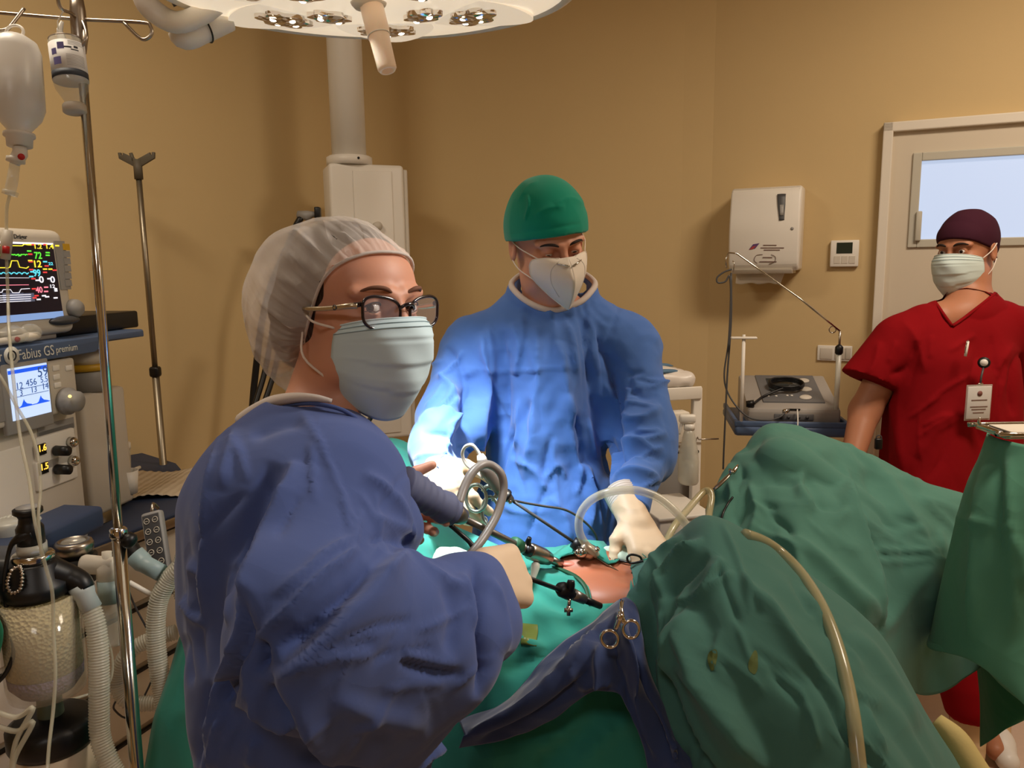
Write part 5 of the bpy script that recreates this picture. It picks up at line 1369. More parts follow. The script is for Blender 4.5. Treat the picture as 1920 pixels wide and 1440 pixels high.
# ================================================================== the woman in the foreground
HW_ = head_frame(P(657, 572, 1.09), R(49), R(1), R(-2)); s = 1.06
t = thing('person', 'woman in blue gown, bouffant cap, black glasses and pale blue mask looking back over her shoulder', 'person', (*P(560, 1100, 0.98)[:2], 0))
t['label'] = 'woman in a blue gown, bouffant cap and black glasses looking towards the viewer'
neck0 = hp(HW_, -.02, 0, -.05); neckb = P(590, 800, 1.07)
shR, shL = P(590, 930, .98), P(650, 905, 1.09)
elb = P(565, 1200, .82); wri = P(886, 1082, 1.03)
elb2 = P(640, 1080, 1.12); wri2 = P(678, 944, 1.22)
hd1 = P(974, 1092, 1.115) - wri
hd2 = P(790, 974, 1.285) - wri2
hand1 = lambda inc: hand_items(wri + hd1 * .08, hd1 + (0, 0, .012), np.array((.25, .85, -.45)), np.array((-.2, -.4, -.9)), (1.05, 1.15, 1.2, 1.25), (.6, .5), 1.08, inc)
hand2 = lambda inc: hand_items(wri2, hd2, np.array((.15, -.95, .25)), np.array((0, 0, 1)), (.7, .75, .8, .85), (.1, .1), .98, inc, .02)
hit_ = head_items(HW_, .0066, 0.0005, s=s, low=.014, ears=False)
it = hit_ + [(s_cap(neck0 - HW_['f'] * .008, neckb, .045, .052), .025), (s_cap(P(565, 920, 1.03), P(575, 1250, 1.0), .10, .11), .05), (s_cap(shR, shL, .052), .05),
             (s_cap(shR, elb, .045, .038), .03), (s_cap(elb, wri, .038, .026), .02), (s_cap(shL, elb2, .04, .034), .03), (s_cap(elb2, wri2, .034, .025), .02)]
it += [(s_cap(hp(HW_, -.03, -.03, -.05), P(650, 800, 1.02), .012), .015), (s_cap(hp(HW_, -.02, .045, -.06), P(660, 800, 1.03), .011), .02)]
it += hand1(0) + hand2(0)
lo, hi = bounds([hp(HW_, -.1, 0, .13), hp(HW_, .12, 0, -.1), wri + hd1 * 2, shR, elb, P(575, 1300, 1.0), wri2 + hd2 * 2, P(430, 900, 1.0)], .09)
bfW = s_union(it); build('body', it, lo, hi, .003, M_skin, t, rel=1)
gz = (C0 - hp(HW_, EYE_F, 0, 0)); 
for sx in (-1, 1): eye(HW_, t, sx, gz + (.03, 0, -.02), s=s)
for sx in (-1, 1): brow(HW_, t, sx, M_brow, s, .0034)
for sx in (-1, 1):
    pp = [hp(HW_, (EYE_F + .0135 * math.cos(a) * .98) * s, (sx * EYE_R + .0132 * math.sin(a) * sx) * s, (.0066 * math.cos(a * 1.2) + .0008) * s) for a in np.linspace(-1.0, 1.15, 9)]
    obj('upper_lashes', tube(pp, .0011, 6, 2), M_browd, t)
    obj('lower_lid_line', tube([p - HW_['u'] * .0125 * (1 - .5 * abs(k - 4) / 4) for k, p in enumerate(pp)], .0006, 5, 2), M_brow, t)
# hair under the cap
build('hair', [(s_ell(hp(HW_, -.022, 0, .042), (.104, .083, .097), HW_['ax']), 0), (s_ell(hp(HW_, -.115, .0, -.03), (.055, .06, .06), HW_['ax']), .03), (s_pl(hp(HW_, .045, 0, .07), -(HW_['f'] * .75 - HW_['u'] * .66)), -0.0)] if 0 else
      (lambda X: np.maximum(s_union([(s_ell(hp(HW_, -.018, 0, .026), (.102, .086, .092), HW_['ax']), 0), (s_ell(hp(HW_, -.115, .0, -.045), (.05, .05, .058), HW_['ax']), .04), (lambda Y: np.maximum(s_ell(hp(HW_, -.036, 0, -.008), (.07, .101, .062), HW_['ax'])(Y), s_pl(hp(HW_, .013, 0, 0), HW_['f'])(Y)), .015)])(X), s_pl(hp(HW_, .070, 0, .064), HW_['f'] * .93 - HW_['u'] * .38)(X))),
      *bounds([HW_['c']], .21), .004, M_hair, t)
# bouffant cap : sheer fabric
M_bouffant = mat('sheer_bouffant', (240, 230, 222), .85, bump=[('facet', 16, .7, .010), ('crumple', 14, .5, .006), ('noise', 500, .3, .0008)])
nt = M_bouffant.node_tree; bs = nt.nodes['Principled BSDF']; out = nt.nodes['Material Output']
tr_ = nt.nodes.new('ShaderNodeBsdfTransparent'); mxs = nt.nodes.new('ShaderNodeMixShader'); nz = nt.nodes.new('ShaderNodeTexNoise'); nz.noise_type = 'RIDGED_MULTIFRACTAL'; nz.inputs['Scale'].default_value = 7; nz.inputs['Detail'].default_value = 5
mr = nt.nodes.new('ShaderNodeMapRange'); mr.inputs[1].default_value = .35; mr.inputs[2].default_value = 1.3; mr.inputs[3].default_value = .42; mr.inputs[4].default_value = .95
tc = nt.nodes.new('ShaderNodeTexCoord'); nt.links.new(tc.outputs['Object'], nz.inputs['Vector']); nt.links.new(nz.outputs['Fac'], mr.inputs[0]); nt.links.new(mr.outputs[0], mxs.inputs[0])
nt.links.new(tr_.outputs[0], mxs.inputs[1]); nt.links.new(bs.outputs[0], mxs.inputs[2]); nt.links.new(mxs.outputs[0], out.inputs[0])
# brim curve: closed loop over forehead, past the temple and ear to the nape
def bw(f, r, u): return hp(HW_, f * s, r * s, u * s)
brim = [bw(.082, 0, .070), bw(.068, .035, .062), bw(.038, .064, .036), bw(.020, .080, -.010), bw(.002, .087, -.045), bw(-.030, .083, -.085), bw(-.075, .06, -.118), bw(-.115, .0, -.128),
        bw(-.075, -.06, -.118), bw(-.030, -.083, -.085), bw(.002, -.087, -.045), bw(.020, -.080, -.010), bw(.038, -.064, .036), bw(.068, -.035, .062)]
hfun = s_union(hit_)
def snap(p, org, off):
    d = p - org; L0 = np.linalg.norm(d); d = d / L0; ts = np.linspace(.5 * L0, 1.6 * L0, 90); v = hfun(org + ts[:, None] * d)
    k = np.where(v < off)[0]; return org + d * (ts[k[-1]] + .002 if len(k) else L0)
bcl = cr(brim, 12, True)
bcl = np.array([snap(p, bw(-.02, 0, .0), .0035) for p in bcl])
for _ in range(4): bcl = (np.roll(bcl, 1, 0) + np.roll(bcl, -1, 0)) * .25 + bcl * .5
nB = len(bcl); apex = bw(-.045, 0, .10); rows = []
ctr_ = bw(-.04, 0, .0)
_ts = np.linspace(.05, .2, 50)
def rmin(d):
    v = hfun(ctr_ + _ts[:, None] * d); k = np.where(v < .004)[0]; return _ts[k[-1]] + .003 if len(k) else 0
for i in range(26):
    t_ = i / 25.0; row = []
    for j in range(nB):
        b = bcl[j]; a0 = 2 * math.pi * j / nB
        # direction blends from the brim point to the crown pole
        pole = (HW_['u'] * .45 - HW_['f'] * .89); pole /= np.linalg.norm(pole)
        vb = b - ctr_; rb_ = np.linalg.norm(vb); vb = vb / rb_
        ang = math.acos(np.clip(vb @ pole, -1, 1)); k = ang * (1 - t_)
        ort = vb - pole * (vb @ pole); ort /= np.linalg.norm(ort)
        dr_ = pole * math.cos(k) + ort * math.sin(k)
        # target radius = puffed ellipsoid
        q = dr_ @ HW_['ax'].T
        R1 = 1 / math.sqrt((q[0] / (.150 if q[0] < 0 else .122)) ** 2 + (q[1] / .102) ** 2 + (q[2] / (.121 if q[2] > 0 else .168)) ** 2)
        w = 1 - math.exp(-t_ * 9)
        rad = rb_ * (1 - w) + R1 * 1.03 * w; rad = max(rad, rmin(dr_))
        gat = math.exp(-t_ * 5.5) * min(1, t_ * 18)
        rad += gat * .0032 * math.sin(j * 2.1 + 1.5 * math.sin(j * .13)) + .0035 * w * math.sin(a0 * 5 + t_ * 5) * (1 - t_)
        row.append(ctr_ + dr_ * rad)
    rows.append(row)
V = np.array(rows).reshape(-1, 3)
q = np.array([(i * nB + j, i * nB + (j + 1) % nB, (i + 1) * nB + (j + 1) % nB, (i + 1) * nB + j) for i in range(25) for j in range(nB)])
N = vnormals(V, q)
if ((V - ctr_) * N).sum() < 0: q = q[:, ::-1]; N = -N
V = V + N * (ridged(V * 17 + 3) * .0045 * np.repeat(np.clip(np.arange(26) / 6, 0, 1), nB))[:, None]
cf = [([(545, 430), (600, 475), (650, 530)], 5, .004, 'r'), ([(520, 470), (575, 500), (640, 560)], 5, .0045, 'r'), ([(500, 510), (560, 540), (615, 590)], 5, .004, 'r'), ([(640, 435), (660, 455), (678, 480)], 4, .0035, 'r'),
      ([(590, 430), (620, 460), (660, 500)], 5, .004, 'r'), ([(485, 560), (520, 590), (560, 620)], 6, .004, 'r'), ([(475, 650), (510, 670), (560, 668)], 5, .004, 'r'), ([(530, 480), (555, 440), (575, 425)], 4, .003, 'r'), ([(510, 620), (540, 660), (550, 700)], 6, .003, 'r'), ([(480, 690), (520, 700), (550, 690)], 5, .004, 'r')]
V = folds(V, N, [(a_, w_ * .8, h_ * 1.3, k_) for a_, w_, h_, k_ in cf])
cap_ = obj('bouffant_cap', (V, q), M_bouffant, t, True)
obj('elastic_band', tube(bcl, .0024, 6, closed=True), M_binding, cap_)
# mask
mk, mrows = surgical_mask(HW_, t, M_mask, s=1.1, drop=.012, top=-.010)
ear = {1: bw(-.012, .082, .012), -1: bw(-.012, -.082, .012)}
for sx, j in ((1, -1), (-1, 0)):
    e1, e2 = mrows[1][j], mrows[-3][j]; er_, er2 = (bcl[np.argmin(np.linalg.norm(bcl - bw(.016, sx * .082, u_), axis=1))] - HW_['f'] * .004 for u_ in (-.012, -.048))
    obj('ear_loop', tube([e1 + HW_['r'] * sx * .001, e1 * .5 + er_ * .5 + HW_['r'] * sx * .012, er_ + HW_['r'] * sx * .003], .0017, 8, 5), M_loop, t); obj('ear_loop', tube([e2 + HW_['r'] * sx * .004, e2 * .5 + er2 * .5 + HW_['r'] * sx * .024, er2 + HW_['r'] * sx * .003], .0017, 8, 5), M_loop, t)
# glasses
gl = obj('glasses_bridge', tube([bw(.112, .012, .000), bw(.117, .006, .005), bw(.118, 0, .006), bw(.117, -.006, .005), bw(.112, -.012, .000)], .0024, 10, 4), M_frame, t)
for sx in (-1, 1):
    loop = []
    for k in range(40):
        a = k * math.tau / 40; ca_, sa_ = math.cos(a), math.sin(a)
        x = .0265 * math.copysign(abs(ca_) ** .8, ca_); y = .0195 * math.copysign(abs(sa_) ** .75, sa_)
        y += .0035 * (x / .0265) * (1 if y > 0 else .1); x *= 1 + .10 * (sa_ > 0) * sa_
        rr_ = .0345 + x
        loop.append(bw(.110 - .30 * max(0, rr_ - .012) * .45, sx * rr_, -.005 + y))
    loop = np.array(loop)
    rim = obj('glasses_rim', tube(loop, .0021, 8, closed=True), M_frame, t)
    c = loop.mean(0); V = np.r_[loop, [c + HW_['f'] * .002]]; n = 40
    obj('lens', (V, [(i, (i + 1) % n, n) for i in range(n)]), M_lens, rim)
    h0 = bw(.097, sx * .064, .004); 
    tp_ = obj('temple_arm', tube([h0, bw(.088, sx * .072, .003), bw(.055, sx * .0775, -.001), bw(.015, sx * .083, -.003)], [.0042, .0040, .0034, .003], 10, 5), M_temple, t)
    obj('hinge_block', tube([bw(.1, sx * .060, .006), bw(.093, sx * .069, .004), bw(.085, sx * .0735, .003)], [.0034, .0036, .0030], 8, 3), M_frame, tp_)
    obj('temple_ring', torus_g(bw(.072, sx * .0785, .001), .0032, .0007, HW_['r'] * sx, 20, 6), M_dgrey, tp_)
# undershirt edge
obj('undershirt_collar', tube([P(455, 790, 1.09), P(478, 774, 1.07), P(510, 756, 1.04), P(550, 746, 1.0), P(590, 746, .985), P(622, 752, .985)], [.012, .012, .010, .007, .005, .003], 12, 5), M_binding, t)
# ------------ gown
G = [(s_cap(P(555, 980, 1.0), P(580, 1300, 1.0), .128, .138), 0), (s_cap(P(582, 1250, 1.0), (*P(595, 1250, 1.02)[:2], .5), .140, .165), .05),
     (s_cap(P(472, 885, 1.03), P(655, 880, 1.03), .060, .055), .06), (s_cap(P(555, 828, 1.05), P(600, 850, 1.03), .068, .072), .04),
     (s_cap(P(425, 960, 1.03), P(420, 1130, 1.03), .062, .058), .04), (s_cap(P(385, 1060, 1.05), P(392, 1130, 1.05), .034, .03), .03),
     (s_cap(P(632, 930, .97), P(585, 1175, .83), .078, .080), .05), (s_cap(P(585, 1175, .83), P(890, 1130, 1.0), .080, .050), .04),
     (s_cap(P(610, 1225, .83), P(820, 1220, .93), .075, .080), .05), (s_cap(P(680, 1270, .90), P(780, 1290, .95), .065, .055), .04),
     (s_cap(P(860, 1130, .99), P(920, 1180, 1.0), .046, .040), .03), (s_cap(P(870, 1110, 1.0), P(895, 1088, 1.03), .042, .034), .03),
     (s_cap(P(700, 915, 1.06), P(735, 990, 1.10), .046, .040), .04), (s_cap(P(735, 990, 1.10), P(728, 950, 1.13), .042, .033), .03)]
neckc = P(592, 752, 1.06)
G += [(s_cap(neckc, neckc + (neck0 - neckc) * 1.5, .060, .085), -.008)]
lo, hi = bounds([P(345, 1100, 1.0), P(960, 1100, 1.05), P(560, 760, 1.08), P(590, 1250, .72), (*P(590, 1250, 1.15)[:2], .42), P(400, 1100, 1.12)], .05); lo[2] = .5
wf = [([(563, 764), (593, 813), (632, 900), (663, 973), (667, 1005)], 5, .004, 't'), ([(554, 864), (534, 934), (500, 1041), (471, 1109), (478, 1180)], 26, .017, 's'), ([(520, 870), (480, 960), (450, 1060)], 18, -.010, 'g'),
      ([(675, 1027), (602, 1085), (534, 1153), (481, 1197)], 7, .010, 'r'), ([(672, 1000), (610, 1040), (575, 1075), (520, 1120)], 7, .006, 'r'), ([(700, 1075), (640, 1130), (580, 1185), (520, 1225)], 22, -.014, 'g'),
      ([(768, 1031), (700, 1095), (641, 1158), (573, 1226), (515, 1270)], 36, .020, 's'), ([(515, 1270), (568, 1323), (607, 1377), (700, 1396), (806, 1410), (865, 1386)], 30, .022, 's'),
      ([(486, 1200), (490, 1240), (482, 1262)], 9, -.018, 'r'), ([(471, 1279), (495, 1333), (530, 1352), (573, 1343)], 9, .010, 'r'), ([(500, 1290), (530, 1310), (560, 1340)], 14, -.010, 'g'), ([(452, 1100), (457, 1177), (413, 1299), (389, 1420)], 9, .013, 'r'), ([(471, 1110), (466, 1180), (440, 1260), (425, 1330)], 9, -.013, 'r'),
      ([(413, 818), (393, 959), (391, 1080), (384, 1163)], 14, .012, 's'), ([(889, 1051), (899, 1109), (908, 1177), (913, 1250), (894, 1309)], 10, -.016, 'r'), ([(918, 1080), (938, 1153), (947, 1226)], 10, .009, 'r'), ([(860, 1075), (885, 1120), (895, 1180)], 10, .008, 'r'),
      ([(743, 1236), (806, 1255), (870, 1265)], 8, -.008, 'r'), ([(740, 1222), (800, 1240), (860, 1250)], 8, .005, 'r'), ([(515, 1270), (559, 1245), (632, 1226), (700, 1230)], 8, .005, 'r'), ([(763, 1036), (806, 1070), (874, 1109)], 9, .007, 'r'), ([(830, 1085), (850, 1150), (840, 1230)], 14, -.006, 'g'), ([(680, 886), (740, 935), (765, 990), (772, 1020)], 12, .008, 'r'),
      ([(700, 970), (740, 985), (775, 1005)], 8, .006, 'r'), ([(690, 1015), (730, 1010), (765, 1030)], 7, -.006, 'r'), ([(413, 1318), (460, 1316), (500, 1330)], 8, .005, 'r'), ([(345, 1120), (372, 1160), (384, 1175)], 8, .010, 'r'), ([(355, 1050), (375, 1070), (390, 1080)], 6, .006, 'r'),
      ([(400, 1280), (385, 1350), (370, 1436)], 10, -.010, 'r'), ([(425, 1330), (410, 1390), (400, 1440)], 9, .009, 'r'), ([(470, 820), (520, 800), (570, 790)], 12, -.004, 'g'), ([(440, 800), (430, 860), (420, 920)], 10, .005, 'r'), ([(560, 1420), (640, 1400), (720, 1420)], 14, -.008, 'g'), ([(480, 1380), (470, 1440)], 12, .008, 'r'), ([(620, 1300), (700, 1330), (800, 1350)], 16, .006, 'g')]
wf += rand_folds(400, 850, 740, 1050, 12, 80, 30, 120, 5, .0035, 3) + rand_folds(540, 1120, 900, 1350, 14, 35, 35, 110, 5, .0035, 4) + rand_folds(350, 1100, 470, 1430, 10, 85, 15, 130, 5, .005, 5)
ga_ = [lambda V: crease(V, 4.5, .007, 1.3, (1, 1, .6)), lambda V: crease(V, 11, .0035, 2.7, (1, 1, .8))]
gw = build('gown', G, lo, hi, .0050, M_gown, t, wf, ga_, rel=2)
obj('gown_cuff', tube([P(892, 1090, 1.03), P(908, 1084, 1.045)], [.033, .030], 20, ribs=(.006, .001)), M_binding, t)
obj('neck_binding', tube([P(500, 770, 1.045), P(540, 760, 1.01), P(590, 757, .985), P(640, 768, .985), P(672, 788, 1.0), P(690, 806, 1.02)], .003, 8, 6), M_gown, t)
lo, hi = bounds([wri, wri + hd1 * 1.9], .07); cutn = hd1 / np.linalg.norm(hd1)
hf = s_union(hand1(.0015) + [(s_cap(wri - hd1 * .25, wri + hd1 * .25, .029, .026), .012)])
build('glove', lambda X: np.maximum(hf(X), -s_pl(wri - hd1 * .1, cutn)(X)), lo, hi, .003, M_glove, t)
lo, hi = bounds([wri2, wri2 + hd2 * 1.9], .07)

# ================================================================== the surgeon
HS_ = head_frame(P(1026, 452, 1.74), R(20), R(17), R(8)); s = 1.0
t = thing('person', 'surgeon in blue gown, green cap and white pointed mask looking down at the patient', 'person', (*P(1030, 900, 1.85)[:2], 0))
def bs_(f, r, u): return hp(HS_, f, r, u)
neck0 = bs_(-.03, 0, -.05); neckb = P(1036, 600, 1.80)
sR, sL = P(905, 640, 1.83), P(1165, 635, 1.83)       # image left, image right
eR, wR = P(838, 800, 1.72), P(815, 872, 1.55)
eL, wL = P(1212, 830, 1.72), P(1186, 968, 1.54)
hdR = P(848, 940, 1.44) - wR; hdL = P(1226, 1050, 1.455) - wL
handR = lambda inc: hand_items(wR + hdR * .1, hdR, np.array((.35, .6, -.45)), np.array((1, 0, .2)), (.6, .7, .75, .8), (.5, .5), 1.0, inc)
handL = lambda inc: hand_items(wL + hdL * .05, hdL, np.array((-.2, .5, -.3)), np.array((-1, 0, 0)), (.45, .5, .55, .6), (.9, .5), 1.0, inc, .03)
it = head_items(HS_, .0016, -.003) + [(s_cap(neck0, neckb, .058, .062), .03), (s_cap(P(1030, 680, 1.85), P(1030, 1000, 1.88), .12, .13), .06), (s_cap(sR, sL, .055), .06),
     (s_cap(P(1005, 600, 1.84), P(1070, 600, 1.84), .050), .04), (s_cap(sR, eR, .045, .034), .03), (s_cap(eR, wR, .034, .026), .02), (s_cap(sL, eL, .042, .033), .03), (s_cap(eL, wL, .033, .027), .02)]
it += handR(0) + handL(0)
lo, hi = bounds([bs_(-.1, 0, .13), sR, sL, eL, eR, wL + hdL * 2, wR + hdR * 2, P(1030, 1000, 1.95)], .08)
bfS = s_union(it); build('body', it, lo, hi, .0035, M_skin, t)
gz = P(1130, 1050, 1.4) - HS_['c']
for sx in (-1, 1): eye(HS_, t, sx, gz)
for sx in (-1, 1): brow(HS_, t, sx, M_browd, 1.0, .0034, -.003)
# hair stubble at the sides
capH = s_union([(s_ell(bs_(-.006, 0, .046), (.106, .086, .098), HS_['ax']), 0), (s_ell(bs_(-.006, 0, .012), (.106, .0875, .080), HS_['ax']), .03)])
hS = s_union([x for x in head_items(HS_)[:4]]); cH0 = capH; capH = lambda X: np.minimum(cH0(X), hS(X) - .005)
def capf(X):
    return np.maximum(capH(X), -s_pl(bs_(.085, 0, .036), HS_['u'] - HS_['f'] * .28)(X))
cfs = [([(985, 415), (993, 385), (990, 365)], 3, .004, 's'), ([(955, 440), (1010, 432), (1098, 418)], 3, -.0015, 'r'), ([(1000, 405), (1030, 390), (1060, 388)], 7, .003, 'r'), ([(1040, 385), (1070, 372), (1095, 385)], 7, .003, 'r'), ([(970, 380), (990, 350), (1010, 340)], 5, .002, 'r')]
capo = build('surgical_cap', capf, *bounds([bs_(0, 0, .05)], .15), .0028, M_greencap, t, cfs, [lambda V: ridged(V * 16) * .0018])
# KN95 type mask
top_ = [bs_(.070, sx * .061, -.012) for sx in (1, -1)]
def kn(side):
    ridge = cr([bs_(.119, 0, -.003), bs_(.139, 0, -.022), bs_(.152, 0, -.048), bs_(.144, 0, -.082), bs_(.120, 0, -.124)], 6)
    edge = cr([bs_(.113, side * .020, -.005), bs_(.094, side * .046, -.006), bs_(.068, side * .066, -.018), bs_(.066, side * .066, -.052), bs_(.088, side * .038, -.090), bs_(.117, side * .004, -.123)], 5)
    edge = np.array([edge[int(round(k * (len(edge) - 1) / 24))] for k in range(25)]); ridge = ridge[np.linspace(0, len(ridge) - 1, 25).round().astype(int)]
    rows = []
    for k in range(25):
        row = []
        for j in range(9):
            v = j / 8; p = ridge[k] * (1 - v) + edge[k] * v + HS_['f'] * .009 * math.sin(math.pi * v) * math.sin(math.pi * k / 24) + HS_['r'] * side * .006 * math.sin(math.pi * v) * math.sin(math.pi * k / 24)
            row.append(p)
        rows.append(row)
    return np.array(rows), edge
mk = None
for side in (1, -1):
    rws, edge = kn(side); V, q = loft(rws, 2, 2); q = facing_cam(V, q)
    if mk is None: mk = obj('face_mask', thicken(V, q, .0014), M_maskw, t)
    else: obj('mask_panel', thicken(V, q, .0014), M_maskw, mk)
    obj('mask_seam', tube(rws[:, 4][3:20] + HS_['f'] * .0004, .0006, 5), M_binding, mk)
    obj('mask_edge', tube(edge, .0011, 6), M_maskw, mk)
    e_ = bs_(-.005, side * .084, .012); e2_ = bs_(-.01, side * .084, -.03)
    obj('ear_loop', tube([edge[7], edge[7] * .45 + e_ * .55 + HS_['r'] * side * .006, e_], .0013, 6, 5), M_loop, t)
    obj('ear_loop', tube([edge[15], edge[15] * .5 + e2_ * .5 + HS_['r'] * side * .008, e2_], .0013, 6, 5), M_loop, t)
    obj('nose_clip', tube([bs_(.1375, side * .004, -.0165), bs_(.134, side * .014, -.014), bs_(.124, side * .028, -.012)], [.0028, .003, .0024], 8, 3, flat=.5), M_steel, mk)
# gown
G = [(s_cap(P(1030, 700, 1.84), P(1025, 1000, 1.86), .142, .150), 0), (s_cap(P(975, 645, 1.84), P(1095, 640, 1.84), .100), .07), (s_cap(P(1025, 1000, 1.86), (*P(1025, 1000, 1.9)[:2], .45), .17, .19), .08),
     (s_cap(P(900, 648, 1.84), P(1165, 640, 1.84), .068), .06), (s_cap(P(985, 575, 1.83), P(1085, 575, 1.83), .050), .05),
     (s_cap(P(880, 665, 1.83), P(848, 790, 1.74), .075, .074), .05), (s_cap(P(848, 790, 1.74), P(824, 838, 1.62), .072, .058), .04), (s_cap(P(824, 838, 1.62), P(816, 880, 1.55), .058, .044), .03),
     (s_cap(P(1185, 665, 1.83), P(1205, 820, 1.74), .070, .068), .05), (s_cap(P(1205, 820, 1.74), P(1192, 900, 1.63), .064, .052), .03), (s_cap(P(1192, 895, 1.64), P(1187, 932, 1.585), .050, .037), .02), (s_cap(P(1225, 800, 1.76), P(1225, 860, 1.72), .05), .03)]
nr = [P(962, 538, 1.82), P(972, 558, 1.775), P(1000, 578, 1.75), P(1037, 588, 1.742), P(1080, 576, 1.752), P(1104, 556, 1.78), P(1112, 537, 1.82), P(1085, 518, 1.88), P(1037, 510, 1.91), P(990, 518, 1.88)]
nc = np.mean(nr, 0)
nn_ = np.linalg.svd(np.array(nr) - nc)[2][2]; nn_ = nn_ if nn_[2] > 0 else -nn_
nbx = cr(np.array(nr), 3, True); nb2 = np.cross(nn_, CR)
for k in range(len(nbx)): G.append((s_cap(nbx[k], nbx[(k + 1) % len(nbx)], .009), .016))
def openf(X):
    q = X - nc; return np.maximum(np.sqrt((q @ CR / .083) ** 2 + (q @ nb2 / .092) ** 2) * .085 - .085, -(q @ nn_) - .022)
G.append((openf, -.004))
lo, hi = bounds([sR, sL, eL, eR, wL, wR, P(1030, 1000, 2.0), P(1030, 1000, 1.7)], .12); lo[2] = .5; hi[2] += .05
sf = [([(905, 620), (912, 720), (900, 800), (905, 900)], 10, .013, 'r'), ([(940, 620), (950, 720), (945, 830)], 10, -.010, 'r'), ([(1005, 610), (1010, 700), (1000, 800), (985, 900)], 12, .012, 'r'), ([(1050, 640), (1060, 720), (1075, 800)], 10, .012, 'r'), ([(1090, 590), (1105, 680), (1120, 770), (1135, 850)], 12, -.014, 'r'),
      ([(1120, 600), (1150, 700), (1150, 800), (1148, 900)], 12, -.022, 'r'), ([(870, 690), (930, 700), (1000, 695), (1080, 690)], 4, .003, 's'), ([(880, 700), (876, 800), (870, 870)], 14, -.022, 'r'), ([(1150, 820), (1200, 830), (1250, 810)], 8, .010, 'r'), ([(1150, 860), (1195, 850), (1245, 862)], 8, -.009, 'r'), ([(1145, 900), (1180, 880), (1235, 895)], 7, .009, 'r'), ([(1150, 930), (1185, 910), (1225, 930)], 6, -.007, 'r'),
      ([(1150, 770), (1200, 785), (1240, 760)], 8, .009, 'r'), ([(1160, 700), (1200, 740), (1235, 740)], 9, -.008, 'r'), ([(785, 790), (830, 775), (880, 800)], 8, .010, 'r'), ([(790, 810), (840, 815), (870, 850)], 7, -.008, 'r'), ([(820, 700), (850, 730), (860, 760)], 9, .010, 'r'), ([(835, 650), (860, 680), (870, 720)], 8, -.007, 'r'),
      ([(1060, 740), (1070, 820), (1090, 900)], 7, .009, 'r'), ([(1075, 770), (1090, 830), (1085, 870)], 5, -.008, 'r'), ([(1020, 900), (1045, 870), (1060, 900)], 6, .006, 'r'), ([(955, 860), (1000, 880), (1030, 930)], 8, .007, 'r'), ([(925, 930), (970, 960), (1020, 960)], 8, .005, 'r'), ([(1000, 840), (985, 790), (1000, 750)], 8, -.006, 'r'), ([(1030, 930), (1060, 970), (1070, 1020)], 8, .007, 'r'), ([(1100, 870), (1110, 930), (1105, 1000)], 8, .009, 'r'), ([(960, 605), (972, 650), (968, 700)], 6, .006, 'r'), ([(1060, 600), (1075, 650), (1080, 700)], 7, .008, 'r')]
sf += rand_folds(900, 620, 1150, 1000, 30, 85, 22, 120, 4.5, .0045, 6) + rand_folds(1160, 700, 1250, 920, 14, 15, 30, 60, 4, .0045, 7) + rand_folds(790, 680, 870, 860, 12, 40, 40, 60, 4, .0045, 8)
ga_ = [lambda V: crease(V, 5, .010, 2.3, (1, 1, .35)), lambda V: crease(V, 11, .006, 3.7, (1, 1, .6)), lambda V: crease(V, 24, .002, 6.7)]
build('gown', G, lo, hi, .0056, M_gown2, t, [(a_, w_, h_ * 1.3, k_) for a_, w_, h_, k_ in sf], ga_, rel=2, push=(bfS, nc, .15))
obj('neck_binding', tube([p + nn_ * .010 + (p - nc) * .03 for p in nr], .0074, 10, 5, closed=True), M_binding, t)
for w_, hd_, hnd, nm in ((wL, hdL, handL, 'glove'), (wR, hdR, handR, 'glove')):
    lo, hi = bounds([w_ - hd_ * .5, w_ + hd_ * 1.9], .07); cutn = hd_ / np.linalg.norm(hd_); hf = s_union(hnd(.0015) + [(s_cap(w_ - hd_ * .6, w_ + hd_ * .2, .036, .030), .012)])
    build('glove', lambda X: np.maximum(hf(X), -s_pl(w_ - cutn * .035, cutn)(X)), lo, hi, .003, M_glove, t, gath=[lambda V: ridged(V * (20, 20, 60)) * .0012])
e_ = wL - hdL / np.linalg.norm(hdL) * .03
obj('gown_cuff', tube([e_ - hdL * .35, e_ + hdL * .02], [.036, .034], 20, ribs=(.006, .001)), M_binding, t)

# ================================================================== the man in red scrubs
HR_ = head_frame(P(1812, 470, 2.52), R(-58), R(3), R(2))
t = thing('person', 'man in red scrubs, maroon cap and pale mask standing by the door', 'person', (*P(1800, 900, 2.45)[:2], 0))
def br(f, r, u): return hp(HR_, f, r, u)
RD = 2.45
sR, sL = P(1690, 640, RD), P(1905, 625, RD + .1)
eR, wR = P(1622, 770, RD + .03), P(1592, 880, RD - .05)
eL, wL = P(1940, 770, RD + .12), P(1945, 890, RD + .0)
fx_ = P(1800, 800, RD)[:2]
an1 = PZ(1812, 1395, .09); an2 = an1 + (.17, .14, 0)
hip1 = np.array((an1[0] - .06, fx_[1] + .02, .86)); hip2 = hip1 + (.17, .04, 0)
hdR = np.array((.05, -.1, -1.0)) * .1
it = head_items(HR_, .0042, 0) + [(s_cap(br(-.03, 0, -.06), P(1812, 590, RD + .02), .060, .064), .03), (s_cap(P(1790, 720, RD), (hip1 + hip2) / 2 + (0, 0, .1), .11, .12), .06), (s_cap(sR, sL, .06), .06),
      (s_cap(P(1760, 600, RD), P(1850, 590, RD + .05), .058), .05),
      (s_cap(sR, eR, .055, .047), .03), (s_cap(eR, wR, .047, .031), .02), (s_cap(sL, eL, .055, .047), .03), (s_cap(eL, wL, .047, .031), .02)]
it += hand_items(wR, hdR, np.array((.8, .3, 0)), np.array((0, -1, 0)), (.4,) * 4) + hand_items(wL, hdR, np.array((-.8, .3, 0)), np.array((0, -1, 0)), (.4,) * 4)
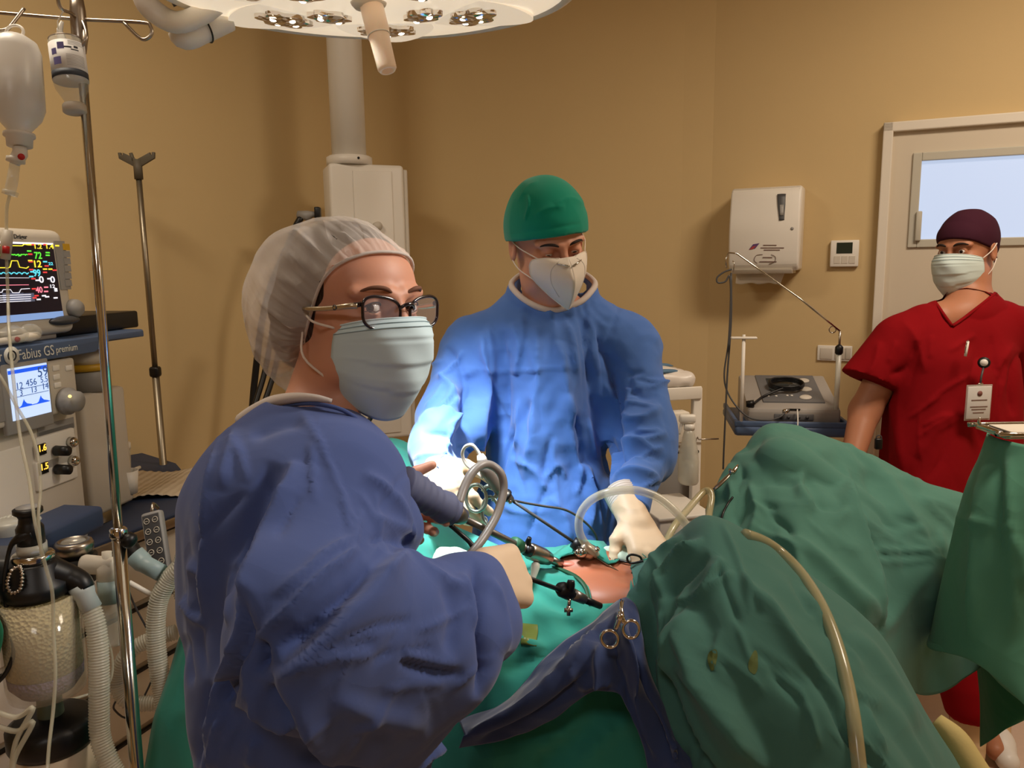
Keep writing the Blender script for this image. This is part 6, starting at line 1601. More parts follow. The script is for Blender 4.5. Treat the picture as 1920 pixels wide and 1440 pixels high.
for h_, a_ in ((hip1, an1), (hip2, an2)): it += [(s_cap(h_, (h_ + a_) / 2 + (0, -.02, .0), .08, .06), .04), (s_cap((h_ + a_) / 2 + (0, -.02, 0), a_, .056, .038), .03), (s_cap(a_, a_ + (-.06, -.12, -.04), .035, .03), .03)]
lo, hi = bounds([br(-.1, 0, .13), sR, sL, eL, eR, wL, wR, an1, an2, an1 + (-.06, -.12, 0)], .12)
bfR = s_union(it); build('body', it, lo, hi, .0045, M_skin_tan, t)
for sx in (-1, 1): eye(HR_, t, sx, HR_['f'] + np.array((.05, 0, 0))); brow(HR_, t, sx, M_browd, 1.0, .0042)
capH1 = s_union([(s_ell(br(-.014, 0, .040), (.106, .084, .094), HR_['ax']), 0), (s_ell(br(-.09, 0, .0), (.03, .05, .04), HR_['ax']), .03)])
hRf = s_union([x for x in head_items(HR_)[:4]]); capH = lambda X: np.minimum(capH1(X), hRf(X) - .005)
build('surgical_cap', lambda X: np.maximum(capH(X), -s_pl(br(.086, 0, .040), HR_['u'] - HR_['f'] * .40)(X)), *bounds([br(0, 0, .04)], .15), .0032, M_maroon, t, gath=[lambda V: ridged(V * 14) * .0015])
kt = br(-.112, 0, -.012)
kn_ = obj('cap_knot', ellipsoid_g(kt, (.014, .012, .012), HR_['ax'], 14), M_maroon, t)
obj('cap_tie', tube([kt, kt + HR_['r'] * -.02 - HR_['f'] * .02 - UP * .005, kt - HR_['f'] * .03 - UP * .03], [.008, .011, .006], 8, 4, flat=.4), M_maroon, kn_)
obj('cap_tie', tube([kt, kt - HR_['r'] * .03 - HR_['f'] * .01 - UP * .012, kt - HR_['r'] * .035 - UP * .035], [.008, .010, .006], 8, 4, flat=.4), M_maroon, kn_)
mk, mrows = surgical_mask(HR_, t, mat('ice_mask', (206, 222, 220), .75), s=1.07, drop=.008, wide=1.08, back=.016)
for sx, j in ((1, -1), (-1, 0)):
    e1, e2 = mrows[1][j], mrows[-3][j]; er_ = br(-.012, sx * .088, .018); er2 = br(-.012, sx * .088, -.03)
    obj('ear_loop', tube([e1, e1 * .5 + er_ * .5 + HR_['r'] * sx * .006, er_], .0018, 6, 5), M_loop, t); obj('ear_loop', tube([e2, e2 * .5 + er2 * .5 + HR_['r'] * sx * .008, er2], .0018, 6, 5), M_loop, t)
# scrub top
hipc = (hip1 + hip2) / 2
body_t = [(s_cap(P(1742, 690, RD), P(1728, 1000, RD), .125, .140), 0), (s_cap(P(1825, 690, RD + .05), P(1830, 1000, RD + .05), .130, .145), .06), (s_cap(P(1740, 618, RD), P(1865, 606, RD + .06), .078, .078), .07), (s_cap(P(1700, 640, RD), P(1905, 622, RD + .09), .075), .06),
      (s_cap(P(1680, 642, RD), P(1618, 722, RD), .074, .080), .04), (s_cap(P(1915, 630, RD + .09), P(1940, 735, RD + .12), .078, .078), .04)]
apx = P(1786, 612, RD - .16); vl, vr = P(1745, 548, RD - .05), P(1868, 545, RD + .0)
nl = np.cross(vl - apx, C0 - apx); nl = nl if nl @ (vr - apx) < 0 else -nl
nr_ = np.cross(vr - apx, C0 - apx); nr_ = nr_ if nr_ @ (vl - apx) < 0 else -nr_
fu = s_union(body_t)
arm_end = s_pl(P(1625, 712, RD), P(1600, 770, RD) - P(1650, 655, RD)); arm_end2 = s_pl(P(1940, 745, RD + .12), (0, 0, -1))
def topf(X):
    d = fu(X)
    wedge = np.maximum(s_pl(apx, nl)(X), s_pl(apx, nr_)(X))
    xl = s_pl(P(1668, 705, RD), -CR)(X)         # sleeve region on the image left
    d = np.maximum(d, np.minimum(arm_end(X), xl))
    xr = s_pl(P(1905, 730, RD), CR)(X)
    d = np.maximum(d, np.minimum(arm_end2(X), xr))
    return d
rf = [([(1668, 705), (1700, 690), (1720, 640)], 8, -.010, 'r'), ([(1665, 720), (1680, 800), (1690, 880)], 10, .008, 'r'), ([(1720, 860), (1760, 800), (1800, 780)], 12, .007, 'r'), ([(1690, 600), (1720, 640), (1735, 700)], 8, .006, 'r'), ([(1890, 690), (1870, 760), (1880, 840)], 10, .008, 'r'), ([(1650, 640), (1640, 680), (1625, 705)], 6, .006, 'r'), ([(1820, 685), (1880, 690)], 3, .002, 's'), ([(1910, 660), (1895, 720), (1900, 780)], 8, -.012, 'r'), ([(1740, 900), (1770, 850), (1780, 780)], 8, -.005, 'r')]
lo, hi = bounds([sR, sL, P(1630, 720, RD), P(1950, 735, RD + .1), hipc + (0, 0, -.15), hipc + (0, .1, 0), hipc + (0, -.1, 0)], .15)
rf += rand_folds(1670, 640, 1890, 880, 16, 70, 40, 90, 4, .004, 9)
build('scrub_top', topf, lo, hi, .006, M_redscrub, t, rf, [lambda V: crease(V, 5, .010, 4.1, (1, 1, .6))], rel=1, push=(bfR, (apx + vl + vr) / 3, 0.0), hole=([(1742, 490), (1744, 548), (1757, 572), (1785, 612), (1830, 580), (1868, 549), (1880, 490)], 9, True, [(1742, 530), (1744, 548), (1757, 572), (1785, 612), (1830, 580), (1868, 549), (1874, 530)]))
def on_f(px, py, f, d0, lift=.0):
    d = CF + (px - 960) / F * CR - (py - 720) / F * CU; ts = np.linspace(d0 - .4, d0 + .4, 400); v = f(C0 + ts[:, None] * d); k = np.where(v < 0)[0]
    return C0 + (ts[k[0]] - lift if len(k) else d0) * d
for pl in ([(1753, 566), (1758, 573), (1771, 592), (1785, 611)], [(1866, 550), (1848, 565), (1830, 579), (1808, 596), (1786, 611)]):
    obj('neck_trim', tube([on_f(x, y, lambda X: np.minimum(fu(X), bfR(X)), RD, .004) for x, y in pl], .005, 8, 4), M_redscrub, t)
# trousers
it = [(s_cap(hip1 + (0, 0, .02), hip2 + (0, 0, .02), .125), 0)]
for h_, a_ in ((hip1, an1), (hip2, an2)):
    it += [(s_cap(h_, (h_ + a_) / 2, .100, .080), .03), (s_cap((h_ + a_) / 2, a_ + (0, 0, .13), .082, .068), .04)]
fp = s_union(it)
lo, hi = bounds([hip1, hip2, an1, an2], .18)
build('scrub_trousers', lambda X: np.maximum(fp(X), s_pl((0, 0, an1[2] + .10), (0, 0, -1))(X)), lo, hi, .008, M_redscrub, t, gath=[lambda V: ridged(V * (7, 7, 5)) * .006])
M_cover = mat('beige_shoe_cover', (206, 178, 140), .8, bump=[('crumple', 10, .4, .006)])
M_shoe = mat('white_shoe', (232, 230, 226), .4)
for k, a_ in enumerate((an1, an2)):
    build('shoe_cover', [(s_cap(a_ + (0, 0, .17), a_, .055, .05), 0), (s_cap(a_ + (0, .02, -.03), a_ + (-.02, -.05, -.035), .048, .045), .03)], *bounds([a_, a_ + (0, 0, .2), a_ + (-.06, -.12, -.04)], .09), .006, M_cover, t, gath=[lambda V: ridged(V * 22) * .003])
    build('shoe', [(s_cap(a_ + (0, .04, -.052), a_ + (-.04, -.15, -.055), .033, .034), 0), (s_ell(a_ + (-.02, -.06, -.03), (.042, .07, .04)), .03)], *bounds([a_ + (0, 0, -.05), a_ + (-.06, -.16, -.04)], .09), .006, M_shoe, t)
# badge, pen, radio clip
bd = RD - .165
t2 = thing('name_badge', 'white name badge on a round black reel clipped to the red scrub top', 'badge', P(1838, 770, bd))
c = P(1845, 680, bd + .01); obj('reel', lathe([(.017, 0), (.017, .006), (.014, .009), (0, .009)], c, C0 - c, 28), M_black, t2)
nf = (C0 - c) / np.linalg.norm(C0 - c); obj('reel_emblem', lathe([(.0105, .0085), (.0105, .0105), (0, .0105)], c, nf, 24), M_white, t2)
obj('strap', tube([c - UP * .012 + nf * .006, P(1840, 706, bd), P(1838, 722, bd)], .003, 6), M_dgrey, t2)
obj('clip', box(P(1838, 722, bd - .001), (.016, .006, .012), None, .002), M_bsteel, t2)
cx = P(1835, 755, bd); ux = np.cross(CF, UP) ; ux = np.array((1, 0, 0)) * .995 + np.array((0, .1, 0)); ux /= np.linalg.norm(ux); ny = np.cross(UP, ux)
AXB = [ux, ny, UP]
obj('card', box(cx, (.075, .003, .098), AXB, .002), M_label, t2)
obj('card_holder', box(cx + ny * .002, (.082, .003, .108), AXB, .003), M_clearpl, t2)
obj('card_emblem', lathe([(.008, 0), (.008, .0008), (0, .0008)], cx + UP * .028 - ny * .002, -ny, 20), mat('maroon_print', (132, 84, 78), .6), t2)
for z, w_ in ((.008, .05), (-.012, .055), (-.02, .045), (-.03, .035)): obj('print_line', box(cx + UP * z - ny * .0018, (w_, .001, .0028), AXB), M_dink, t2, False)
p_ = P(1813, 655, bd - .012)
t2 = thing('pen', 'white and silver pen clipped in the chest pocket of the red scrubs', 'pen', p_)
obj('barrel', tube([P(1810, 668, bd - .004), P(1812, 655, bd - .004), P(1815, 640, bd - .004)], [.004, .0045, .004], 10), M_white, t2)
obj('pocket_clip', tube([P(1809, 662, bd - .011), P(1813, 642, bd - .011), P(1815, 638, bd - .004)], .0016, 6), M_steel, t2)
e_ = P(1647, 832, RD - .15)
t2 = thing('belt_clip', 'small black clip at the hem of the red scrub top', 'clip', e_)
obj('clip_body', box(e_, (.022, .014, .034), None, .004), M_black, t2)
obj('clip_ring', torus_g(e_ + UP * .018, .008, .0018, (0, 1, 0), 20, 6), M_dgrey, t2)
# ------------------------------------------------------------------ patient and drapes
def PP(*a): return np.array([P(*x) for x in a])
kn1, kn2 = P(1345, 1058, 1.28), P(1468, 872, 1.74)
pel1, pel2 = P(1235, 1150, 1.42), P(1245, 1100, 1.62)
ank1, ank2 = P(1740, 1560, 1.15), P(1830, 1120, 1.80)
abd = P(1112, 1075, 1.46) - UP * .105
chest = P(800, 1040, 1.72) - UP * .05
hd_ = P(640, 960, 1.86)
AXb = frame_of(pel1 * .5 + pel2 * .5 - chest)
t = thing('person', 'patient lying under green drapes with only bare abdomen showing through the opening', 'person', (abd[0], abd[1], .8))
pit = [(s_ell(abd, (.17, .135, .118)), 0), (s_cap(chest, abd + (-.05, .02, -.03), .12, .10), .06), (s_cap(abd + (0, 0, -.02), (pel1 + pel2) / 2 - UP * .04, .10, .12), .05),
       (s_cap(pel1, kn1 - UP * .01, .085, .060), .05), (s_cap(pel2 - UP * .05, kn2 - UP * .03, .07, .055), .05), (s_cap(kn1, ank1, .058, .038), .02), (s_cap(kn2, ank2, .058, .038), .02),
       (s_cap(hd_ - UP * .02, hd_ + (-.08, .01, 0), .085, .08), .02), (s_cap(hd_, chest, .055, .06), .04), (s_ell(P(1172, 1082, 1.41), (.02, .03, .014)), -.03),
       (s_ell(P(1100, 1055, 1.5), (.06, .04, .03)), .03), (s_ell(P(1145, 1110, 1.40) - UP * .01, (.06, .05, .03)), .03)]
pf = s_union(pit)
lo, hi = bounds([abd, chest, hd_, kn1, kn2, ank1, ank2, pel1, pel2], .16)
build('body', pit, lo, hi, .0065, M_skin_pat, t)
obj('umbilical_incision', ellipsoid_g(P(1072, 1057, 1.468), (.022, .012, .006), None, 14), mat('pink_skin', (214, 120, 100), .4, sss=.2), t)
def drape(name, net, nu, nv, mt, parent=None, fl=None, gath=None, push=None, hole=None, thick=.0022, label=None):
    rows = np.array([PP(*r_) for r_ in net]); V, q = loft(rows, nu, nv); q = facing_cam(V, q); N = vnormals(V, q)
    for g in (gath or []): V = V + N * g(V)[:, None]
    N = vnormals(V, q)
    if fl: V = folds(V, N, [(a_, w_, h_ * 1.25, k_) for a_, w_, h_, k_ in fl]); V = relax(V, q, 1, .3)
    if push: V = push_out(V, push, .006)
    if hole is not None:
        V, q = cut_opening(V, q, hole, 12, False)
    DR[name + str(len(DR))] = BVHTree.FromPolygons([tuple(v) for v in V], [tuple(int(i) for i in f) for f in q])
    o = obj(name, thicken(V, q, thick), mt, parent, True)
    return o
DR = {}
def cast(px, py, lift=.0, only=None, d0=1.3):
    d = CF + (px - 960) / F * CR - (py - 720) / F * CU; dn = d / np.linalg.norm(d); best = None
    for k, b in DR.items():
        if only and not k.startswith(only): continue
        h = b.ray_cast(Vector(C0), Vector(dn))
        if h[0] is not None and (best is None or h[3] < best): best = h[3]
    if best is None: return P(px, py, d0)
    return C0 + dn * (best - lift)

hole = [(1039, 1062), (1050, 1044), (1075, 1036), (1110, 1040), (1150, 1036), (1215, 1040), (1225, 1080), (1175, 1120), (1160, 1130), (1112, 1133), (1104, 1100), (1085, 1080), (1062, 1068)]
net = [[(420, 1200, 2.0), (402, 985, 1.97), (352, 995, 1.78), (360, 1110, 1.68), (318, 1250, 1.62), (262, 1440, 1.56), (210, 1700, 1.5)],
       [(560, 1100, 2.1), (540, 900, 2.02), (520, 900, 1.82), (520, 1010, 1.62), (510, 1150, 1.52), (480, 1400, 1.42), (450, 1700, 1.38)],
       [(680, 1050, 2.1), (668, 850, 1.98), (640, 850, 1.82), (640, 960, 1.62), (650, 1120, 1.44), (640, 1400, 1.32), (630, 1700, 1.3)],
       [(800, 1050, 2.05), (782, 860, 1.9), (748, 838, 1.78), (760, 950, 1.60), (770, 1100, 1.42), (780, 1350, 1.27), (780, 1700, 1.25)],
       [(880, 1120, 1.86), (866, 1008, 1.75), (835, 985, 1.66), (825, 1045, 1.52), (840, 1130, 1.37), (860, 1330, 1.24), (870, 1700, 1.2)],
       [(960, 1150, 1.8), (955, 1045, 1.70), (945, 1030, 1.60), (935, 1060, 1.47), (940, 1150, 1.33), (950, 1320, 1.22), (960, 1700, 1.18)],
       [(1065, 1150, 1.78), (1060, 1045, 1.69), (1055, 1030, 1.60), (1045, 1065, 1.46), (1045, 1150, 1.33), (1050, 1320, 1.23), (1060, 1700, 1.17)],
       [(1170, 1150, 1.78), (1165, 1050, 1.69), (1160, 1035, 1.60), (1160, 1080, 1.45), (1155, 1140, 1.35), (1150, 1320, 1.24), (1160, 1700, 1.18)],
       [(1290, 1150, 1.74), (1270, 1060, 1.68), (1255, 1045, 1.60), (1250, 1100, 1.46), (1250, 1180, 1.37), (1255, 1340, 1.27), (1260, 1700, 1.2)],
       [(1420, 1200, 1.8), (1400, 1100, 1.75), (1390, 1090, 1.66), (1390, 1140, 1.52), (1385, 1230, 1.45), (1380, 1400, 1.38), (1380, 1700, 1.3)]]
tf = [([(985, 1070), (1010, 1100), (1040, 1120), (1090, 1135)], 8, .008, 'r'), ([(1000, 1150), (1060, 1160), (1110, 1150)], 10, .007, 'r'), ([(960, 1190), (1020, 1220), (1090, 1200)], 14, .009, 'r'), ([(940, 1260), (990, 1240), (1050, 1215)], 12, -.008, 'r'),
      ([(1000, 1060), (1030, 1085), (1080, 1090), (1100, 1110)], 6, .006, 'r'), ([(870, 1410), (960, 1405), (1040, 1380), (1100, 1330)], 14, .012, 'r'), ([(1000, 1440), (1060, 1400), (1130, 1360)], 14, -.01, 'r'), ([(1090, 1420), (1140, 1370), (1190, 1350)], 12, .010, 'r'), ([(800, 1010), (830, 1040), (880, 1050)], 8, .006, 'r'),
      ([(720, 860), (760, 900), (790, 990)], 10, .006, 'r'), ([(330, 1350), (380, 1330), (420, 1340)], 10, .006, 'r'), ([(310, 1400), (330, 1300), (370, 1180)], 10, .006, 'r')]
drape('surgical_drape', net, 18, 16, M_drape, None, tf, [lambda V: crease(V, 4, .016, 5.1), lambda V: crease(V, 11, .007, 3.2)], pf, hole)
o = [x for x in COL.objects if x.name.startswith('surgical_drape')][-1]
tag(o, 'green drape with the opening over the bare abdomen, hanging behind the blue cloth', 'drape', 'green drapes over the operating table')

# drape over the near leg
M_legdrape = mat('leg_drape', (72, 116, 108), .9, spec=.12, sheen=.1, bump=cloth_bump, var=.05, varscale=3)
net = [[(1215, 1130, 1.50), (1197, 1082, 1.44), (1182, 1100, 1.33), (1174, 1120, 1.27), (1168, 1140, 1.25)],
       [(1262, 1130, 1.52), (1232, 1034, 1.42), (1215, 1080, 1.28), (1204, 1180, 1.22), (1218, 1300, 1.20)],
       [(1330, 1120, 1.50), (1285, 996, 1.40), (1262, 1060, 1.24), (1252, 1200, 1.16), (1262, 1420, 1.13)],
       [(1400, 1120, 1.46), (1342, 979, 1.33), (1322, 1050, 1.17), (1310, 1250, 1.08), (1300, 1560, 1.06)],
       [(1480, 1160, 1.42), (1412, 1004, 1.30), (1400, 1100, 1.12), (1372, 1300, 1.03), (1360, 1640, 1.02)],
       [(1580, 1260, 1.40), (1522, 1078, 1.28), (1492, 1180, 1.08), (1450, 1380, 1.0), (1430, 1700, 1.0)],
       [(1690, 1400, 1.38), (1640, 1182, 1.26), (1590, 1280, 1.05), (1540, 1450, .97), (1510, 1740, .98)],
       [(1790, 1550, 1.36), (1738, 1340, 1.22), (1690, 1420, 1.02), (1640, 1580, .95), (1600, 1800, .96)],
       [(1900, 1750, 1.34), (1850, 1520, 1.2), (1800, 1600, 1.0), (1740, 1700, .94), (1700, 1900, .95)]]
nf = [([(1208, 1120), (1214, 1200), (1232, 1300), (1262, 1430)], 6, .014, 'r'), ([(1258, 1120), (1262, 1200), (1284, 1300), (1318, 1430)], 7, -.012, 'r'), ([(1282, 1160), (1296, 1260), (1330, 1370), (1370, 1450)], 7, .012, 'r'), ([(1240, 1120), (1275, 1060), (1318, 1010)], 5, .010, 'r'), ([(1285, 1140), (1330, 1100), (1356, 1060)], 6, -.010, 'r'), ([(1296, 1140), (1320, 1230), (1365, 1330), (1440, 1450)], 34, .030, 't'), ([(1215, 1100), (1222, 1180), (1240, 1290), (1270, 1440)], 9, -.012, 'r'), ([(1240, 1090), (1255, 1180), (1268, 1290), (1300, 1430)], 10, .014, 'r'), ([(1270, 1150), (1285, 1240), (1310, 1350), (1350, 1450)], 10, -.012, 'r'),
      ([(1300, 1130), (1345, 1090), (1380, 1075)], 6, .008, 'r'), ([(1222, 1130), (1262, 1060), (1310, 1020)], 7, .012, 'r'), ([(1245, 1130), (1290, 1080), (1330, 1040)], 7, -.008, 'r'), ([(1270, 1140), (1320, 1110), (1352, 1045)], 9, .012, 'r'),
      ([(1400, 1090), (1450, 1150), (1520, 1250), (1590, 1340)], 12, .010, 'r'), ([(1500, 1240), (1560, 1320), (1600, 1400), (1660, 1450)], 9, -.008, 'r'), ([(1300, 1160), (1296, 1230), (1290, 1300)], 7, .012, 'r'), ([(1195, 1110), (1230, 1050), (1280, 1005)], 5, .008, 'r'), ([(1205, 1130), (1208, 1200), (1222, 1280)], 6, .010, 'r'),
      ([(1350, 1180), (1352, 1250), (1400, 1370)], 10, .006, 'r'), ([(1600, 1180), (1660, 1260), (1720, 1370)], 14, .007, 'r')]
nf += rand_folds(1300, 1020, 1650, 1430, 22, -50, 20, 150, 5, .005, 11) + rand_folds(1210, 1100, 1300, 1430, 10, -80, 8, 160, 5, .006, 12)
drape('surgical_drape', net, 26, 18, M_legdrape, None, nf, [lambda V: crease(V, 3.2, .018, 6.2), lambda V: crease(V, 9, .006, 1.2)], pf)
o = [x for x in COL.objects if x.name.startswith('surgical_drape')][-1]
tag(o, 'green drape over the near bent knee, with olive stains and a tube across', 'drape', 'green drapes over the operating table')
# two olive stains soaked into this drape
M_stain = mat('olive_stain', (84, 100, 52), .8)
def on_patch(px, py, rx, ry, name, mt, lift, only, lab=None, par=None, rot=0.0, edge=.12):
    pts = [cast(px, py, lift, only)]; n = 20; 
    for rr_ in (.5, 1.0):
        for k in range(n):
            a = k * math.tau / n; w = rr_ * (1 + (edge * math.sin(a * 3 + px) if rr_ > .6 else 0)); x, y = rx * w * math.cos(a), ry * w * math.sin(a)
            pts.append(cast(px + x * math.cos(rot) - y * math.sin(rot), py + x * math.sin(rot) + y * math.cos(rot), lift, only))
    Fc = [(0, 1 + (k + 1) % n, 1 + k) for k in range(n)] + [(1 + k, 1 + (k + 1) % n, 1 + n + (k + 1) % n, 1 + n + k) for k in range(n)]
    return obj(name, (np.array(pts), Fc), mt, par)
for x, y, a, b in ((1413, 1243, 9, 22), (1336, 1236, 9, 20)): on_patch(x, y, a, b, 'stain', M_stain, .0007, 'surgical_drape1', None, o, .1)

# far leg drape
M_fardrape = mat('far_leg_drape', (84, 132, 120), .9, spec=.12, sheen=.1, bump=cloth_bump, var=.05, varscale=3)
net = [[(1350, 1100, 1.85), (1332, 950, 1.78), (1322, 985, 1.68), (1318, 1030, 1.62), (1325, 1100, 1.58)],
       [(1400, 1050, 1.92), (1364, 889, 1.83), (1356, 960, 1.67), (1362, 1030, 1.58), (1380, 1120, 1.54)],
       [(1450, 1000, 1.97), (1404, 826, 1.87), (1420, 920, 1.67), (1440, 1040, 1.54), (1450, 1200, 1.42)],
       [(1500, 980, 1.98), (1452, 795, 1.88), (1480, 900, 1.66), (1510, 1050, 1.50), (1530, 1250, 1.36)],
       [(1560, 1000, 2.0), (1520, 805, 1.90), (1556, 920, 1.67), (1586, 1080, 1.50), (1612, 1260, 1.38)],
       [(1660, 1040, 2.04), (1612, 846, 1.92), (1640, 960, 1.71), (1655, 1100, 1.58), (1672, 1280, 1.48)],
       [(1760, 1080, 2.06), (1715, 890, 1.94), (1730, 990, 1.76), (1738, 1120, 1.68), (1738, 1306, 1.64)],
       [(1850, 1120, 2.08), (1797, 932, 1.96), (1806, 1010, 1.80), (1800, 1140, 1.72), (1792, 1290, 1.68)],
       [(1960, 1180, 2.1), (1900, 985, 2.0), (1900, 1050, 1.86), (1880, 1150, 1.78), (1846, 1250, 1.74)]]
ff = [([(1580, 900), (1602, 1000), (1626, 1090), (1646, 1180)], 16, .022, 't'), ([(1480, 1000), (1545, 1060), (1642, 1170)], 12, .012, 'r'), ([(1430, 830), (1500, 850), (1560, 850)], 14, .006, 'g'), ([(1400, 900), (1420, 960), (1400, 1020)], 10, .010, 'r'), ([(1370, 900), (1372, 950), (1350, 990)], 7, .010, 'r'), ([(1388, 870), (1395, 930), (1378, 1000)], 7, -.010, 'r'),
      ([(1505, 850), (1500, 920), (1530, 960)], 9, .010, 'r'), ([(1580, 870), (1585, 930), (1560, 990)], 8, .010, 'r'), ([(1430, 960), (1470, 985), (1492, 1010)], 7, -.008, 'r'), ([(1520, 940), (1560, 960), (1590, 950)], 7, -.008, 'r'), ([(1618, 1030), (1700, 1033), (1772, 1030)], 4, .006, 'r'), ([(1620, 1052), (1700, 1054), (1765, 1050)], 4, .004, 'r'),
      ([(1660, 890), (1700, 960), (1740, 1010)], 12, .008, 'r'), ([(1620, 880), (1650, 950), (1690, 1000)], 12, -.007, 'r'), ([(1640, 1200), (1700, 1120), (1760, 1050)], 16, .009, 'r'), ([(1455, 1000), (1495, 1040), (1500, 1100)], 10, .008, 'r'), ([(1340, 940), (1365, 890), (1400, 840)], 6, .008, 'r')]
ff += rand_folds(1360, 830, 1780, 1100, 24, -40, 45, 110, 5, .005, 13)
drape('surgical_drape', net, 24, 18, M_fardrape, None, ff, [lambda V: crease(V, 4, .020, 7.3), lambda V: crease(V, 11, .007, 2.2)], pf)
tag([x for x in COL.objects if x.name.startswith('surgical_drape')][-1], 'pale green drape peaked over the far raised knee, in front of the red scrubs', 'drape', 'green drapes over the operating table')
# right-hand drape over the instrument tray
net = [[(1853, 803, 1.66), (1852, 812, 1.60), (1890, 826, 1.50), (1960, 838, 1.44), (2100, 850, 1.42)],
       [(1830, 880, 1.74), (1806, 930, 1.62), (1850, 940, 1.48), (1940, 950, 1.40), (2100, 960, 1.38)],
       [(1800, 1020, 1.72), (1776, 1050, 1.61), (1830, 1065, 1.46), (1940, 1075, 1.38), (2100, 1080, 1.36)],
       [(1770, 1160, 1.70), (1743, 1200, 1.60), (1815, 1222, 1.44), (1880, 1255, 1.38), (1950, 1320, 1.34)],
       [(1770, 1162, 1.70), (1744, 1204, 1.60), (1818, 1226, 1.45), (1882, 1290, 1.39), (1950, 1345, 1.35)]]
rfl = [([(1855, 850), (1840, 940), (1830, 1060), (1820, 1200)], 12, .010, 'r'), ([(1890, 860), (1893, 950), (1900, 1060), (1900, 1200)], 10, .008, 'r'), ([(1790, 970), (1850, 985), (1920, 995)], 5, .005, 'r'), ([(1870, 840), (1872, 930), (1868, 1050)], 9, -.008, 'r'), ([(1900, 1000), (1915, 1040), (1925, 1100)], 8, .008, 'r')]
M_rdrape = mat('right_drape', (90, 148, 126), .9, spec=.12, sheen=.1, bump=cloth_bump, var=.05, varscale=3)
drape('surgical_drape', net, 14, 14, M_rdrape, None, rfl, [lambda V: crease(V, 3.5, .012, 8.4)])
tag([x for x in COL.objects if x.name.startswith('surgical_drape')][-1], 'flat hanging green drape below the metal tray at the right edge', 'drape', 'green drapes over the operating table')
net = [[(1826, 1200, 1.78), (1870, 1215, 1.66), (1930, 1230, 1.56), (2000, 1240, 1.5)], [(1836, 1300, 1.80), (1860, 1320, 1.70), (1920, 1330, 1.6), (2000, 1330, 1.52)], [(1838, 1400, 1.80), (1862, 1385, 1.72), (1902, 1358, 1.64), (1990, 1320, 1.56)]]
drape('surgical_drape', net, 10, 10, M_draped, None, None, [lambda V: crease(V, 5, .010, 9.4)])
tag([x for x in COL.objects if x.name.startswith('surgical_drape')][-1], 'low dark green drape corner hanging above the white shoe at the right', 'drape', 'green drapes over the operating table')
# metal tray
tz = P(1890, 812, 1.55)[2] + .004; tc_ = P(1990, 812, 1.54); tc_[2] = tz
t = thing('instrument_tray', 'shiny steel tray with rolled rim and beige lining above the right-hand green drape', 'tray', (tc_[0] + .35, tc_[1], 0))
tw = (tc_[0] - P(1856, 812, 1.54)[0]) * 2
obj('tray_plate', box(tc_, (tw, .10, .006), None, .002), M_steel, t)
obj('rolled_rim', tube([tc_ + (tw, .05, .006), tc_ + (-tw / 2 + .02, .05, .006), tc_ + (-tw / 2 - .004, .04, .008), tc_ + (-tw / 2 - .008, 0, .010), tc_ + (-tw / 2 - .004, -.04, .008), tc_ + (-tw / 2 + .02, -.05, .006), tc_ + (tw, -.05, .006)], .005, 10, 4), M_steel, t)
obj('paper_lining', box(tc_ + (.01, 0, .006), (tw * .92, .08, .004), None, .001), M_paper, t)
obj('upturned_lip', tube([tc_ + (-tw / 2 - .004, .02, .008), tc_ + (-tw / 2 - .012, .02, .018), tc_ + (-tw / 2 - .010, .02, .026)], [.004, .003, .002], 8, 3), M_steel, t)
obj('stand_post', tube([(tc_[0] + .35, tc_[1], .04), (tc_[0] + .35, tc_[1], tz - .004)], .014, 14), M_bsteel, t)
obj('support_arm', box((tc_[0] + .17, tc_[1], tz - .012), (.38, .03, .016), None, .003), M_bsteel, t)
obj('stand_base', box((tc_[0] + .35, tc_[1], .02), (.4, .36, .03), None, .008), M_bsteel, t)
# blue cloth
net = [[(860, 1352, 1.24), (868, 1378, 1.17), (860, 1404, 1.20)], [(940, 1312, 1.23), (945, 1350, 1.15), (952, 1386, 1.18)], [(1010, 1250, 1.24), (1025, 1300, 1.14), (1040, 1342, 1.16)],
       [(1078, 1192, 1.25), (1090, 1248, 1.14), (1102, 1298, 1.15)], [(1136, 1146, 1.26), (1146, 1220, 1.13), (1140, 1296, 1.13)], [(1168, 1124, 1.26), (1180, 1200, 1.13), (1168, 1310, 1.11)],
       [(1192, 1138, 1.22), (1206, 1250, 1.12), (1192, 1370, 1.10)], [(1212, 1230, 1.19), (1236, 1340, 1.09), (1218, 1470, 1.07)], [(1256, 1350, 1.12), (1280, 1450, 1.04), (1256, 1560, 1.03)], [(1330, 1450, 1.05), (1330, 1550, 1.0), (1310, 1660, 1.0)]]
bf = [([(880, 1375), (950, 1345), (1030, 1290), (1100, 1215), (1160, 1150)], 7, .012, 'r'), ([(900, 1390), (970, 1365), (1050, 1315), (1110, 1250)], 7, -.010, 'r'), ([(1160, 1140), (1180, 1220), (1200, 1310), (1240, 1430)], 6, .013, 'r'), ([(1180, 1150), (1200, 1240), (1225, 1330), (1270, 1440)], 6, -.012, 'r'), ([(1060, 1290), (1085, 1250), (1120, 1200)], 6, .008, 'r'),
      ([(1080, 1290), (1120, 1270), (1160, 1280)], 8, .012, 'r'), ([(1130, 1210), (1120, 1250), (1130, 1290)], 7, .008, 'r'), ([(1150, 1200), (1160, 1250), (1185, 1330)], 6, -.008, 'r')]
drape('draped_cloth', net, 14, 16, M_bluecloth, None, bf, [lambda V: crease(V, 9, .012, 3.4), lambda V: crease(V, 24, .004, 4.2)])
tag([x for x in COL.objects if x.name.startswith('draped_cloth')][-1], 'dark blue cloth gathered by the steel clamp and trailing across the green drape', 'cloth')
rimp = [cast(x_, y_, .002, 'surgical_drape0', 1.42) for x_, y_ in ((1036, 1062), (1058, 1070), (1082, 1083), (1098, 1102), (1106, 1135))]
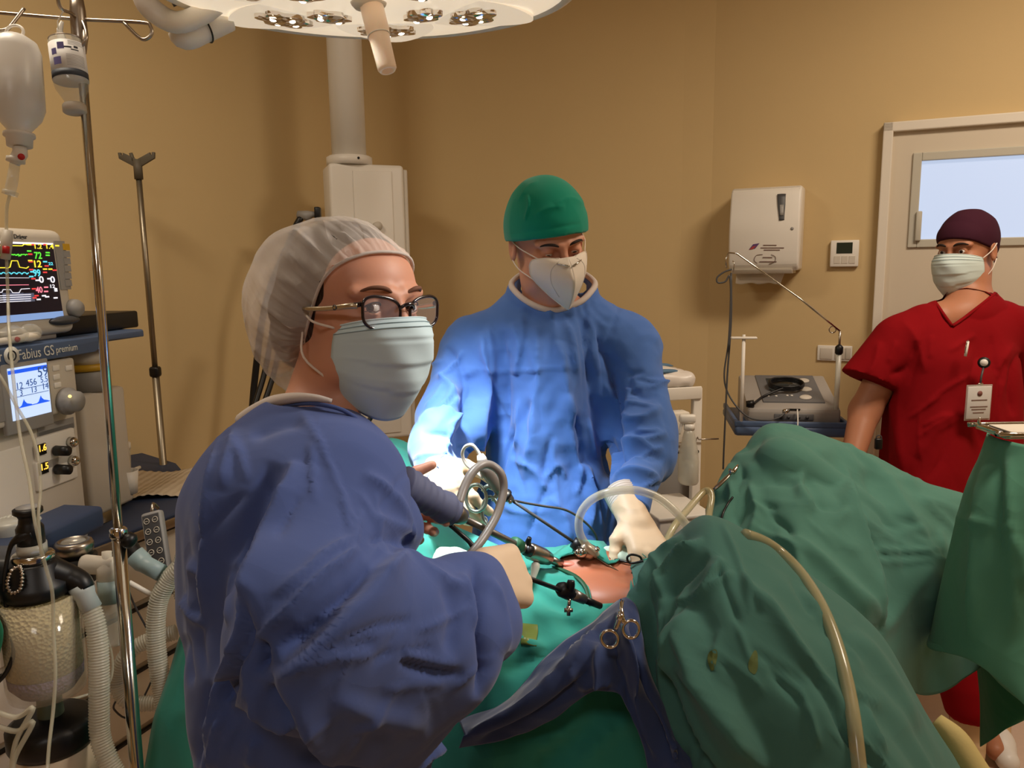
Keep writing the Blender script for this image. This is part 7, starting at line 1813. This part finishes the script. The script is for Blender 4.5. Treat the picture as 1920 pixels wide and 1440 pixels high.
obj('opening_rim', tube(rimp, [.002, .0045, .005, .0045, .002], 8, 5, flat=.6), mat('wet_green_rim', (24, 70, 44), .5), [x for x in COL.objects if x.name == 'surgical_drape'][0])
# small white swab cloths
def wad(c, r_, lab, mt, seed):
    g = sdf_mesh(s_union([(s_ell(c, r_), 0)]), c - np.array(r_) * 1.6, c + np.array(r_) * 1.6, .004)
    V = g[0] + vnormals(*g) * crease(g[0], 22, .012, seed)[:, None]; tag(obj('swab', (V, g[1]), mt), lab, 'swab')
M_gauze = mat('gauze', (196, 214, 198), .9, bump=[('noise', 60, .4, .003)])
wad(P(1172, 1038, 1.5), (.055, .03, .012), 'crumpled white gauze beside the gloved hand resting on the table', M_gauze, 1.0)
wad(P(850, 1052, 1.44), (.045, .03, .022), 'bright crumpled gauze beside the grey loop of hose', M_gauze, 2.0)
# olive adhesive strip
pts = [[cast(x0 + u * 30, 1168 + v * 40 + u * 3, .0015, 'surgical_drape0') for u in np.linspace(0, 1, 5)] for v, x0 in ((0, 978), (.33, 979), (.66, 977), (1, 976))]
V, q = loft(np.array(pts), 3, 3); q = facing_cam(V, q); tag(obj('adhesive_strip', thicken(V, q, .001), mat('olive_film', (104, 116, 52), .35)), 'olive sticky film strip on the green drape below the gloved hand', 'film strip')

# ------------------------------------------------------------------ instruments
M_matte = mat('matte_steel', (136, 130, 124), .35, .9)
M_sleeve = mat('blue_grey_sleeve', (92, 98, 128), .7, bump=[('crumple', 20, .4, .004)])
M_greenring = mat('green_seal', (34, 92, 62), .5)
# laparoscope
t = thing('laparoscope', 'grey sleeved laparoscope camera with steel tube held by the masked woman', 'laparoscope', P(860, 962, 1.24))
h0, h1 = P(752, 908, 1.17), P(850, 960, 1.235)
dd = (h1 - h0); L_ = np.linalg.norm(dd)
obj('sleeved_handle', tube([h0, h0 + dd * .2, h0 + dd * .5, h0 + dd * .72, h0 + dd * .80, h0 + dd * .9, h1], [.030, .029, .025, .024, .0275, .0235, .022], 22, 5, ribs=(.016, .0012)), M_sleeve, t)
obj('coupler', tube([h1 - dd * .02, P(856, 963, 1.24), P(866, 969, 1.25), P(872, 973, 1.255)], [.015, .017, .014, .009], 18), M_matte, t)
obj('light_post', tube([P(858, 962, 1.24), P(858, 950, 1.235), P(858, 944, 1.23)], [.008, .007, .008], 12), M_steel, t)
sc1 = P(966, 1020, 1.375)
obj('scope_tube', tube([P(870, 972, 1.255), sc1, P(985, 1029, 1.40)], .0062, 16), M_matte, t)
# trocar for the scope
t = thing('trocar', 'steel trocar with black lever and green seal guiding the laparoscope tube', 'trocar', P(1010, 1040, 1.42))
a, b = P(962, 1018, 1.375), P(975, 1025, 1.388)
obj('seal', tube([a, a * .7 + b * .3, b], [.012, .0135, .0125], 18), M_greenring, t)
obj('sleeve', tube([b, P(992, 1032, 1.41)], .010, 16), M_matte, t)
obj('valve_body', tube([P(990, 1031, 1.405), P(994, 1033, 1.41), P(1018, 1043, 1.43), P(1030, 1048, 1.44)], [.012, .0155, .0155, .012], 22), M_bsteel, t)
obj('black_lever', tube([P(990, 1028, 1.40), P(990, 1018, 1.395), P(993, 1008, 1.39)], [.009, .006, .004], 10, 3), M_black, t)
obj('lever_base', tube([P(984, 1030, 1.395), P(996, 1034, 1.40)], .011, 14), M_black, t)
obj('cannula', tube([P(1028, 1047, 1.44), P(1062, 1062, 1.48)], .0075, 16), M_bsteel, t)
obj('gas_tap', tube([P(1008, 1048, 1.42), P(1006, 1058, 1.415)], .004, 10), M_steel, t)
obj('tap_hose', tube([P(1006, 1056, 1.415), P(1004, 1062, 1.412), P(1000, 1080, 1.405), P(995, 1092, 1.40)], [.0065, .0085, .006, .005], 12, 3), M_white, t)
# grasper
M_pale = mat('pale_green_steel', (170, 190, 180), .3, .8)
t = thing('grasping_forceps', 'ring-handled grasper with long thin steel shaft entering the skin', 'forceps', P(940, 925, 1.42))
GDp = 1.42
obj('handle_grip', tube([P(905, 868, 1.40), P(912, 882, 1.40), P(925, 902, 1.41), P(936, 920, 1.42)], [.011, .0125, .0115, .010], 16, 3), M_greytube, t)
obj('insulator', tube([P(900, 852, 1.40), P(903, 860, 1.40), P(906, 868, 1.40)], [.006, .009, .009], 14), M_white, t)
for (x, y), (sx, sy) in (((893, 934), (.020, .025)), ((919, 958), (.0155, .026))):
    obj('finger_ring', torus_g(P(x, y, GDp), 1.0, .0034, CF + .3 * CR, 32, 10, sx=sx, sy=sy, a=None), M_pale, t)
obj('handle_link', tube([P(905, 922, GDp), P(915, 912, GDp), P(930, 918, GDp), P(944, 926, GDp)], [.004, .005, .005, .006], 10, 3), M_pale, t)
obj('handle_link', tube([P(925, 940, GDp), P(932, 928, GDp), P(944, 928, GDp)], [.004, .005, .006], 10, 3), M_pale, t)
obj('pivot', tube([P(938, 922, GDp), P(950, 931, 1.425), P(960, 938, 1.43)], [.010, .011, .006], 16), M_matte, t)
obj('rotation_knob', tube([P(946, 928, 1.424), P(950, 931, 1.426)], .0135, 12), M_black, t)
obj('side_screw', tube([P(955, 935, 1.425), P(957, 944, 1.42)], .0035, 8), M_steel, t)
obj('shaft', tube([P(958, 937, 1.43), P(1084, 1022, 1.47)], .0030, 12), M_dgrey, t)
obj('shaft_tip', tube([P(1108, 1038, 1.463), cast(1165, 1076, -.012, None, 1.44) * 0 + P(1165, 1076, 1.442)], .0022, 10), M_bsteel, t)
t = thing('trocar', 'steel trocar at the navel with the thin grasper shaft passing through', 'trocar', P(1100, 1032, 1.47))
obj('black_seal', tube([P(1074, 1016, 1.468), P(1082, 1021, 1.468), P(1088, 1025, 1.468)], [.011, .0125, .011], 18), M_black, t)
obj('valve_body', tube([P(1088, 1024, 1.468), P(1093, 1028, 1.466), P(1110, 1038, 1.464), P(1116, 1042, 1.463)], [.011, .0155, .0155, .009], 22), M_bsteel, t)
obj('ball_valve', ellipsoid_g(P(1092, 1036, 1.452), (.010, .010, .010), None, 16), M_steel, t)
obj('side_knob', tube([P(1088, 1030, 1.455), P(1080, 1040, 1.45)], [.006, .008], 12), M_steel, t)
obj('gas_tap', tube([P(1112, 1036, 1.455), P(1122, 1028, 1.45)], [.004, .005], 10), M_steel, t)
# loops of hose
tag(obj('light_cable', tube([P(862, 1058, 1.22), P(890, 1030, 1.235), P(912, 1000, 1.26), P(933, 962, 1.285), P(944, 920, 1.30), P(940, 890, 1.30), P(922, 873, 1.295), P(903, 872, 1.28), P(884, 888, 1.265), P(870, 915, 1.25), P(860, 945, 1.232)], .0072, 14, 8), M_greytube), 'thick grey light cable arching above the laparoscope', 'cable')
tag(obj('white_cable', tube([P(905, 895, 1.40), P(893, 885, 1.41), P(874, 870, 1.42), P(867, 852, 1.42), P(872, 838, 1.41), P(884, 834, 1.40), P(893, 842, 1.40), P(900, 853, 1.40)], .0032, 8, 6), M_white), 'thin white cable looping from the grasper handle', 'cable')
tag(obj('suction_tube', tube([P(1118, 1040, 1.46), P(1098, 1020, 1.44), P(1086, 995, 1.43), P(1088, 965, 1.42), P(1108, 938, 1.41), P(1145, 922, 1.40), P(1190, 919, 1.40), P(1232, 932, 1.40), P(1265, 958, 1.39), P(1290, 988, 1.38)], .0078, 16, 8), M_tube), 'clear gas tube arching over the gloved hand from navel trocar', 'tube')
tag(obj('thin_cable', tube([P(962, 938, 1.44), P(985, 943, 1.46), P(1020, 949, 1.48), P(1060, 956, 1.5), P(1092, 975, 1.52), P(1115, 1000, 1.54), P(1124, 1030, 1.55)], .0024, 8, 8), M_dgrey), 'thin dark cable hanging from the grasper across the blue gown', 'cable')
tag(obj('black_lead', tube([P(1120, 1046, 1.48), P(1150, 1048, 1.47), P(1185, 1056, 1.45), P(1202, 1056, 1.43), P(1200, 1044, 1.42), P(1184, 1040, 1.42), P(1176, 1046, 1.42), P(1182, 1056, 1.42), P(1206, 1052, 1.41)], .0022, 8, 8), M_black), 'thin black lead curled beside the gloved hand', 'cable')
tag(obj('scope_cord', tube([P(845, 985, 1.23), P(862, 1000, 1.24), P(882, 1018, 1.24), P(896, 1040, 1.23), P(910, 1052, 1.2), P(925, 1058, 1.16)], [.004, .004, .0045, .007, .009, .008], 10, 6), M_black), 'black cord with connector running under the grey light cable', 'cable')
# working instrument in the woman's right hand
t = thing('laparoscopic_instrument', 'black-shafted instrument with lever trocar held in the tan gloved fist', 'surgical instrument', P(1060, 1105, 1.22))
obj('shaft', tube([P(975, 1078, 1.10), P(1055, 1108, 1.215)], .0036, 12), M_black, t)
obj('valve_head', tube([P(1049, 1102, 1.21), P(1054, 1105, 1.215), P(1068, 1112, 1.22), P(1074, 1114, 1.225)], [.009, .0125, .012, .008], 18), M_black, t)
obj('lever', tube([P(1068, 1108, 1.215), P(1070, 1096, 1.21), P(1071, 1088, 1.21)], [.007, .007, .0055], 12, 3), M_black, t)
obj('grey_sleeve', tube([P(1074, 1114, 1.225), P(1095, 1124, 1.24)], [.0095, .008], 16), M_matte, t)
obj('cannula', tube([P(1093, 1123, 1.24), P(1125, 1136, 1.275)], [.0062, .0055], 14), M_black, t)
for d_ in ((-8, 0, 8, 0), (0, -8, 0, 10)): obj('stopcock', tube([P(1066 + d_[0], 1144 + d_[1], 1.205), P(1066 + d_[2], 1144 + d_[3], 1.205)], [.0035, .003], 10), M_bsteel, t)
obj('stopcock_stem', tube([P(1068, 1118, 1.215), P(1067, 1134, 1.205)], .0028, 8), M_steel, t)
# hemostat clamp
hc = 1.095
t = thing('clamp', 'steel ring-handled towel clamp gripping the blue cloth and green drape', 'clamp', P(1160, 1160, hc))
obj('jaw_arm', tube([P(1164, 1124, hc + .02), P(1165, 1145, hc), P(1168, 1163, hc - .005), P(1172, 1168, hc - .005)], [.0018, .003, .0036, .003], 10, 4, flat=.6), M_steel, t)
obj('jaw_arm', tube([P(1168, 1126, hc + .02), P(1163, 1148, hc), P(1160, 1165, hc - .005), P(1154, 1180, hc - .005)], [.0018, .003, .0036, .003], 10, 4, flat=.6), M_steel, t)
obj('box_joint', ellipsoid_g(P(1163, 1158, hc - .004), (.006, .004, .006), None, 14), M_steel, t)
obj('finger_ring', torus_g(P(1183, 1180, hc - .005), 1.0, .0024, CF, 32, 10, sx=.0115, sy=.0125), M_steel, t)
obj('finger_ring', torus_g(P(1143, 1198, hc - .005), 1.0, .0024, CF, 32, 10, sx=.0115, sy=.0125, a=CR * .75 + CU * .66), M_steel, t)
# tube over the near leg
pl = cr(np.array([(1397, 1002), (1440, 1018), (1492, 1062), (1535, 1125), (1565, 1195), (1586, 1270), (1601, 1350), (1612, 1450), (1622, 1520)], float), 5)
pth = np.array([cast(x, y, .006, 'surgical_drape1') for x, y in pl])
for _ in range(6): pth[1:-1] = pth[1:-1] * .5 + (pth[:-2] + pth[2:]) * .25
pth = pth + (C0 - pth) / np.linalg.norm(C0 - pth, axis=1)[:, None] * .003
tag(obj('drainage_tube', tube(pth, .0095, 14, 2), M_tantube), 'translucent tan tube lying down the near leg drape', 'tube')
tag(obj('drain_tube', tube([P(1240, 1040, 1.52), P(1262, 990, 1.56), P(1290, 955, 1.62), P(1316, 925, 1.66), P(1328, 920, 1.66), P(1334, 932, 1.65), P(1330, 960, 1.62), P(1326, 990, 1.56)], .0075, 12, 6), M_tantube), 'tan tube bent over the edge between the two raised knees', 'tube')
tag(obj('thin_lead', tube([cast(x_, y_, .004, 'surgical_drape2') for x_, y_ in ((1374, 932), (1364, 946), (1356, 962), (1351, 980))], .0024, 8, 5), M_black), 'short black lead on the pale drape between the knees', 'cable')
t = thing('towel_clip', 'small steel clip gripping the far drape edge below its peak', 'clip', P(1362, 900, 1.70))
obj('clip_body', tube([P(1338, 918, 1.68), P(1345, 912, 1.68), P(1362, 896, 1.69), P(1372, 885, 1.70)], [.006, .008, .007, .003], 12, 3, flat=.5), M_bsteel, t)
obj('clip_lever', tube([P(1368, 880, 1.70), P(1374, 886, 1.69), P(1384, 872, 1.70)], [.003, .006, .0025], 10, 3), M_steel, t)
# yellowish lined edge at the lower right
tag(obj('foam_pad', tube([P(1755, 1350, 1.38), P(1790, 1385, 1.36), P(1818, 1430, 1.34), P(1850, 1480, 1.32)], [.014, .022, .024, .024], 16, 5), mat('cream_foam', (196, 178, 118), .8, bump=[('noise', 60, .3, .003)])), 'cream foam padding edge at the lower right of the near leg drape', 'padding')
